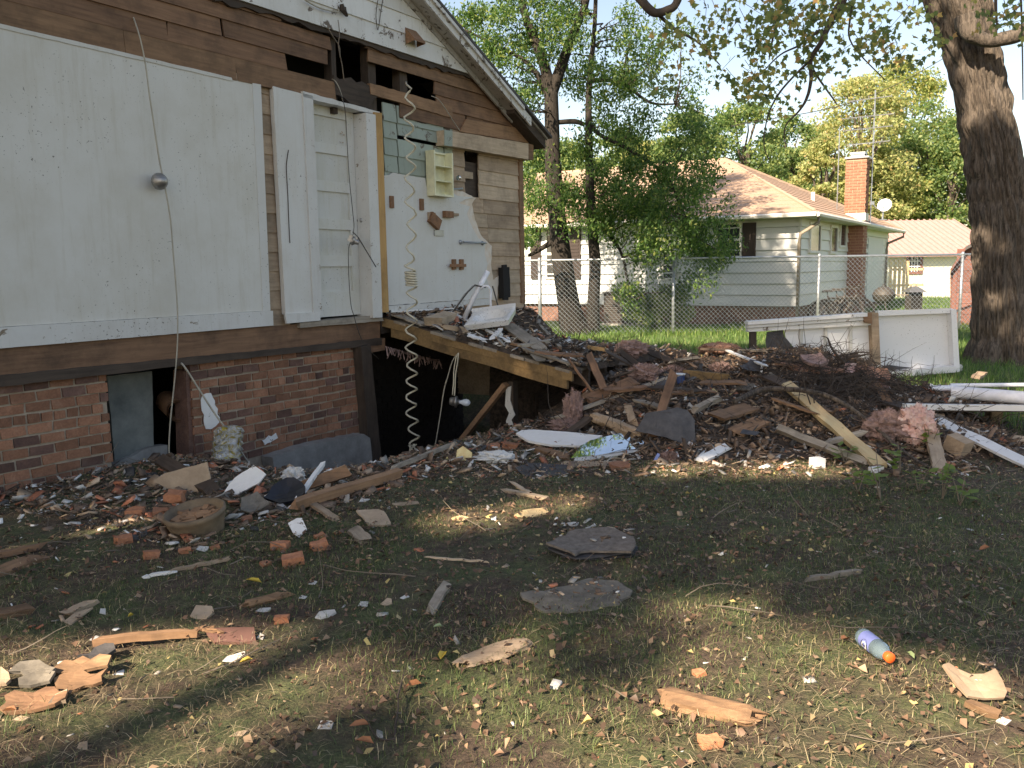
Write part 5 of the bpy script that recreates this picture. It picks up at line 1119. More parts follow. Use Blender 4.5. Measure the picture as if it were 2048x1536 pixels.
def poly(name, label, cat, pts, tilt=6, az=0, th=.01, mat='white', base=None, rough=.004, lift=.004, group=None, seg=.05, curl=0.0, Y=None):
    """flat piece whose outline is read in the photo, lying on a plane through its resting point; tilt leans it towards the viewer"""
    if base is None: base = max(pts, key=lambda p: p[1])
    b = (at(base[0], base[1], Y) if Y else S(*base)) + Vector((0, 0, lift)); n = Matrix.Rotation(R(az), 3, 'Z') @ Vector((0, -math.sin(R(tilt)), math.cos(R(tilt))))
    P = []
    for x, y in pts:
        d = ray(x, y); t = (b - EYE).dot(n) / d.dot(n); P.append(EYE + d * t - b)
    rr = random.Random(int(sum(p[0] * 3 + p[1] for p in pts))); Q = []
    for i in range(len(P)):
        a, c = P[i], P[(i + 1) % len(P)]; L = (c - a).length; k = max(1, min(10, int(L / seg))); s = n.cross(c - a).normalized() if L > 1e-6 else Vector((1, 0, 0))
        for j in range(k): Q.append(a.lerp(c, j / k) + s * (rr.uniform(-rough, rough) if j else 0))
    cen = sum(Q, Vector()) / len(Q); N = len(Q); mb = MB(); rad = max((q - cen).length for q in Q)
    up = [q + n * (curl * ((q - cen).length / rad) ** 2) for q in Q]; mid = [cen.lerp(q, .5) + n * (curl * .25 * ((q - cen).length / rad) ** 2 + rr.uniform(-.15, .15) * min(th, .01)) for q in Q]
    vv = [cen] + mid + up + [u - n * th for u in up] + [m_ - n * th for m_ in mid] + [cen - n * th]
    ff = []
    for i in range(N):
        j = (i + 1) % N; ff += [(0, 1 + i, 1 + j), (1 + i, 1 + N + i, 1 + N + j, 1 + j), (1 + N + i, 1 + 2 * N + i, 1 + 2 * N + j, 1 + N + j), (1 + 2 * N + i, 1 + 3 * N + i, 1 + 3 * N + j, 1 + 2 * N + j), (1 + 4 * N, 1 + 3 * N + j, 1 + 3 * N + i)]
    o = M_(name, mb.add(vv, ff), MT[mat]); o.location = b; return tag(o, label, cat, group)
def plank(name, label, cat, p1, p2, w=.09, th=.03, mat='greyw', l1=0.0, l2=0.0, roll=0, broken=.02, Y1=None, Y2=None, group=None, seg=7, parent=None):
    a = (at(*p1, Y1) if Y1 else S(*p1)) + Vector((0, 0, l1 + th * .5)); b = (at(*p2, Y2) if Y2 else S(*p2)) + Vector((0, 0, l2 + th * .5)); L = (b - a).length; X = (b - a).normalized()
    Yv = Vector((0, 0, 1)).cross(X)
    if Yv.length < .1: Yv = Vector((0, 1, 0))
    Yv.normalize(); Zv = X.cross(Yv); rr = random.Random(int(p1[0] * 7 + p2[1])); mb = MB(); vv = []
    for i in range(seg + 1):
        x = L * i / seg; k = rr.uniform(-.003, .003)
        for sy, sz in ((-1, -1), (1, -1), (1, 1), (-1, 1)):
            e = rr.uniform(-broken, broken) if i in (0, seg) else 0
            vv.append((x + e * 2 - L / 2, sy * w / 2 * rr.uniform(.95, 1.03) + k, sz * th / 2 + k))
    ff = [(i * 4 + k, i * 4 + (k + 1) % 4, i * 4 + 4 + (k + 1) % 4, i * 4 + 4 + k) for i in range(seg) for k in range(4)] + [(3, 2, 1, 0), tuple(seg * 4 + k for k in range(4))]
    o = M_(name, mb.add(vv, ff), MT[mat], parent)
    rm = Matrix((X, Yv, Zv)).transposed() @ Matrix.Rotation(R(roll), 3, 'X'); o.matrix_world = Matrix.Translation((a + b) / 2) @ rm.to_4x4()
    return tag(o, label, cat, group) if label else o
PG = 'loose boards and sticks of the demolition'
def pk(label, x1, y1, x2, y2, w, th, mat, l1=0, l2=0, roll=0, broken=.02, name='plank', cat='plank', **kw): return plank(name, label, cat, (x1, y1), (x2, y2), w, th, mat, l1, l2, roll, broken, group=PG, **kw)
# --- long boards, laths and posts
pk('long thin grey lath propped across the front of the mound', 1110, 860, 1353, 781, .06, .025, 'greyw', .10, .14)
pk('broad dark board end sticking out left of the long grey lath', 1176, 812, 1268, 778, .14, .028, 'brown', .05, .06, 25)
pk('short pale stick of wood standing upright below the grey lath', 1256, 822, 1268, 855, .07, .05, 'tan', .03, .0, 30, .04)
pk('mossy dark post leaning on the black felt sheet', 1306, 884, 1346, 822, .075, .06, 'brown', .01, .30, 15, .02)
pk('long fresh pink tan lumber leaning from the mound to the grass', 1572, 800, 1762, 938, .095, .05, 'lumber', .12, -.01, 18, .004)
pk('weathered white round pole lying below the fresh lumber', 1552, 874, 1728, 930, .06, .055, 'greyw', .05, -.01, 40, .02)
pk('upper reddish board resting in the brush of the mound', 1436, 852, 1505, 830, .17, .025, 'brown2', .06, .06, 12)
pk('lower reddish board half under green felt', 1474, 876, 1526, 850, .17, .025, 'brown2', .03, .03, 8)
pk('white painted broken board in front of the black felt', 1400, 926, 1457, 897, .085, .018, 'white', .01, .02, 12, .03)
pk('long peeling white trim board on the grass at the right edge', 1872, 850, 2080, 945, .12, .022, 'white', .03, .01, 8)
pk('thin grey lath beside the peeling white trim board', 1872, 844, 1972, 878, .06, .02, 'greyw', .04, .0, 10)
pk('pale nailed stud end in front of the pink insulation', 1862, 882, 1880, 948, .10, .05, 'tanp', .05, -.01, 0, .01)
pk('short leaning stick above the pink insulation', 1752, 792, 1786, 830, .07, .03, 'brown2', .10, .02, 20, .02)
pk('white lath crossing the top of the mound', 1454, 727, 1531, 759, .045, .016, 'white', .14, .12)
pk('thin brown lath left of the white lath on the mound', 1362, 722, 1458, 756, .04, .02, 'brown2', .05, .02)
pk('golden board edge beside the blue tin', 1372, 757, 1462, 768, .05, .09, 'gold', .0, .0)
pk('golden board end on the crest near the pink tuft', 1176, 708, 1212, 713, .10, .04, 'gold', .05, .05)
pk('dark stick in the brush right of the black felt', 1386, 838, 1436, 816, .05, .05, 'greyw', .05, .06, 20, .03)
pk('thin dark stick at the lower end of the fallen floor', 1140, 768, 1188, 797, .025, .02, 'brown', .06, .03)
pk('long white pole along the lip of the cellar pit', 786, 950, 912, 899, .035, .03, 'greyw', .04, .04)
pk('long rust brown timber along the left pit edge', 590, 1028, 800, 962, .06, .06, 'brown2', .03, .03, 10)
pk('white stick leaning beside the black plastic', 597, 1011, 650, 966, .03, .028, 'white', .03, .14)
pk('brown board end at the left edge of the yard', -60, 1172, 84, 1120, .10, .025, 'brown2', .0, .0, 6)
pk('thin round stick behind the brown board at the left edge', -40, 1128, 88, 1102, .035, .03, 'brown', .01, .01)
pk('orange splintered stick at the left edge of the yard', -60, 1250, 74, 1224, .07, .03, 'rot', .0, .0, 5, .05)
pk('white narrow strip at the foot of the brick wall', -40, 982, 70, 980, .035, .02, 'white', .01, .02)
pk('dark slanting board in the rubble behind the pot', 322, 940, 424, 990, .10, .04, 'dark', .06, .02, 25)
pk('tan lath in front of the torn wood by the pot', 610, 1012, 668, 1040, .05, .02, 'tan', .04, .0)
pk('lit splintered strip in front of the pit', 1008, 984, 1090, 1001, .05, .02, 'tanp', .0, .0, 0, .06)
pk('second lit splinter just below the first strip', 1030, 978, 1072, 996, .03, .015, 'tanp', .02, .0, 0, .06)
pk('small grey stick alone in the right yard', 1610, 1166, 1722, 1147, .026, .022, 'greyw', -.004, .0)
pk('short weathered stub standing in the grass near the tan card', 704, 1072, 734, 1090, .07, .03, 'greyw', .03, .0, 20, .04)
pk('thin pale stick among the red brown vines', 855, 1123, 975, 1130, .012, .01, 'tanp', .01, .01)
pk('grey stick left of the grey shingle slab', 862, 1225, 890, 1180, .05, .02, 'greyw', .0, .0, 0, .04)
pk('thin grey stick in the lower left grass', 130, 1235, 185, 1210, .05, .02, 'tan', .0, .0)
pk('flat brown lath among bricks left of the pot', 345, 1145, 470, 1122, .03, .015, 'tan', .0, .01)
pk('pale flat lath in front of the loose bricks', 290, 1157, 340, 1150, .03, .012, 'white', .0, .01)
def rotlog(label, x1, y1, x2, y2, r, mat, l1=0, l2=0, flat=.6, rag=.35):
    a, b = S(x1, y1, l1), S(x2, y2, l2); c = (a + b) / 2; N, K = 30, 14; X = (b - a).normalized(); Yv = Vector((0, 0, 1)).cross(X).normalized(); Zv = X.cross(Yv); vv = []; L = (b - a).length
    for i in range(N):
        t = i / (N - 1); e = min(1, min(t, 1 - t) * 8 + .6)
        for k in range(K):
            th = 2 * math.pi * k / K; n_ = mnoise.noise(Vector((math.cos(th) * 1.6, math.sin(th) * 1.6, t * L * 5 + x1))) * rag + mnoise.noise(Vector((math.cos(th) * 4, math.sin(th) * 4, t * L * 9 + x1))) * rag * .7
            off = rnd.uniform(-.02, .03) if i in (0, N - 1) else 0
            vv.append(X * ((t - .5) * L + off * 2 + .03 * math.sin(k * 2.3) * (i in (0, N - 1))) + Yv * (math.cos(th) * r * e * (1 + n_)) + Zv * (math.sin(th) * r * flat * e * (1 + n_) + r * flat * .6))
    ff = [(i * K + k, i * K + (k + 1) % K, (i + 1) * K + (k + 1) % K, (i + 1) * K + k) for i in range(N - 1) for k in range(K)] + [tuple(range(K - 1, -1, -1)), tuple((N - 1) * K + k for k in range(K))]
    o = M_('rotten_timber', MB().add(vv, ff), MT[mat]); o.location = c; return tag(o, label, 'rotten wood', 'rotten chunks of wood')
rotlog('long rotten chunk of wood in the sunny lower right', 1322, 1402, 1512, 1446, .05, 'rot')
rotlog('rotten rounded brown timber lying just above the broken mirror', 1186, 846, 1274, 876, .06, 'tan', .03, .01, .8)
rotlog('orange splintered wood by the white plate', 492, 1214, 562, 1198, .032, 'rot')
rotlog('bark covered slab in the dark middle of the yard', 925, 1336, 1050, 1292, .05, 'tan', 0, 0, .35)
# on the fallen floor
pk('white flat strip across the fallen floor below the sink', 902, 634, 1017, 692, .045, .016, 'white', .05, .04)
pk('pale tan block of splintered wood on the fallen floor', 866, 662, 900, 646, .16, .10, 'tanp', .02, .02, 10, .05)
pk('tan splintered batten right of the tan block', 888, 662, 934, 668, .07, .05, 'tanp', .02, .02, 0, .05)
pk('white splintered board hanging over the golden rim', 940, 714, 972, 690, .07, .015, 'white', .03, .03, 10, .03)
pk('short white crosspiece on the white strip', 985, 690, 1000, 675, .05, .02, 'white', .06, .07)
pk('grey board lying along the rim near its low end', 1046, 720, 1142, 750, .07, .02, 'greyw', .04, .03)
pk('dark broken stick crossing the low end of the floor', 1040, 722, 1100, 694, .05, .03, 'greyw', .05, .05, 10)
pk('wide grey floorboard sliding off behind the sink', 1016, 664, 1080, 706, .16, .02, 'greyw', .06, .04, 6)
pk('long narrow grey batten behind the wide floorboard', 1080, 662, 1120, 706, .04, .03, 'greyw', .06, .04)
pk('red brown board below the wide grey floorboard', 1018, 692, 1090, 706, .10, .02, 'brown2', .02, .02)
pk('painted board lying flat by the door sill', 795, 634, 850, 664, .14, .015, 'greyw', .01, .01)
pk('cream moulding strip along the wall foot', 772, 634, 905, 624, .03, .015, 'white', .03, .03)
# boards bristling through the rubble
rr = random.Random(41)
BL_ = [(1215, 730, 1262, 742, 'dark weathered board on the crest right of the pink tuft'), (1290, 726, 1352, 738, 'flat grey board near the middle of the crest'), (1400, 716, 1470, 712, 'tan strip lying on the crest left of the shower wall'), (1478, 708, 1540, 716, 'brown splintered board before the white trimmed wall frame'), (1500, 742, 1590, 752, 'dark board under the pink batt'), (1210, 775, 1262, 765, 'dark slat behind the broad board end'), (1300, 790, 1400, 800, 'long dark slat right of the lath tip'), (1330, 805, 1420, 798, 'brown splintered slat left of the brush'), (1280, 812, 1330, 830, 'pale broken slat above the black felt'), (1400, 780, 1490, 786, 'dark felted board in the middle of the mound'), (1180, 760, 1205, 790, 'dark short board at the floor end'), (1530, 770, 1600, 800, 'dark fallen batten behind the lumber tip'), (1640, 780, 1720, 770, 'dark batten within the vine clump'), (1220, 800, 1300, 786, 'brown split batten above the long grey lath'), (1140, 876, 1180, 858, 'short splintered stake left of the rotten timber'), (1560, 822, 1640, 850, 'dark root like stick before the vine clump'), (1240, 690 + 40, 1300, 760, 'slanting grey stick on the left crest'), (1085, 728, 1160, 722, 'brown shingle board at the end of the floor'), (1650, 905, 1722, 890, 'thin white strip lying under the fresh lumber'), (1345, 740, 1400, 735, 'pale broken lath behind the blue tin')]
for x1, y1, x2, y2, lab in BL_:
    pk(lab, x1, y1, x2, y2, rr.uniform(.05, .13), rr.uniform(.015, .03), rr.choice(['brown', 'dark', 'brown2', 'brown', 'dark']) if 'white' not in lab and 'pale' not in lab else 'greyw', rr.uniform(.03, .09), rr.uniform(.03, .10), rr.uniform(-20, 25), .04)
# --- flat pieces: felt, shingles, plaster, board
def pl(label, pts, mat, tilt=6, az=0, th=.01, name='plaster_piece', cat='fragment', **kw): return poly(name, label, cat, pts, tilt, az, th, mat, **kw)
pl('large curved black felt sheet standing in the mound front', [(1272, 858), (1293, 824), (1335, 818), (1356, 813), (1376, 818), (1391, 838), (1393, 892), (1370, 886), (1332, 874), (1300, 866)], 'tar', 62, th=.006, name='felt_sheet', cat='felt', curl=-.05, lift=.02)
pl('big white board with torn edge lying left of the broken mirror', [(1032, 866), (1044, 860), (1068, 859), (1140, 864), (1205, 871), (1190, 879), (1160, 891), (1100, 889), (1056, 881)], 'white', 14, th=.02, name='white_sheet', cat='board', lift=.10)
pl('thin reddish board under the white board left of the mirror', [(1070, 896), (1078, 892), (1140, 908), (1138, 918), (1120, 915)], 'brown2', 10, th=.05, name='red_board', cat='board', lift=.02)
pl('tan flat board in front of the broken mirror', [(1116, 928), (1130, 922), (1226, 922), (1226, 930), (1150, 934)], 'card', 5, th=.02, name='flat_board', cat='board')
pl('black felt piece lying on the soil left of the mirror', [(1030, 935), (1060, 925), (1140, 930), (1150, 945), (1090, 955), (1045, 950)], 'tar', 3, th=.006, name='felt_piece', cat='felt')
pl('blue plastic shard standing right of the mirror', [(1303, 928), (1315, 906), (1320, 908), (1314, 928)], 'blues', 50, th=.004, name='plastic_shard', cat='fragment', rough=.001)
pl('ragged yellow foam chunk at the pit edge', [(912, 918), (914, 900), (926, 892), (944, 905), (943, 920), (928, 922)], 'foam', 50, th=.06, name='foam_chunk', cat='foam', rough=.012)
pl('dark slate sheet on the left crest of the mound', [(1160, 722), (1180, 708), (1240, 716), (1262, 730), (1210, 728)], 'gran', 14, th=.01, name='shingle', cat='shingle', lift=.05)
pl('dark blue grey felt left of the blue tin', [(1305, 778), (1318, 760), (1345, 758), (1350, 772)], 'tar', 35, th=.006, name='felt_piece', cat='felt', lift=.03)
pl('crumpled black felt near the white lath', [(1478, 738), (1500, 722), (1530, 728), (1524, 744), (1500, 746)], 'tar', 25, th=.006, name='felt_piece', cat='felt', lift=.04, curl=.04)
pl('bright white scrap on the black felt by the white lath', [(1518, 728), (1530, 716), (1534, 720), (1524, 730)], 'white', 30, th=.006, lift=.08)
pl('grey shingle piece in the middle of the mound', [(1470, 778), (1478, 764), (1510, 768), (1506, 780)], 'slate', 25, th=.01, name='shingle', cat='shingle', lift=.03)
pl('grey shingle left of the vine clump', [(1532, 755), (1540, 742), (1550, 750), (1546, 758)], 'slate', 40, th=.01, name='shingle', cat='shingle', lift=.03)
pl('green black felt on the lower reddish board', [(1480, 866), (1486, 858), (1520, 864), (1512, 870)], 'tar', 12, th=.006, name='felt_piece', cat='felt', lift=.08)
pl('pale cardboard scrap on the crest at the floor end', [(1060, 708), (1080, 696), (1096, 704), (1090, 722), (1072, 722)], 'slate', 30, th=.008, lift=.03)
pl('white plaster scrap beside the pale cardboard scrap', [(1094, 712), (1108, 706), (1116, 718), (1100, 724)], 'card', 20, th=.01, lift=.03)
pl('stack of dark roofing shingles in the middle of the yard', [(1092, 1092), (1116, 1078), (1150, 1062), (1215, 1058), (1268, 1078), (1272, 1092), (1262, 1108), (1180, 1102), (1150, 1114), (1120, 1100)], 'gran', 4, th=.012, name='shingle_stack', cat='shingles', rough=.022, lift=.05, curl=.02)
o_ = bpy.data.objects['shingle_stack']
for k, pts in enumerate(([(1096, 1096), (1130, 1080), (1200, 1066), (1255, 1085), (1268, 1104), (1205, 1112), (1150, 1116)], [(1120, 1112), (1160, 1090), (1230, 1076), (1275, 1092), (1262, 1112), (1190, 1118)])):
    q = poly('lower_shingle', None, None, pts, 3, 0, .01, 'tar', rough=.012, lift=.03 - .02 * k); q.parent = o_; q.location = q.location - o_.location
pl('grey granule shingle slab lying in the grass', [(1040, 1190), (1110, 1176), (1180, 1158), (1235, 1165), (1265, 1185), (1240, 1212), (1160, 1224), (1085, 1226)], 'slate', 5, th=.012, name='shingle_slab', cat='shingle', rough=.02, lift=.004, curl=.012)
pl('bent brown tile like sheet at the lower right', [(1879, 1342), (1893, 1334), (1912, 1341), (1940, 1349), (1966, 1350), (1986, 1345), (2000, 1366), (2009, 1392), (2004, 1404), (1932, 1399), (1908, 1372)], 'card', 30, th=.012, name='bent_sheet', cat='sheet', curl=.04, lift=.03, rough=.006)
pl('orange wood strip in front of the bent brown sheet', [(1930, 1402), (1942, 1398), (2004, 1420), (1998, 1430), (1975, 1424)], 'rot', 18, th=.025, name='wood_strip', cat='plank', lift=.03)
pl('tan fibreboard piece in front of the red brown vines', [(712, 1020), (756, 1018), (768, 1022), (782, 1046), (774, 1050), (738, 1050)], 'card', 8, th=.012, name='fibreboard', cat='fragment', lift=.02)
pl('long flat tan splinter right of the fibreboard piece', [(784, 1006), (836, 1002), (838, 1006), (804, 1011), (786, 1010)], 'card', 6, th=.012, name='fibreboard', cat='fragment')
pl('sunlit pink tan board in the middle of the yard', [(1028, 1030), (1046, 1020), (1092, 1014), (1098, 1024), (1060, 1034)], 'lumber', 6, th=.015, name='board_piece', cat='fragment', lift=.01)
pl('small orange board chip in the sun', [(902, 1036), (920, 1030), (938, 1034), (926, 1041), (906, 1041)], 'lumber', 5, th=.012, name='board_piece', cat='fragment')
pl('square tan card standing on edge in the left yard', [(380, 1232), (392, 1210), (424, 1212), (428, 1222), (412, 1238), (392, 1238)], 'card', 22, th=.02, name='card_piece', cat='fragment', lift=.01)
pl('thin brown panel corner left of the tan card', [(128, 1242), (150, 1225), (186, 1214), (160, 1234), (140, 1250)], 'card', 10, th=.008, name='panel_piece', cat='fragment')
pl('pinkish tan panel leaning at the cellar opening', [(306, 962), (330, 946), (414, 924), (421, 955), (416, 980), (380, 985), (330, 975)], 'card', 70, th=.015, name='leaning_panel', cat='panel', rough=.003, lift=.0)
pl('white cracked plate leaning on the pot', [(447, 985), (470, 955), (507, 930), (532, 948), (518, 966), (474, 989)], 'white', 48, th=.012, name='white_plate', cat='fragment', lift=.03)
pl('grey speckled sheet beside the pot', [(482, 1024), (484, 1000), (516, 988), (540, 1012), (520, 1022), (500, 1032)], 'slate', 22, th=.008, name='grey_sheet', cat='sheet', lift=.02, curl=.03)
pl('folded white card in front of the pot', [(576, 1046), (594, 1036), (604, 1036), (614, 1058), (598, 1074), (586, 1066)], 'white', 26, th=.006, name='white_card', cat='fragment', lift=.02)
pl('black plastic film crumpled in the left pit', [(530, 1005), (560, 968), (590, 962), (612, 980), (600, 1006), (560, 1012)], 'bagk', 30, th=.02, name='plastic_film', cat='plastic', rough=.02, lift=.03, curl=.05)
pl('blue white spot of plastic on the black film', [(546, 1006), (549, 997), (556, 999), (556, 1008)], 'pvc', 40, th=.005, lift=.05)
WF = [('white plaster plate with ragged edge in the left yard', [(626, 1236), (636, 1222), (672, 1217), (676, 1224), (658, 1234), (640, 1240)]), ('small white tile piece near the orange splintered wood', [(508, 1222), (520, 1215), (544, 1214), (542, 1221), (526, 1225)]), ('white board scrap in the sunny lower left grass', [(440, 1324), (452, 1312), (492, 1300), (494, 1306), (470, 1326)]), ('white scrap beside the rotten shingle stack', [(222, 1350), (236, 1342), (250, 1338), (248, 1350)]), ('white flake left of the tan card', [(198, 1226), (200, 1216), (212, 1216), (212, 1230)]),
    ('crumpled white flake right of the plaster plate', [(714, 1212), (720, 1202), (738, 1202), (736, 1214)]), ('folded grey flake further right in the yard', [(758, 1208), (774, 1194), (784, 1196), (786, 1208), (772, 1213)]), ('white flake under the dark clump', [(798, 1196), (812, 1188), (820, 1192), (806, 1199)]), ('tiny white flake above the grey shingle slab', [(1036, 1100), (1044, 1092), (1046, 1098)]), ('white crumb lit in the pit foreground', [(968, 1020), (974, 1008), (980, 1014), (976, 1021)]),
    ('white foil like scrap left of the shingle stack', [(1124, 1052), (1136, 1044), (1160, 1044), (1154, 1052)]), ('thin white scrap right of it near the shingle stack', [(1168, 1056), (1190, 1045), (1194, 1050), (1176, 1057)]), ('white strip near the fibreboard piece', [(716, 1004), (722, 994), (742, 997), (730, 1004)]), ('small white flake among the brick pieces', [(388, 1100), (396, 1090), (420, 1092), (410, 1104)]), ('white paper scrap in the wall foot rubble', [(66, 1000), (76, 986), (90, 990), (82, 1002)]),
    ('white scrap below the pot rim', [(310, 998), (322, 992), (338, 994), (336, 1004), (316, 1006)]), ('white chip right of the mirror foot', [(1390, 898), (1400, 890), (1410, 892), (1404, 900)]), ('pale flake in the lower middle of the yard', [(854, 1244), (868, 1236), (872, 1242)]), ('pale flake left of the bottle in dead grass', [(1496, 1212), (1508, 1206), (1512, 1211)]), ('pale shard in the lower left corner grass', [(150, 1500), (158, 1484), (176, 1480), (176, 1500)]), ('pale shard beside the lower left corner shard', [(20, 1440), (40, 1430), (62, 1434), (44, 1443)]), ('grey leaf shaped shard at the lower middle left', [(454, 1474), (474, 1462), (500, 1458), (486, 1472)]), ('two toned flake at the lower centre', [(632, 1458), (640, 1440), (670, 1440), (664, 1458)]),
    ('sunlit white flake at the lower right edge', [(1990, 1440), (2004, 1432), (2026, 1440), (2012, 1452)]), ('thin white sliver near the red clapboard piece', [(176, 1280), (192, 1270), (200, 1272), (190, 1282)]), ('white crumpled scrap at the clapboard end', [(512, 1276), (520, 1264), (530, 1270), (526, 1280)]), ('white crumb pair in the left middle yard', [(615, 1168), (622, 1160), (636, 1162), (630, 1170)]), ('white crumb below the crumb pair', [(596, 1196), (602, 1190), (616, 1192), (610, 1198)])]
for lab, pts in WF: pl(lab, [(sum(p[0] for p in pts) / len(pts) * .14 + p[0] * .86, sum(p[1] for p in pts) / len(pts) * .14 + p[1] * .86) for p in pts], 'flake' if 'grey' not in lab and 'pale' not in lab else 'card', rnd.uniform(6, 18), rnd.uniform(-15, 15), .008, lift=.004, rough=.012, seg=.025)
# rotten shingle stack at the lower left
rs_ = T('rotten_roof_chunk', 'torn chunk of rotten roof wood and grey shingles at the lower left', 'roof debris', S(115, 1385))
for nm, mt, pts, ti, li in (('shingle_layer', 'slate', [(18, 1348), (40, 1328), (90, 1328), (112, 1340), (100, 1352), (66, 1352)], 14, .07), ('shingle_layer', 'slate', [(38, 1362), (70, 1346), (112, 1348), (100, 1366), (60, 1372)], 16, .05), ('rotten_board', 'rot', [(104, 1342), (130, 1322), (200, 1310), (224, 1316), (216, 1336), (150, 1348)], 16, .06), ('rotten_board', 'brown2', [(110, 1362), (150, 1345), (216, 1340), (205, 1366), (150, 1380), (112, 1375)], 22, .03), ('felt_layer', 'tar', [(156, 1316), (190, 1296), (228, 1290), (232, 1302), (214, 1312)], 12, .05), ('rotten_board', 'brown', [(0, 1420), (30, 1385), (110, 1376), (136, 1388), (110, 1412), (40, 1424)], 10, .02), ('wood_scrap', 'card', [(98, 1412), (110, 1392), (136, 1382), (132, 1404)], 14, .03), ('shingle_layer', 'card', [(-20, 1352), (4, 1338), (22, 1362), (14, 1372), (-14, 1372)], 20, .05)):
    q = poly(nm, None, None, pts, ti, 0, .014, mt, rough=.022, lift=li, curl=.015, seg=.03); q.parent = rs_; q.location = q.location - rs_.location
dm = T('broken_clapboard', 'broken red brown clapboard ending in a bundle of long splinters', 'plank', S(462, 1285))
q = poly('board', None, None, [(412, 1262), (424, 1256), (508, 1254), (512, 1282), (430, 1284)], 12, 0, .018, 'redpipe', lift=.02); q.parent = dm; q.location = q.location - dm.location
q = plank('splintered_shaft', None, None, (196, 1304), (385, 1284), .035, .03, 'brown2', .03, .02, 0, .02, parent=None); q.parent = dm; q.location = q.location - dm.location
for k in range(6):
    q = plank('splinter', None, None, (375 + 4 * k, 1288 - 3 * k), (412 + 6 * k, 1264 + 3 * k), .010, .009, 'brown2', .03, .03, 0, .01); q.parent = dm; q.location = q.location - dm.location
# --- loose bricks
def lb(label, px, py, wpx, k=0, rz=0, half=1.0, lift=0, mat='b3'):
    b = S(px, py, lift); D_ = b.y; w_ = wpx / PXM(D_) * .92; hb_ = min(.058, w_ * .62); mb = MB(); mb.box((0, .0, hb_ / 2), (w_, w_ * .75, hb_)); r_ = random.Random(px)
    bm = bmesh.new(); me = mb.mesh('brick', MT[mat]); bm.from_mesh(me); bmesh.ops.subdivide_edges(bm, edges=bm.edges[:], cuts=1)
    for v in bm.verts: v.co += Vector((r_.gauss(0, 1), r_.gauss(0, 1), r_.gauss(0, 1))) * w_ * .05
    bm.to_mesh(me); bm.free(); o = link('loose_brick', me); o.location = b; o.rotation_euler = (r_.uniform(-.15, .15), r_.uniform(-.15, .15), R(rz)); o.location.z -= .014
    return tag(o, label, 'brick', 'loose bricks in the yard')
for a in (('dusty brick half in the rubble left of the pot', 272, 1030, 36, 0, 8, 1, 0, 'b3'), ('brick resting on the near rim of the pot', 352, 1040, 40, 0, -6, 1, .13, 'b3'), ('dark brick wedged behind the pot rim', 322, 1032, 32, 0, 15, 1, .0, 'b1'), ('clean orange brick half in the left rubble row', 302, 1116, 34, 0, 25), ('orange brick half between pot and fibreboard', 562, 1100, 34, 0, -12), ('larger orange brick with chipped corner', 588, 1128, 46, 0, 18), ('sunlit brick pieces at the left of the rubble row', 248, 1086, 34, 0, 40), ('flat brick sliver near the grass edge', 640, 1098, 36, 0, 30, 1, 0, 'b3'), ('small brick chip right of the pot', 494, 1044, 24, 0, 20, 1, 0, 'b1'), ('orange brick bit below the white tile piece', 564, 1243, 32, 0, 5), ('tiny square brick bit in the lower yard', 630, 1278, 14, 0, 0), ('lone orange brick bit in the grass beside the sunny patch', 1398, 1350, 28, 0, 22), ('brick half lying in the sunny lower right grass', 1418, 1494, 48, 0, 12), ('brick bit half buried under the mirror', 1240, 938, 42, 0, 4, 1, 0, 'b1'), ('brick bit beside the tan fibreboard', 676, 1068, 16, 0, 30), ('thin brick bit left of it', 640, 1076, 22, 0, 40), ('brown brick bit at the front of the rubble row', 372, 1106, 26, 0, 10), ('reddish brick bit right of the clean orange half', 430, 1098, 20, 0, 35), ('pale brick bit in front of the larger orange brick', 530, 1132, 22, 0, 50), ('dusty brick at the pit edge under the yellow foam', 985, 900, 30, 0, 10, 1, 0, 'b1'), ('flat brick piece right of the dusty pit edge brick', 1020, 898, 34, 0, -8, 1, 0, 'b3')): lb(*a)
rc = 0
# wood block
def block(name, label, px, py, wpx, hpx, dpx, mat, rz=0, tiltx=0):
    b = S(px, py); k = PXM(b.y); mb = MB().box((0, 0, hpx / k / 2), (wpx / k, dpx / k, hpx / k)); o = M_(name, mb, MT[mat]); o.location = b; o.rotation_euler = (R(tiltx), 0, R(rz)); return tag(o, label, 'block')
block('wood_block', 'square white wood block on the chips before the mound', 1634, 936, 24, 20, 22, 'white', 14)
block('wood_block', 'brown wood block tipped beside the white trim board', 1910, 905, 38, 32, 40, 'tan', 35, 20)
block('white_scrap_block', 'white block end where the fresh lumber meets the grass', 1752, 944, 30, 10, 10, 'white', 15)
# ================================================================== PARTICULAR THINGS
# --- broken mirror on its cream board
def on_plane(b, n, pts): 
    out = []
    for x, y in pts: d = ray(x, y); t = (b - EYE).dot(n) / d.dot(n); out.append(EYE + d * t)
    return out
mb_ = S(1160, 915) + Vector((0, 0, .06)); mn = Vector((.05, -math.sin(R(10)), math.cos(R(10)))).normalized()
mir = T('broken_mirror', 'broken mirror on a cream backing lying in front of the mound, reflecting sky', 'mirror', mb_)
def mpiece(name, pts, mat, off, th, par):
    P = [p - mb_ for p in on_plane(mb_ + mn * off, mn, pts)]; n_ = len(P); mb = MB().add(P + [p - mn * th for p in P], [tuple(range(n_)), tuple(range(2 * n_ - 1, n_ - 1, -1))] + [(i, n_ + i, n_ + (i + 1) % n_, (i + 1) % n_) for i in range(n_)]); return M_(name, mb, MT[mat], par)
g1 = mpiece('glass', [(1142, 916), (1160, 892), (1182, 880), (1232, 868), (1215, 884), (1205, 892), (1190, 900), (1188, 911)], 'mirror', .0, .004, mir)
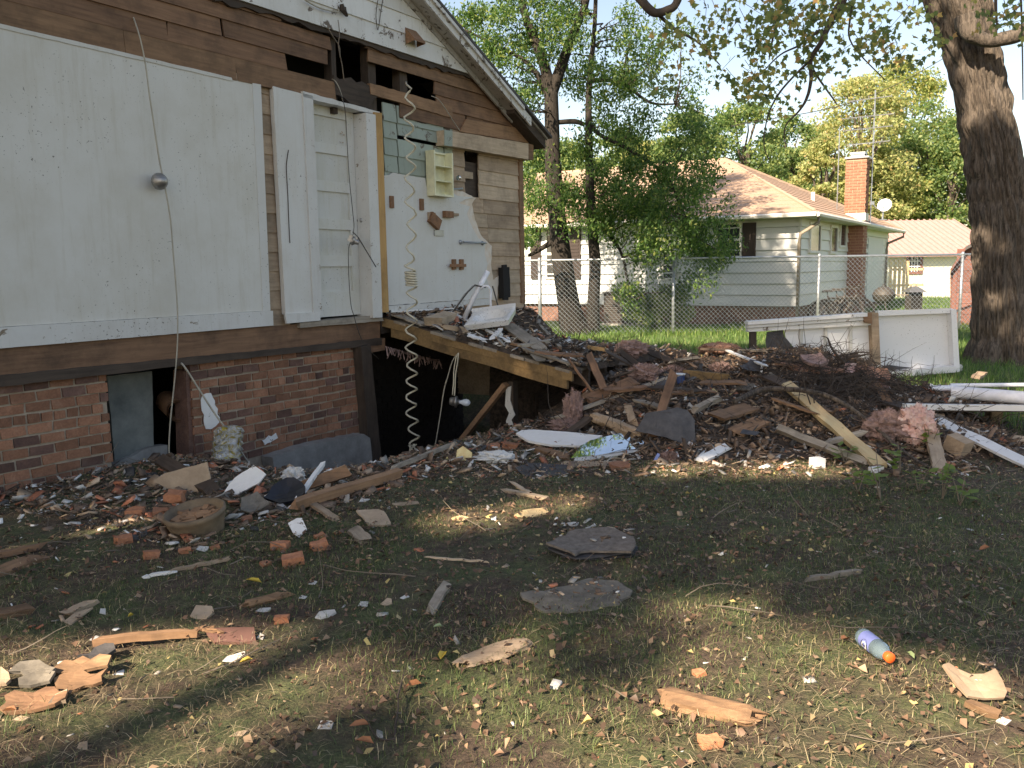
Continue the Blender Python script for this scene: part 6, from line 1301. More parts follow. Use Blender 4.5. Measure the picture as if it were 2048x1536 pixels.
g2 = mpiece('glass', [(1189.5, 911), (1191.5, 901), (1206.5, 893), (1217, 884.5), (1240, 882), (1252, 884), (1262, 876), (1252, 902)], 'mirror', .001, .004, mir)
g2.rotation_euler = (R(1.6), R(-1.2), 0)
g3 = mpiece('glass', [(1234, 867.5), (1301, 861.5), (1295, 891), (1254, 901.5), (1264, 876), (1253, 882.5), (1241, 880.5), (1218, 883)], 'mirror', .0, .004, mir)
mpiece('backing_board', [(1148, 920), (1166, 890), (1230, 870), (1299, 864), (1297, 892), (1290, 900), (1165, 921)], 'wallb', -.006, .012, mir)
mpiece('frame_strip', [(1160, 916), (1300, 890), (1300, 896), (1288, 903), (1166, 921)], 'cream', -.019, .035, mir)
# --- drink bottle
bt = S(1752, 1340); d0_ = at(1712, 1272, S(1712, 1285).y); a_ = S(1722, 1292); b_ = S(1778, 1338)
X_ = (b_ - a_); X_.z = 0; Lb = X_.length; X_.normalize(); rz_ = math.atan2(X_.y, X_.x); rb = .036
bo = T('drink_bottle', 'clear blue plastic drink bottle with orange cap lying in the right yard', 'bottle', (a_ + b_) / 2 + Vector((0, 0, rb + .008)), rz_)
Ml = Matrix.Rotation(R(90), 4, 'Y')
m, n, p = new_mat('clear_blue_plastic'); p.inputs['Base Color'].default_value = (.55, .78, .92, 1); p.inputs['Roughness'].default_value = .12; p.inputs['Transmission Weight'].default_value = .75; p.inputs['IOR'].default_value = 1.2; MT['pet'] = m
MT['cap'] = plain('orange_cap', (.85, .13, .03), .35); MT['label'] = plain('blue_violet_label', (.21, .25, .55), .3); MT['labeld'] = plain('dark_label_band', (.02, .025, .05), .35); MT['print'] = plain('white_label_print', (.8, .8, .8), .4)
h_ = .105
M_('body', MB().lathe([(.001, -h_), (.026, -h_), (.033, -h_ + .01), (.036, -h_ + .02), (.036, -.075), (.0345, -.07), (.0345, .012), (.036, .018), (.0345, .032), (.036, .04), (.033, .052), (.024, .072), (.017, .082), (.0165, .09)], 28, Ml), MT['pet'], bo, True)
M_('label', MB().lathe([(.0352, -.068), (.0355, -.066), (.0355, .009), (.0352, .011)], 28, Ml), MT['label'], bo, True)
M_('cap', MB().lathe([(.0195, .086), (.0205, .088), (.0205, .108), (.019, .111), (.001, .111)], 24, Ml), MT['cap'], bo, True)
def wrapm(pts, r_):                                           # print wrapped round the label: (along, around)
    return [(x, -math.cos(t) * r_, math.sin(t) * r_) for x, t in pts]
th0 = R(-8)
def arcstrip(name, mat, cx, ct, rx, rt, a0, a1, wd, r_, par, N=22):
    mb = MB(); vv = []
    for i in range(N + 1):
        a = a0 + (a1 - a0) * i / N
        for k in (1 - wd, 1): vv += wrapm([(cx + rx * k * math.cos(a), ct + rt * k * math.sin(a))], r_)
    return M_(name, mb.add(vv, [(2 * i, 2 * i + 1, 2 * i + 3, 2 * i + 2) for i in range(N)]), MT[mat], par)
arcstrip('dark_band', 'labeld', -.022, th0, .024, .75, 0, 2 * math.pi, .999, .0358, bo)
arcstrip('letter_mark', 'print', -.022, th0, .017, .50, R(-60), R(230), .30, .0361, bo)
M_('letter_bar', MB().add(wrapm([(-.020, th0 - .08), (-.005, th0 - .08), (-.005, th0 - .30), (-.020, th0 - .30)], .0361), [(0, 1, 2, 3)]), MT['print'], bo)
# --- clay pot
pt_ = S(400, 1062); kk = PXM(pt_.y); rp = 62 / kk
pot = T('clay_pot', 'large round brown pot full of rubble standing in front of the brick wall', 'pot', pt_)
M_('bowl', MB().lathe([(.001, 0), (rp * .78, -.05), (rp * .80, .03), (rp * .88, .13), (rp * .93, .16), (rp * .94, .19), (rp * 1.0, .205), (rp * 1.0, .235), (rp * .93, .24), (rp * .88, .20), (rp * .8, .16), (.001, .155)], 36), MT['clay'], pot, True)
pot.rotation_euler = (R(9), R(-5), 0); pot.location.z -= .05; pot.scale = (1, 1, .8)
pr = MB()
for i in range(40): q = rnd.random() * 6.28; r_ = rp * .75 * math.sqrt(rnd.random()); pr.box((r_ * math.cos(q), r_ * math.sin(q), .17 + rnd.random() * .02), (rnd.uniform(.03, .1), rnd.uniform(.02, .05), .02), Matrix.Rotation(rnd.random() * 3, 3, 'Z') @ Matrix.Rotation(rnd.uniform(-.5, .5), 3, 'X'))
tag(M_('pot_rubble', pr, MT['brown2'], pot), kind='stuff')
# --- foil duct
fa_ = W(458, 862, -.30); fb_ = W(446, 968, -.55)
du = T('foil_duct', 'crumpled silver and gold foil duct leaning against the brick wall', 'duct', HM @ fb_)
da_ = (HM @ fa_) - (HM @ fb_); N = 26; K = 18; vv = []; rnx = da_.normalized(); ax_ = rnx.cross(Vector((0, 1, 0))).normalized(); ay_ = rnx.cross(ax_)
for i in range(N):
    for k in range(K):
        th_ = 2 * math.pi * k / K; rr_ = .125 * (1 + .10 * math.sin(i * 2.1 + 2 * math.sin(th_)) + rnd.uniform(-.07, .07)); vv.append(da_ * (i / (N - 1)) + ax_ * math.cos(th_) * rr_ + ay_ * math.sin(th_) * rr_ * .8)
M_('foil_sleeve', MB().add(vv, [(i * K + k, i * K + (k + 1) % K, (i + 1) * K + (k + 1) % K, (i + 1) * K + k) for i in range(N - 1) for k in range(K)]), MT['foil'], du)
M_('torn_liner', MB().lathe([(.02, .0), (.08, .02), (.115, .0), (.13, -.05)], 14, Matrix.Translation(da_)), MT['pinkd'], du)
# --- crumpled things
def lump(name, label, cat, px, py, wpx, hpx, mat, seed=1, rough=.3, flat=1.0, lift=0, parts=None, deep=.8, n=3):
    b = S(px, py, lift); k = PXM(b.y); bm = bmesh.new(); bmesh.ops.create_icosphere(bm, subdivisions=n + 1, radius=1); wx, hz = wpx / k / 2, hpx / k
    for v in bm.verts:
        c = v.co.copy(); q = c * 2.2 + Vector((seed * 7.1, seed * 3.3, 0)); d = mnoise.noise(q) * rough + mnoise.noise(q * 2.7) * rough * .6 + mnoise.noise(q * 6) * rough * .45 + mnoise.noise(q * 15) * rough * .25
        c *= 1 + d; v.co = Vector((c.x * wx, c.y * wx * deep, max(-.06, (c.z * .5 + .42) * hz)))
    me = bpy.data.meshes.new(name); bm.to_mesh(me); bm.free(); me.materials.append(MT[mat]); o = link(name, me); o.location = b; return tag(o, label, cat) if label else o
def fuzz(o, mat, n, L, seed=1):
    """loose fibres standing off a tuft"""
    r_ = random.Random(seed); me = o.data; mb = MB(); N = len(me.vertices)
    for i in range(n):
        v = me.vertices[r_.randrange(N)]; p = v.co.copy(); nn = (v.normal + Vector((r_.gauss(0, .7), r_.gauss(0, .7), r_.gauss(0, .7)))).normalized(); a = nn.cross(Vector((r_.random(), r_.random(), r_.random()))).normalized() * .0025
        l = L * r_.uniform(.4, 1.3); m_ = p + nn * l * .5 + a * r_.gauss(0, 2); mb.add([p - a, p + a, m_ + a * .7, m_ - a * .7, p + nn * l + a * r_.gauss(0, 5)], [(0, 1, 2, 3), (3, 2, 4)])
    tag(M_('fibres', mb, MT[mat], o), kind='stuff')
IL = [('big torn lump of bright pink insulation at the right of the mound', 1830, 886, 76, 78, 'pink', .35, 1), ('grey mauve insulation lump left of the bright pink lump', 1775, 880, 86, 62, 'pinkd', .4, 2), ('tall dirty pink tuft at the low end of the fallen floor', 1146, 850, 34, 72, 'pinkd', .45, 3), ('pink tuft on the left crest of the mound', 1262, 728, 60, 34, 'pinkd', .45, 4), ('pink brown streak of insulation below the crest tuft', 1290, 762, 56, 36, 'pinkd', .5, 5), ('rolled pink brown batt on the crest near the wall frame', 1436, 706, 76, 22, 'kraft', .25, 6), ('small pink tuft left of the blue tin', 1345, 750, 44, 18, 'pinkd', .4, 7), ('pink tuft beside the white lath', 1440, 746, 36, 22, 'pinkd', .5, 8), ('dirty wool tuft under the wall of the mound at right', 1755, 790, 36, 26, 'pinkd', .5, 9), ('small brown wool tuft right of the blue shard', 1338, 924, 30, 20, 'pinkd', .5, 10), ('dirty wool heap under the tall tuft', 1130, 862, 56, 26, 'pinkd', .5, 11)]
for lab, x, y, w_, h_2, mt, ro, sd_ in IL:
    o = lump('insulation_tuft', lab, 'insulation', x, y, w_, h_2, mt, sd_, ro); fuzz(o, mt, 2500, .016, sd_)
# layered batt before the shower wall
lb_ = T('insulation_batt', 'long layered pink brown insulation batt lying along the right crest of the mound', 'insulation', S(1680, 742))
for nm, mt, pts, ti, li in (('paper_layer', 'kraft', [(1552, 718), (1600, 708), (1660, 716), (1700, 712), (1770, 722), (1780, 732), (1700, 730), (1620, 728)], 14, .10), ('wool_layer', 'pinkd', [(1600, 712), (1640, 708), (1658, 722), (1640, 732), (1614, 726)], 18, .14), ('wool_layer', 'pink', [(1682, 744), (1690, 728), (1712, 730), (1704, 748)], 30, .12), ('paper_layer', 'kraft', [(1690, 748), (1704, 730), (1774, 738), (1782, 752), (1776, 762), (1720, 754)], 30, .08), ('paper_layer', 'kraft', [(1560, 728), (1640, 728), (1690, 742), (1660, 744), (1590, 738)], 14, .07)):
    q = poly(nm, None, None, pts, ti, 0, .03, mt, rough=.02, lift=li, curl=.02); q.parent = lb_; q.location = q.location - lb_.location
# heavy vine clump under the batt
x = np.random.RandomState(8).normal(3.35, .42, 900); y = np.random.RandomState(9).normal(8.55, .3, 900)
zf_ = lambda a, b: Zs(a, b) + np.random.RandomState(10).uniform(-.02, .15, len(a))
twigs('vine_clump', 'dense clump of dead brown vines hanging over the right end of the mound', x, y, zf_, .15, .45, .0035, MT['twig'], 12, .2)
o = lump('rag', 'dirty white rag crumpled at the pit edge', 'rag', 992, 921, 76, 18, 'cloth', 31, .5); o = lump('cream_cloth', 'crumpled cream cloth in the left rubble', 'rag', 588, 966, 42, 32, 'cloth', 33, .55)
lump('tin', 'small blue paint tin with a pale lid half buried in the mound', 'tin', 1357, 768, 4, 4, 'bluep', 3, .01)
tn = bpy.data.objects['tin']; tn.data = MB().lathe([(.001, 0), (.062, 0), (.062, .09), (.001, .09)], 18).mesh('tin', MT['bluep']); M_('lid', MB().lathe([(.066, .088), (.07, .094), (.07, .10), (.001, .10)], 18), MT['white'], tn)
# crate side / drawer
dr_ = T('wooden_box', 'broken brown wooden box at the foot of the concrete footing', 'box', S(640, 975))
for nm, pts, ti, li in (('side', [(596, 985), (588, 968), (690, 930), (704, 950)], 60, .04), ('rim', [(586, 968), (690, 929), (690, 933), (588, 972)], 40, .16), ('divider', [(650, 948), (655, 946), (668, 972), (662, 974)], 55, .05)):
    q = poly(nm, None, None, pts, ti, 0, .02, 'brown2' if nm != 'rim' else 'tan', rough=.002, lift=li); q.parent = dr_; q.location = q.location - dr_.location
# --- sink on the fallen floor
sp_ = S(985, 660); kS = PXM(sp_.y)
sk_ = T('washbasin', 'white ceramic washbasin tipped on the fallen floor with its tap pipe and hoses', 'sink', sp_ + Vector((0, 0, .05)))
ws, hs_ = 92 / kS, .14
bas = MB(); NX_ = 16; NY_ = 10; V_ = []
for j in range(NY_ + 1):
    for i in range(NX_ + 1):
        u_, v_ = i / NX_ * 2 - 1, j / NY_ * 2 - 1; rim = max(abs(u_), abs(v_)); bowl = -.11 * (1 - smst(.35, .82, math.hypot(u_, v_ * .95))) ; ul = .05 * smst(.72, 1, v_)
        V_.append((u_ * ws / 2, v_ * .22, .12 + float(bowl) + float(ul) - .012 * float(smst(.94, 1, rim))))
nV = len(V_); F_ = [(j * (NX_ + 1) + i, j * (NX_ + 1) + i + 1, (j + 1) * (NX_ + 1) + i + 1, (j + 1) * (NX_ + 1) + i) for j in range(NY_) for i in range(NX_)]
edge = [i for i in range(NX_ + 1)] + [j * (NX_ + 1) + NX_ for j in range(1, NY_ + 1)] + [NY_ * (NX_ + 1) + i for i in range(NX_ - 1, -1, -1)] + [j * (NX_ + 1) for j in range(NY_ - 1, 0, -1)]
V2 = [(V_[e][0] * .93, V_[e][1] * .93, .045) for e in edge]; ne = len(edge); F_ += [(edge[i], nV + i, nV + (i + 1) % ne, edge[(i + 1) % ne]) for i in range(ne)] + [tuple(nV + i for i in range(ne))]
bs = M_('basin', MB().add(V_ + V2, F_), MT['ceramic'], sk_); bs.rotation_euler = (R(16), R(-7), R(-14))
def sink_tube(name, pts, r_, mat, Yd=0.25): return M_(name, MB().tube([at(x, y, sp_.y + Yd) - sk_.location for x, y in pts], r_, 8), MT[mat], sk_, True)
sink_tube('tap_pipe', [(982, 628), (981, 600), (982, 580), (976, 572), (968, 572), (962, 578)], .014, 'pvc', .22)
sink_tube('white_pole', [(928, 638), (950, 590), (976, 542)], .03, 'pvc', .3)
sink_tube('hose', [(972, 575), (950, 570), (935, 585), (912, 615), (905, 624)], .008, 'wired', .26); sink_tube('hose', [(985, 572), (990, 590), (996, 612), (994, 622)], .008, 'wired', .2); sink_tube('hose', [(965, 573), (945, 572), (928, 590), (905, 622), (860, 630)], .007, 'galv', .28)
# --- shower wall and painted wall frame at the back right
sy = 11.9
shb = at(1840, 745, sy); shb.z = 0
sw = T('shower_wall', 'white gelcoat shower wall panel with rounded corner standing behind the mound', 'shower wall', shb)
def sp3(x, y, dy=0): return at(x, y, sy + dy) - shb
def sheet3(name, pts, dy0, dy1, mat, par, f=sp3): 
    P = [f(x, y, dy0) for x, y in pts]; Q = [p + Vector((0, dy1 - dy0, 0)) for p in P]; n_ = len(P)
    return M_(name, MB().add(P + Q, [tuple(range(n_)), tuple(range(2 * n_ - 1, n_ - 1, -1))] + [(i, n_ + i, n_ + (i + 1) % n_, (i + 1) % n_) for i in range(n_)]), MT[mat], par)
sheet3('panel', [(1756, 628), (1904, 619), (1910, 626), (1914, 728), (1908, 736), (1756, 742)], .0, .02, 'plastic', sw)
sheet3('top_lip', [(1756, 622), (1905, 617), (1912, 620), (1914, 624), (1905, 626), (1756, 632)], -.10, -.001, 'plastic', sw)
sheet3('side_lip', [(1902, 619), (1913, 619), (1920, 744), (1909, 742)], -.13, -.001, 'plastic', sw)
sheet3('bottom_lip', [(1756, 746), (1912, 732), (1920, 744), (1756, 758)], -.22, -.001, 'plastic', sw)
sheet3('dirt_line', [(1760, 736), (1780, 730), (1800, 733), (1850, 738), (1848, 741), (1762, 744)], -.05, -.03, 'tar', sw)
lump('foam_blob', 'yellowed foam blob at the corner of the white shower wall', 'foam', 1918, 742, 12, 14, 'wallb', 5, .4)
wfb = at(1650, 740, sy - .35); wfb.z = 0; wsy = sy - .35
wf_ = T('wall_frame', 'white panelled wall frame on its side with a brown stud end before the shower wall', 'wall frame', wfb)
def wp3(x, y, dy=0): return at(x, y, wsy + dy) - wfb
def ws3(name, pts, d0, d1, mat): return sheet3(name, pts, d0, d1, mat, wf_, wp3)
ws3('board', [(1562, 656), (1568, 660), (1572, 676), (1584, 690), (1590, 720), (1748, 740), (1748, 648)], .03, .05, 'plastic')
ws3('top_moulding', [(1496, 643), (1735, 626), (1735, 633), (1496, 650)], -.14, .02, 'white'); ws3('top_moulding', [(1496, 650.5), (1732, 633.5), (1732, 640), (1496, 656)], -.10, .04, 'white'); ws3('top_moulding', [(1496, 656.5), (1740, 640.5), (1745, 650), (1496, 664)], -.06, .06, 'white')
for x in (1603, 1652, 1702): ws3('batten', [(x - 3, 655 - (x - 1496) * .055), (x + 3, 655 - (x - 1496) * .055), (x + 3, 730), (x - 3, 730)], -.0, .029, 'wall')
ws3('stud', [(1742, 624), (1757, 626), (1762, 740), (1747, 740)], -.08, .03, 'tan'); ws3('leg', [(1501, 664), (1513, 664), (1513, 710), (1501, 710)], -.03, .05, 'darkz')
ws3('torn_felt', [(1534, 664), (1566, 660), (1568, 672), (1582, 688), (1580, 706), (1536, 704), (1531, 684)], .02, .028, 'tar'); ws3('splintered_end', [(1725, 628), (1744, 625), (1744, 648), (1730, 645)], -.12, -.07, 'brown2')
# --- raised fallen roof panel on blocks at the right edge
fpb = S(1900, 830)
fp2 = T('fallen_platform', 'fallen panel with a peeling white edge, raised on blocks and covered in dark litter', 'platform', fpb)
def rel(o, par): o.parent = par; o.location = o.location - par.location; return o
def hp(x, y, z): d = G(x, y, z); return d
zt_ = .26; P = [hp(x, y, zt_) for x, y in ((1752, 800), (1800, 768), (1880, 775), (2120, 800), (2140, 806), (2140, 817), (1800, 815))]
mb = MB().add([p - fpb for p in P] + [p - fpb - Vector((0, 0, .035)) for p in P], [tuple(range(7)), tuple(range(13, 6, -1))] + [(i, 7 + i, 7 + (i + 1) % 7, (i + 1) % 7) for i in range(7)]); M_('deck', mb, MT['dark'], fp2)
a, b = hp(1806, 813, zt_ + .005), hp(2150, 817, zt_ + .005); M_('white_edge', MB().box(((a + b) / 2) - fpb, ((b - a).length, .05, .05), Matrix.Rotation(math.atan2(b.y - a.y, b.x - a.x), 3, 'Z')), MT['white'], fp2)
for x in (1868, 1995): c = hp(x, 826, .1); M_('support_block', MB().box(c - fpb + Vector((0, .06, .01)), (.11, .12, .22)), MT['tan'], fp2)
cx_, cy_ = np.random.RandomState(4).uniform(0, 1, (2, 1500)); pa, pb, pc, pd = P[0], P[1], P[4], P[5]
xx = (1 - cx_) * ((1 - cy_) * pa.x + cy_ * pb.x) + cx_ * ((1 - cy_) * pd.x + cy_ * pc.x); yy = (1 - cx_) * ((1 - cy_) * pa.y + cy_ * pb.y) + cx_ * ((1 - cy_) * pd.y + cy_ * pc.y)
chips('panel_litter', 'dark litter lying over the raised fallen panel', xx, yy, lambda a, b: np.full(len(a), zt_), .02, .14, (.15, .6), ALLP, [.05, .55, .14, .02, .16, .08], 9)
def pvcp(name, label, x1, y1, x2, y2, r_, z, mat='pvc', hollow=True):
    a, b = hp(x1, y1, z), hp(x2, y2, z); c = (a + b) / 2; mb = MB().tube([a - c, b - c], r_, 18, cap=not hollow)
    if hollow: mb.tube([a - c, b - c], r_ * .88, 18, cap=False)
    o = M_(name, mb, MT[mat], None, True); o.location = c; return tag(o, label, 'pipe', 'pipes at the right edge')
pvcp('plastic_pipe', 'thick white plastic pipe lying on the fallen panel', 1906, 784, 2130, 803, .06, .34); pvcp('plastic_pipe', 'thin white pipe end left of the thick plastic pipe', 1860, 777, 1912, 776, .03, .31); pvcp('plastic_pipe', 'thin pale pipe lying in the grass behind the thick pipe', 1900, 771, 2120, 769, .022, .28)
pk('small wood scrap standing on the fallen panel edge', 1948, 806, 1962, 798, .09, .03, 'tan', .27, .29, 10)
poly('stone_scrap', 'pale crumbled plaster lump on the right grass', 'fragment', [(2018, 884), (2030, 870), (2048, 872), (2060, 884), (2040, 890)], 25, 0, .05, 'card', rough=.015, lift=.02)
# --- long bent branch over the mound front
P, Rr = [S(x, y, l_) for x, y, l_ in ((1468, 826, .10), (1520, 815, .16), (1570, 818, .18), (1628, 830, .20), (1680, 850, .20), (1740, 880, .14), (1790, 910, .08), (1830, 930, .04), (1872, 948, .02))], [.03, .032, .03, .028, .025, .021, .018, .015, .012]
bb_ = P[0].copy(); P, Rr = smoothpath([p - bb_ for p in P], Rr, 5); o = M_('long_branch', MB().tube(P, [r * .8 for r in Rr], 10), MT['bark'], None, True); o.location = bb_; tag(o, 'long bent grey branch arching over the fresh lumber', 'branch')
def spray(name, label, px, py, tips, r0=.012):
    b = S(px, py, -.02); mb = MB(); D_ = b.y
    for tp in tips:
        pts = [at(x, y, D_ + dy) - b for x, y, dy in tp]; p_, q_ = smoothpath(pts, [r0 * (1 - .8 * i / (len(pts) - 1)) for i in range(len(pts))], 4); mb.tube(p_, q_, 6, False)
    o = M_(name, mb, MT['twig'], None, True); o.location = b; tag(o, label, 'branch')
spray('dead_branch', 'bare dead branch rising before the white wall frame', 1685, 760, [[(1640, 830, 0), (1660, 790, 0), (1688, 730, 0), (1697, 704, .1)], [(1690, 726, 0), (1672, 708, 0), (1660, 690, 0), (1655, 676, 0), (1642, 672, 0)], [(1660, 690, 0), (1658, 680, 0)], [(1694, 715, 0), (1716, 712, 0), (1738, 708, 0), (1744, 714, 0)], [(1700, 708, 0), (1722, 704, 0), (1740, 706, 0)], [(1650, 812, 0), (1620, 812, -.05), (1610, 760, -.1)]], .016)
spray('dead_branch', 'thin arching vines hanging over the lumber', 1628, 835, [[(1628, 830, 0), (1606, 760, .0), (1610, 740, 0)], [(1632, 826, 0), (1626, 776, 0), (1640, 750, 0)], [(1600, 900, -.3), (1604, 850, -.1), (1590, 830, 0)], [(1520, 900, -.3), (1506, 850, -.1), (1520, 830, 0), (1540, 850, -.1), (1548, 890, -.3)], [(1540, 915, -.3), (1536, 870, -.2), (1528, 840, 0)]], .007)
spray('dead_branch', 'bare forked twig at the lower left centre', 790, 1480, [[(820, 1530, 0), (790, 1478, 0), (796, 1400, .2), (770, 1360, .3), (756, 1340, .3)], [(790, 1478, 0), (755, 1476, 0), (730, 1430, .1)], [(794, 1398, .2), (812, 1330, .4)]], .005)
# --- yellow green seedlings at the right
SD = [(1715, 985, 60, 'seedling with two leaning leaf pairs below the fresh lumber'), (1762, 1005, 110, 'bushiest seedling, right of the foot of the fresh lumber'), (1800, 950, 70, 'seedling in front of the pink insulation'), (1838, 985, 80, 'seedling under the nailed stud end'), (1884, 1000, 90, 'seedling with a long arching leaf right of the stud end'), (1860, 905, 60, 'small seedling against the pink insulation'), (1920, 1010, 60, 'low seedling at the right of the group'), (1690, 930, 50, 'thin seedling crossing the fresh lumber')]
for x_, y_, hpx, lab in SD:
    b = S(x_, y_); k = PXM(b.y); H_ = hpx / k; t = T('seedling', lab, 'plant', b, 0, 'seedlings at the right of the yard'); st = MB(); lv = MB(); r_ = random.Random(x_)
    for j in range(3):
        q = r_.uniform(0, 6.28); tip = Vector((math.cos(q) * H_ * .3, math.sin(q) * H_ * .3, H_ * r_.uniform(.6, 1))); st.tube([(0, 0, -.01), tip * .5 + Vector((0, 0, .02)), tip], [.004, .003, .002], 5)
        for m_ in range(5):
            c = tip * r_.uniform(.4, 1); a = r_.uniform(0, 6.28); L = r_.uniform(.05, .10); dx = Vector((math.cos(a), math.sin(a), r_.uniform(-.3, .4))) * L; s_ = Vector((-math.sin(a), math.cos(a), r_.uniform(-.3, .3))) * L * .28
            leaf = MB().add([c, c + dx * .3 + s_ * .8, c + dx * .6 + s_, c + dx, c + dx * .6 - s_, c + dx * .3 - s_ * .8], [(0, 1, 2, 3, 4, 5)]); M_('leaf', leaf, MT['seedl'], t)
    M_('stem', st, MT['twigl'], t)
# --- fallen single leaves large enough to pick out
def fleaf(label, px, py, wpx, colr, rz):
    b = S(px, py, .02); L = wpx / PXM(b.y); m_ = MB().add([(-L / 2, 0, 0), (-L * .2, -L * .2, .01), (L * .2, -L * .2, .012), (L / 2, 0, .0), (L * .2, L * .2, .014), (-L * .2, L * .2, .01), (0, 0, .0)], [(0, 1, 6), (1, 2, 6), (2, 3, 6), (3, 4, 6), (4, 5, 6), (5, 0, 6)]); o = M_('fallen_leaf', m_, MT[colr]); o.location = b; o.rotation_euler = (R(rnd.uniform(-15, 25)), R(rnd.uniform(-15, 15)), R(rz)); tag(o, label, 'leaf', 'fallen leaves one can pick out')
MT['yl'] = plain('yellow_leaf', (.50, .36, .05), .6); MT['ol'] = plain('brown_leaf', (.26, .11, .05), .7); MT['gl'] = plain('pale_green_leaf', (.25, .32, .16), .6)
for a in (('yellow leaf by the white board scrap', 492, 1334, 30, 'yl', 10), ('yellow leaf in the left middle grass', 508, 1172, 34, 'yl', 0), ('small yellow leaf in the left grass', 262, 1242, 14, 'yl', 60), ('yellow brown leaf standing in the centre', 886, 1322, 40, 'yl', 80), ('pale green leaf in the dark centre', 876, 1265, 22, 'gl', 20), ('pale leaf beside the bottle cap', 1820, 1322, 28, 'gl', 100), ('brown leaf lit at the centre bottom', 828, 1384, 36, 'ol', 30), ('rust leaf near the bottom centre left', 720, 1462, 46, 'ol', 15), ('rust leaf below it', 730, 1500, 44, 'ol', -20), ('brown leaf at the far lower left', 20, 1432, 30, 'ol', 10), ('brown leaf left of the bottle', 1690, 1290, 34, 'ol', 40), ('tan curled leaf in the right grass', 1968, 1105, 26, 'ol', 10)): fleaf(*a)
# --- hanging wires and fittings
def wire(name, label, pts, r_, mat, y0=-.12, cat='cable', sub=5, tap=False):
    P = [HM @ W(x, y, y0 if len(q) == 0 else q[0]) for x, y, *q in pts]; b = P[0].copy(); P = [p - b for p in P]; p_, q_ = smoothpath(P, [r_] * len(P), sub); o = M_(name, MB().tube(p_, q_, 6), MT[mat], None, True); o.location = b; return tag(o, label, cat)
o = wire('hanging_cable', 'long thin cable hanging down the big white wall panel with a round light fitting', [(266, 34, .0), (270, 44, -.05), (281, 80), (291, 130), (299, 190), (308, 250), (317, 310), (325, 352), (333, 390), (341, 440), (346, 500), (351, 560), (355, 620), (355, 680), (351, 740), (345, 800, -.10), (340, 850, -.08), (338, 900, -.06), (341, 938, -.06)], .0065, 'wire')
q = W(317, 363, -.10); q2 = HM @ q - o.location
lh = M_('light_fitting', MB().lathe([(.001, .085), (.02, .085), (.035, .07), (.06, .045), (.07, .02), (.07, .0), (.001, .0)], 18, Matrix.Translation(q2) @ Matrix.Rotation(WAZ * -1 + math.pi / 2, 4, 'Z') @ Matrix.Rotation(R(90), 4, 'X')), MT['metal'], o, True)
wire('hanging_cable', 'stiff cable slanting from the sill beam across the brick to the rubble', [(362, 726, -.07), (372, 738, -.10), (400, 782, -.14), (430, 828, -.2), (455, 862, -.25), (480, 900, -.3), (505, 938, -.35)], .009, 'wire')
o = wire('hanging_cable', 'thin wire hanging in front of the door with a broken lamp holder', [(664, 158, .0), (676, 176, -.06), (686, 200), (691, 230), (695, 300), (699, 360), (705, 420), (708, 455), (703, 480), (697, 500), (698, 560), (702, 610), (708, 632), (716, 660), (726, 684), (740, 702), (758, 718)], .004, 'wired')
q2 = HM @ W(706, 479, -.13) - o.location
lh = M_('lamp_holder', MB().box(q2, (.09, .06, .07), Matrix.Rotation(.5, 3, 'Y')).lathe([(.001, -.03), (.045, -.03), (.05, -.01), (.03, .01), (.022, .05), (.001, .05)], 14, Matrix.Translation(q2 + Vector((.02, -.02, -.02))) @ Matrix.Rotation(R(110), 4, 'Y')), MT['metal'], o)
M_('wire_tail', MB().tube([q2 + Vector((.0, 0, .08)), q2 + Vector((.06, -.02, .02)), (HM @ W(752, 534, -.13)) - o.location], .006, 5), MT['wired'], o)
wire('thin_wire', 'thin pale wire looping from the header to the beam on the upper right', [(862, 192, -.03), (876, 198, -.08), (890, 216, -.1), (905, 240, -.1), (920, 262, -.08)], .005, 'wire')
wire('thin_wire', 'pale wire sagging from the gap over the door', [(664, 158, .0), (672, 164, -.05), (680, 180, -.07), (686, 202, -.07)], .005, 'wire')
wire('dead_vine', 'dead vine dangling from the gable edge over the dark gap', [(655, 52, -.08), (664, 70, -.1), (678, 92, -.1), (680, 112, -.1), (684, 130, -.1), (688, 160, -.08)], .006, 'twigl', cat='vine'); wire('dead_vine', 'second dead vine crossing the first at the gable edge', [(676, 40, -.09), (679, 66, -.11), (677, 92, -.11), (682, 120, -.11)], .005, 'twigl', cat='vine')
wire('dead_vine', 'grey vine stem creeping up the white door side panel', [(577, 300, -.056), (573, 330, -.056), (574, 360, -.056), (576, 395, -.056), (577, 425, -.056), (579, 470, -.056), (580, 486, -.056)], .004, 'twig', cat='vine'); wire('dead_vine', 'thin vine lying on the upper white gable boards', [(756, 0, -.08), (752, 30, -.08), (756, 60, -.08), (762, 20, -.08), (766, 0, -.08)], .004, 'twig', cat='vine')
wire('gable_cable', 'old cable drooping along the white gable boards', [(610, 0, -.1), (640, 16, -.1), (675, 24, -.1), (676, 18, -.09)], .008, 'wire')
lp = MB(); pz = [HM @ W(x, y, -.10) for x, y in ((683, 8), (686, 20), (692, 30), (690, 14))]; b = pz[0].copy(); lp.tube([p - b for p in pz], [.02, .03, .025, .012], 6); o = M_('dead_leaf_clump', lp, MT['twig']); o.location = b; tag(o, 'dark dead leaf clump hanging on the gable boards', 'leaf clump')
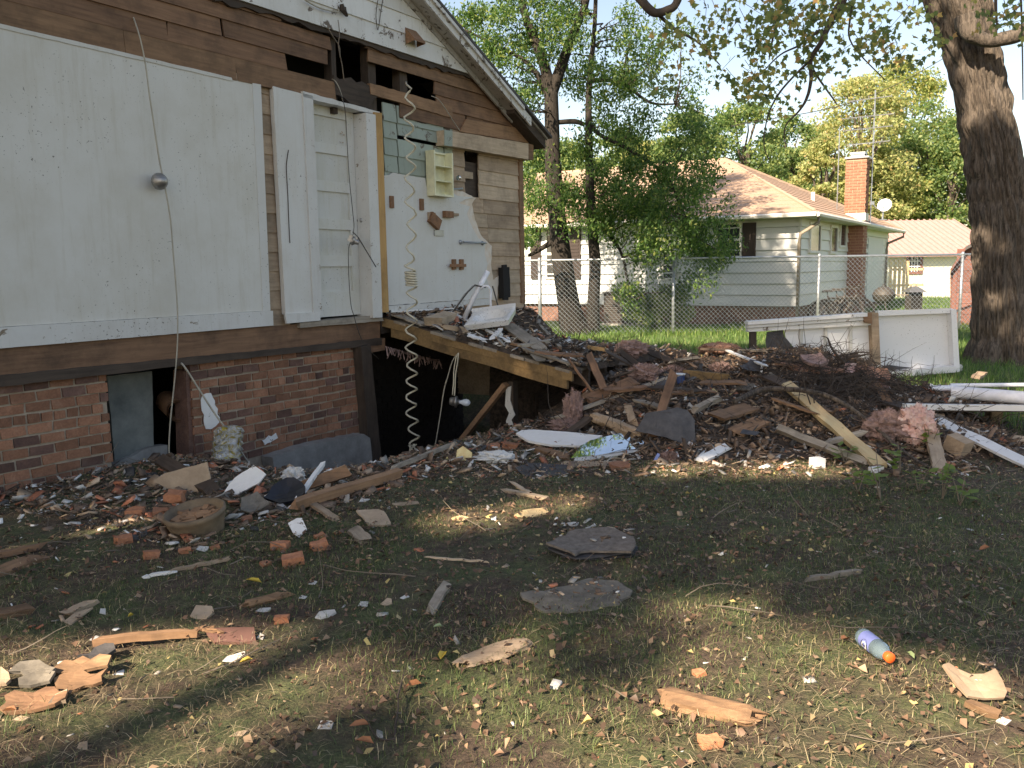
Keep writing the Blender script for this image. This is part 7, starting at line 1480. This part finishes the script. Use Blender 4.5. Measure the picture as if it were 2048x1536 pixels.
# stretched spiral tubing
zc = [(813, 168, 7, 0), (820, 200, 8, .6), (820, 350, 8, 4.4), (822, 380, 8, 5), (822, 525, 7, 8.2), (822, 542, 9, 9), (822, 572, 9, 15), (823, 585, 9, 15.5), (824, 660, 9, 17.5), (822, 740, 9, 19.8), (824, 800, 9, 21.7), (826, 880, 9, 24.2), (828, 890, 8, 24.6)]
hx = []; 
for i in range(len(zc) - 1):
    x0, y0, a0, t0 = zc[i]; x1, y1, a1, t1 = zc[i + 1]; k = max(4, int((t1 - t0) * 14))
    for j in range(k):
        f = j / k; hx.append((x0 + (x1 - x0) * f, y0 + (y1 - y0) * f, a0 + (a1 - a0) * f, t0 + (t1 - t0) * f))
HY = -.46; P = []
for x, y, a, t in hx:
    p = HM @ W(x, y, HY); k = PXM(p.y); P.append(p + Vector((math.cos(2 * math.pi * t) * a * rnd.uniform(1.0, 1.35) / k + .012 * math.sin(y * .045), math.sin(2 * math.pi * t) * a / k * 1.0, 0)))
P[0] = HM @ W(812, 164, -.02); P[1] = HM @ W(812, 168, -.2); b = P[0].copy()
o = M_('spiral_tube', MB().tube([p - b for p in P], .011, 6), MT['wirew'], None, True); o.location = b; tag(o, 'long cream spiral cord stretched from the header down into the cellar pit', 'spiral cord')
q = HM @ W(826, 898, HY) - b; kb = MB()
for i in range(7): kb.tube([q + Vector((rnd.uniform(-.05, .05), rnd.uniform(-.05, .05), .05)), q + Vector((rnd.uniform(-.08, .08), rnd.uniform(-.05, .05), -.04)), q + Vector((rnd.uniform(-.06, .06), rnd.uniform(-.05, .05), -.16))], .007, 5)
tag(M_('frayed_end', kb, MT['wirew'], o), kind='stuff')
# bulb hanging under the rim
def dk(x, y): 
    """point just outside the left face of the fallen floor, under its rim"""
    d = ray(x, y); p0 = HM @ Vector((uD0 - .04, 0, 0)); t = (p0 - EYE).dot(WU) / d.dot(WU); return EYE + d * t
b = dk(917, 706); o = T('hanging_bulb', 'white light bulb in a grey holder hanging on a looped wire under the fallen floor', 'light bulb', b)
M_('wire_loop', MB().tube(smoothpath([dk(x, y) - b for x, y in ((917, 706), (912, 716), (908, 740), (907, 765), (905, 790))], [.007] * 5)[0], .007, 6).tube(smoothpath([dk(x, y) - b for x, y in ((917, 706), (915, 725), (911, 750), (910, 775), (909, 792))], [.007] * 5)[0], .007, 6), MT['wirew'], o, True)
M_('long_tail', MB().tube(smoothpath([dk(x, y) - b for x, y in ((916, 707), (905, 722), (895, 755), (888, 780), (882, 820), (874, 870), (867, 908))], [.007] * 7)[0], .007, 6), MT['wire'], o, True)
c = dk(908, 803) - b; kx = PXM((c + b).y); dirx = Vector((1, -.15, -.08)).normalized(); Mr = Matrix.Translation(c) @ dirx.to_track_quat('Z', 'Y').to_matrix().to_4x4()
M_('lamp_holder', MB().lathe([(.001, -9 / kx), (7 / kx, -9 / kx), (9 / kx, -4 / kx), (9 / kx, 2 / kx), (12 / kx, 3 / kx), (12 / kx, 6 / kx), (6 / kx, 7 / kx), (5 / kx, 11 / kx), (.001, 11 / kx)], 16, Mr), MT['metal'], o, True)
M_('bulb', MB().lathe([(3.2 / kx, 10 / kx), (3.6 / kx, 14 / kx), (6.5 / kx, 20 / kx), (7.6 / kx, 25 / kx), (6.4 / kx, 30 / kx), (3 / kx, 33 / kx), (.001, 34 / kx)], 18, Mr), MT['bulb'], o, True)
# props in the pit
a, b = HM @ Vector((uD0 + .3, -1.9, float(deckz(uD0 + .3, 1.9)) - .2)), HM @ Vector((uD0 + .05, -1.0, -.55))
def dprop(name, label, pa, pb, w_, mat):
    c = (pa + pb) / 2; X = (pb - pa); L = X.length; mb = MB().box((0, 0, 0), (w_, w_ * .6, L)); o = M_(name, mb, MT[mat]); o.matrix_world = Matrix.Translation(c) @ X.to_track_quat('Z', 'Y').to_matrix().to_4x4(); tag(o, label, 'timber', 'props under the fallen floor')
def dp(x, y, du):
    d = ray(x, y); p0 = HM @ Vector((uD0 + du, 0, 0)); t = (p0 - EYE).dot(WU) / d.dot(WU); return EYE + d * t
dprop('timber_prop', 'diagonal timber prop under the fallen floor', dp(1012, 768, .15), dp(896, 915, .15), .085, 'brown2')
dprop('timber_post', 'upright post with curls of white paint under the fallen floor', dp(1026, 762, .25), dp(1028, 900, .25), .10, 'darkz')
q = [dp(x, y, .19) for x, y in ((1012, 776), (1022, 772), (1020, 800), (1026, 820), (1030, 830), (1022, 840), (1030, 858), (1014, 866), (1012, 842), (1018, 826), (1010, 812))]; b = q[0].copy()
o = M_('paint_curl', MB().add([p - b for p in q] + [p - b + WU * .01 for p in q], [tuple(range(11)), tuple(range(21, 10, -1))] + [(i, 11 + i, 11 + (i + 1) % 11, (i + 1) % 11) for i in range(11)]), MT['wallb']); o.location = b; tag(o, 'curl of white wall lining peeling off the upright post', 'lining')
q = [HM @ W(x, y, -.25) for x, y in ((770, 692), (800, 700), (840, 712), (880, 722), (874, 730), (830, 722), (790, 708))]; b = q[0].copy(); fb = MB()
for i in range(80): p = q[0].lerp(q[3], rnd.random()) - b; fb.tube([p, p + Vector((rnd.uniform(-.05, .05), rnd.uniform(-.1, .1), rnd.uniform(-.12, .0)))], .006, 3, False)
o = M_('torn_insulation', fb, MT['pinkd']); o.location = b; tag(o, 'pale torn fibres hanging under the fallen floor', kind='stuff')

# grit and leaves caught on the flat roofing pieces
rs2 = np.random.RandomState(15); gx_, gy_ = [], []
for x0, y0, x1, y1, n_ in ((1110, 1066, 1262, 1104, 70), (1070, 1174, 1240, 1216, 50), (1895, 1345, 1990, 1392, 25)):
    for k in range(n_): q = S(rs2.uniform(x0, x1), rs2.uniform(y0, y1)); gx_.append(q.x); gy_.append(q.y)
chips('grit_on_shingles', 'grit and bark bits caught on the flat roofing pieces', np.array(gx_), np.array(gy_), lambda a, b: Hg(a, b) + .055, .008, .06, (.2, .7), ALLP, [.04, .5, .2, .04, .12, .10], 17, .15)
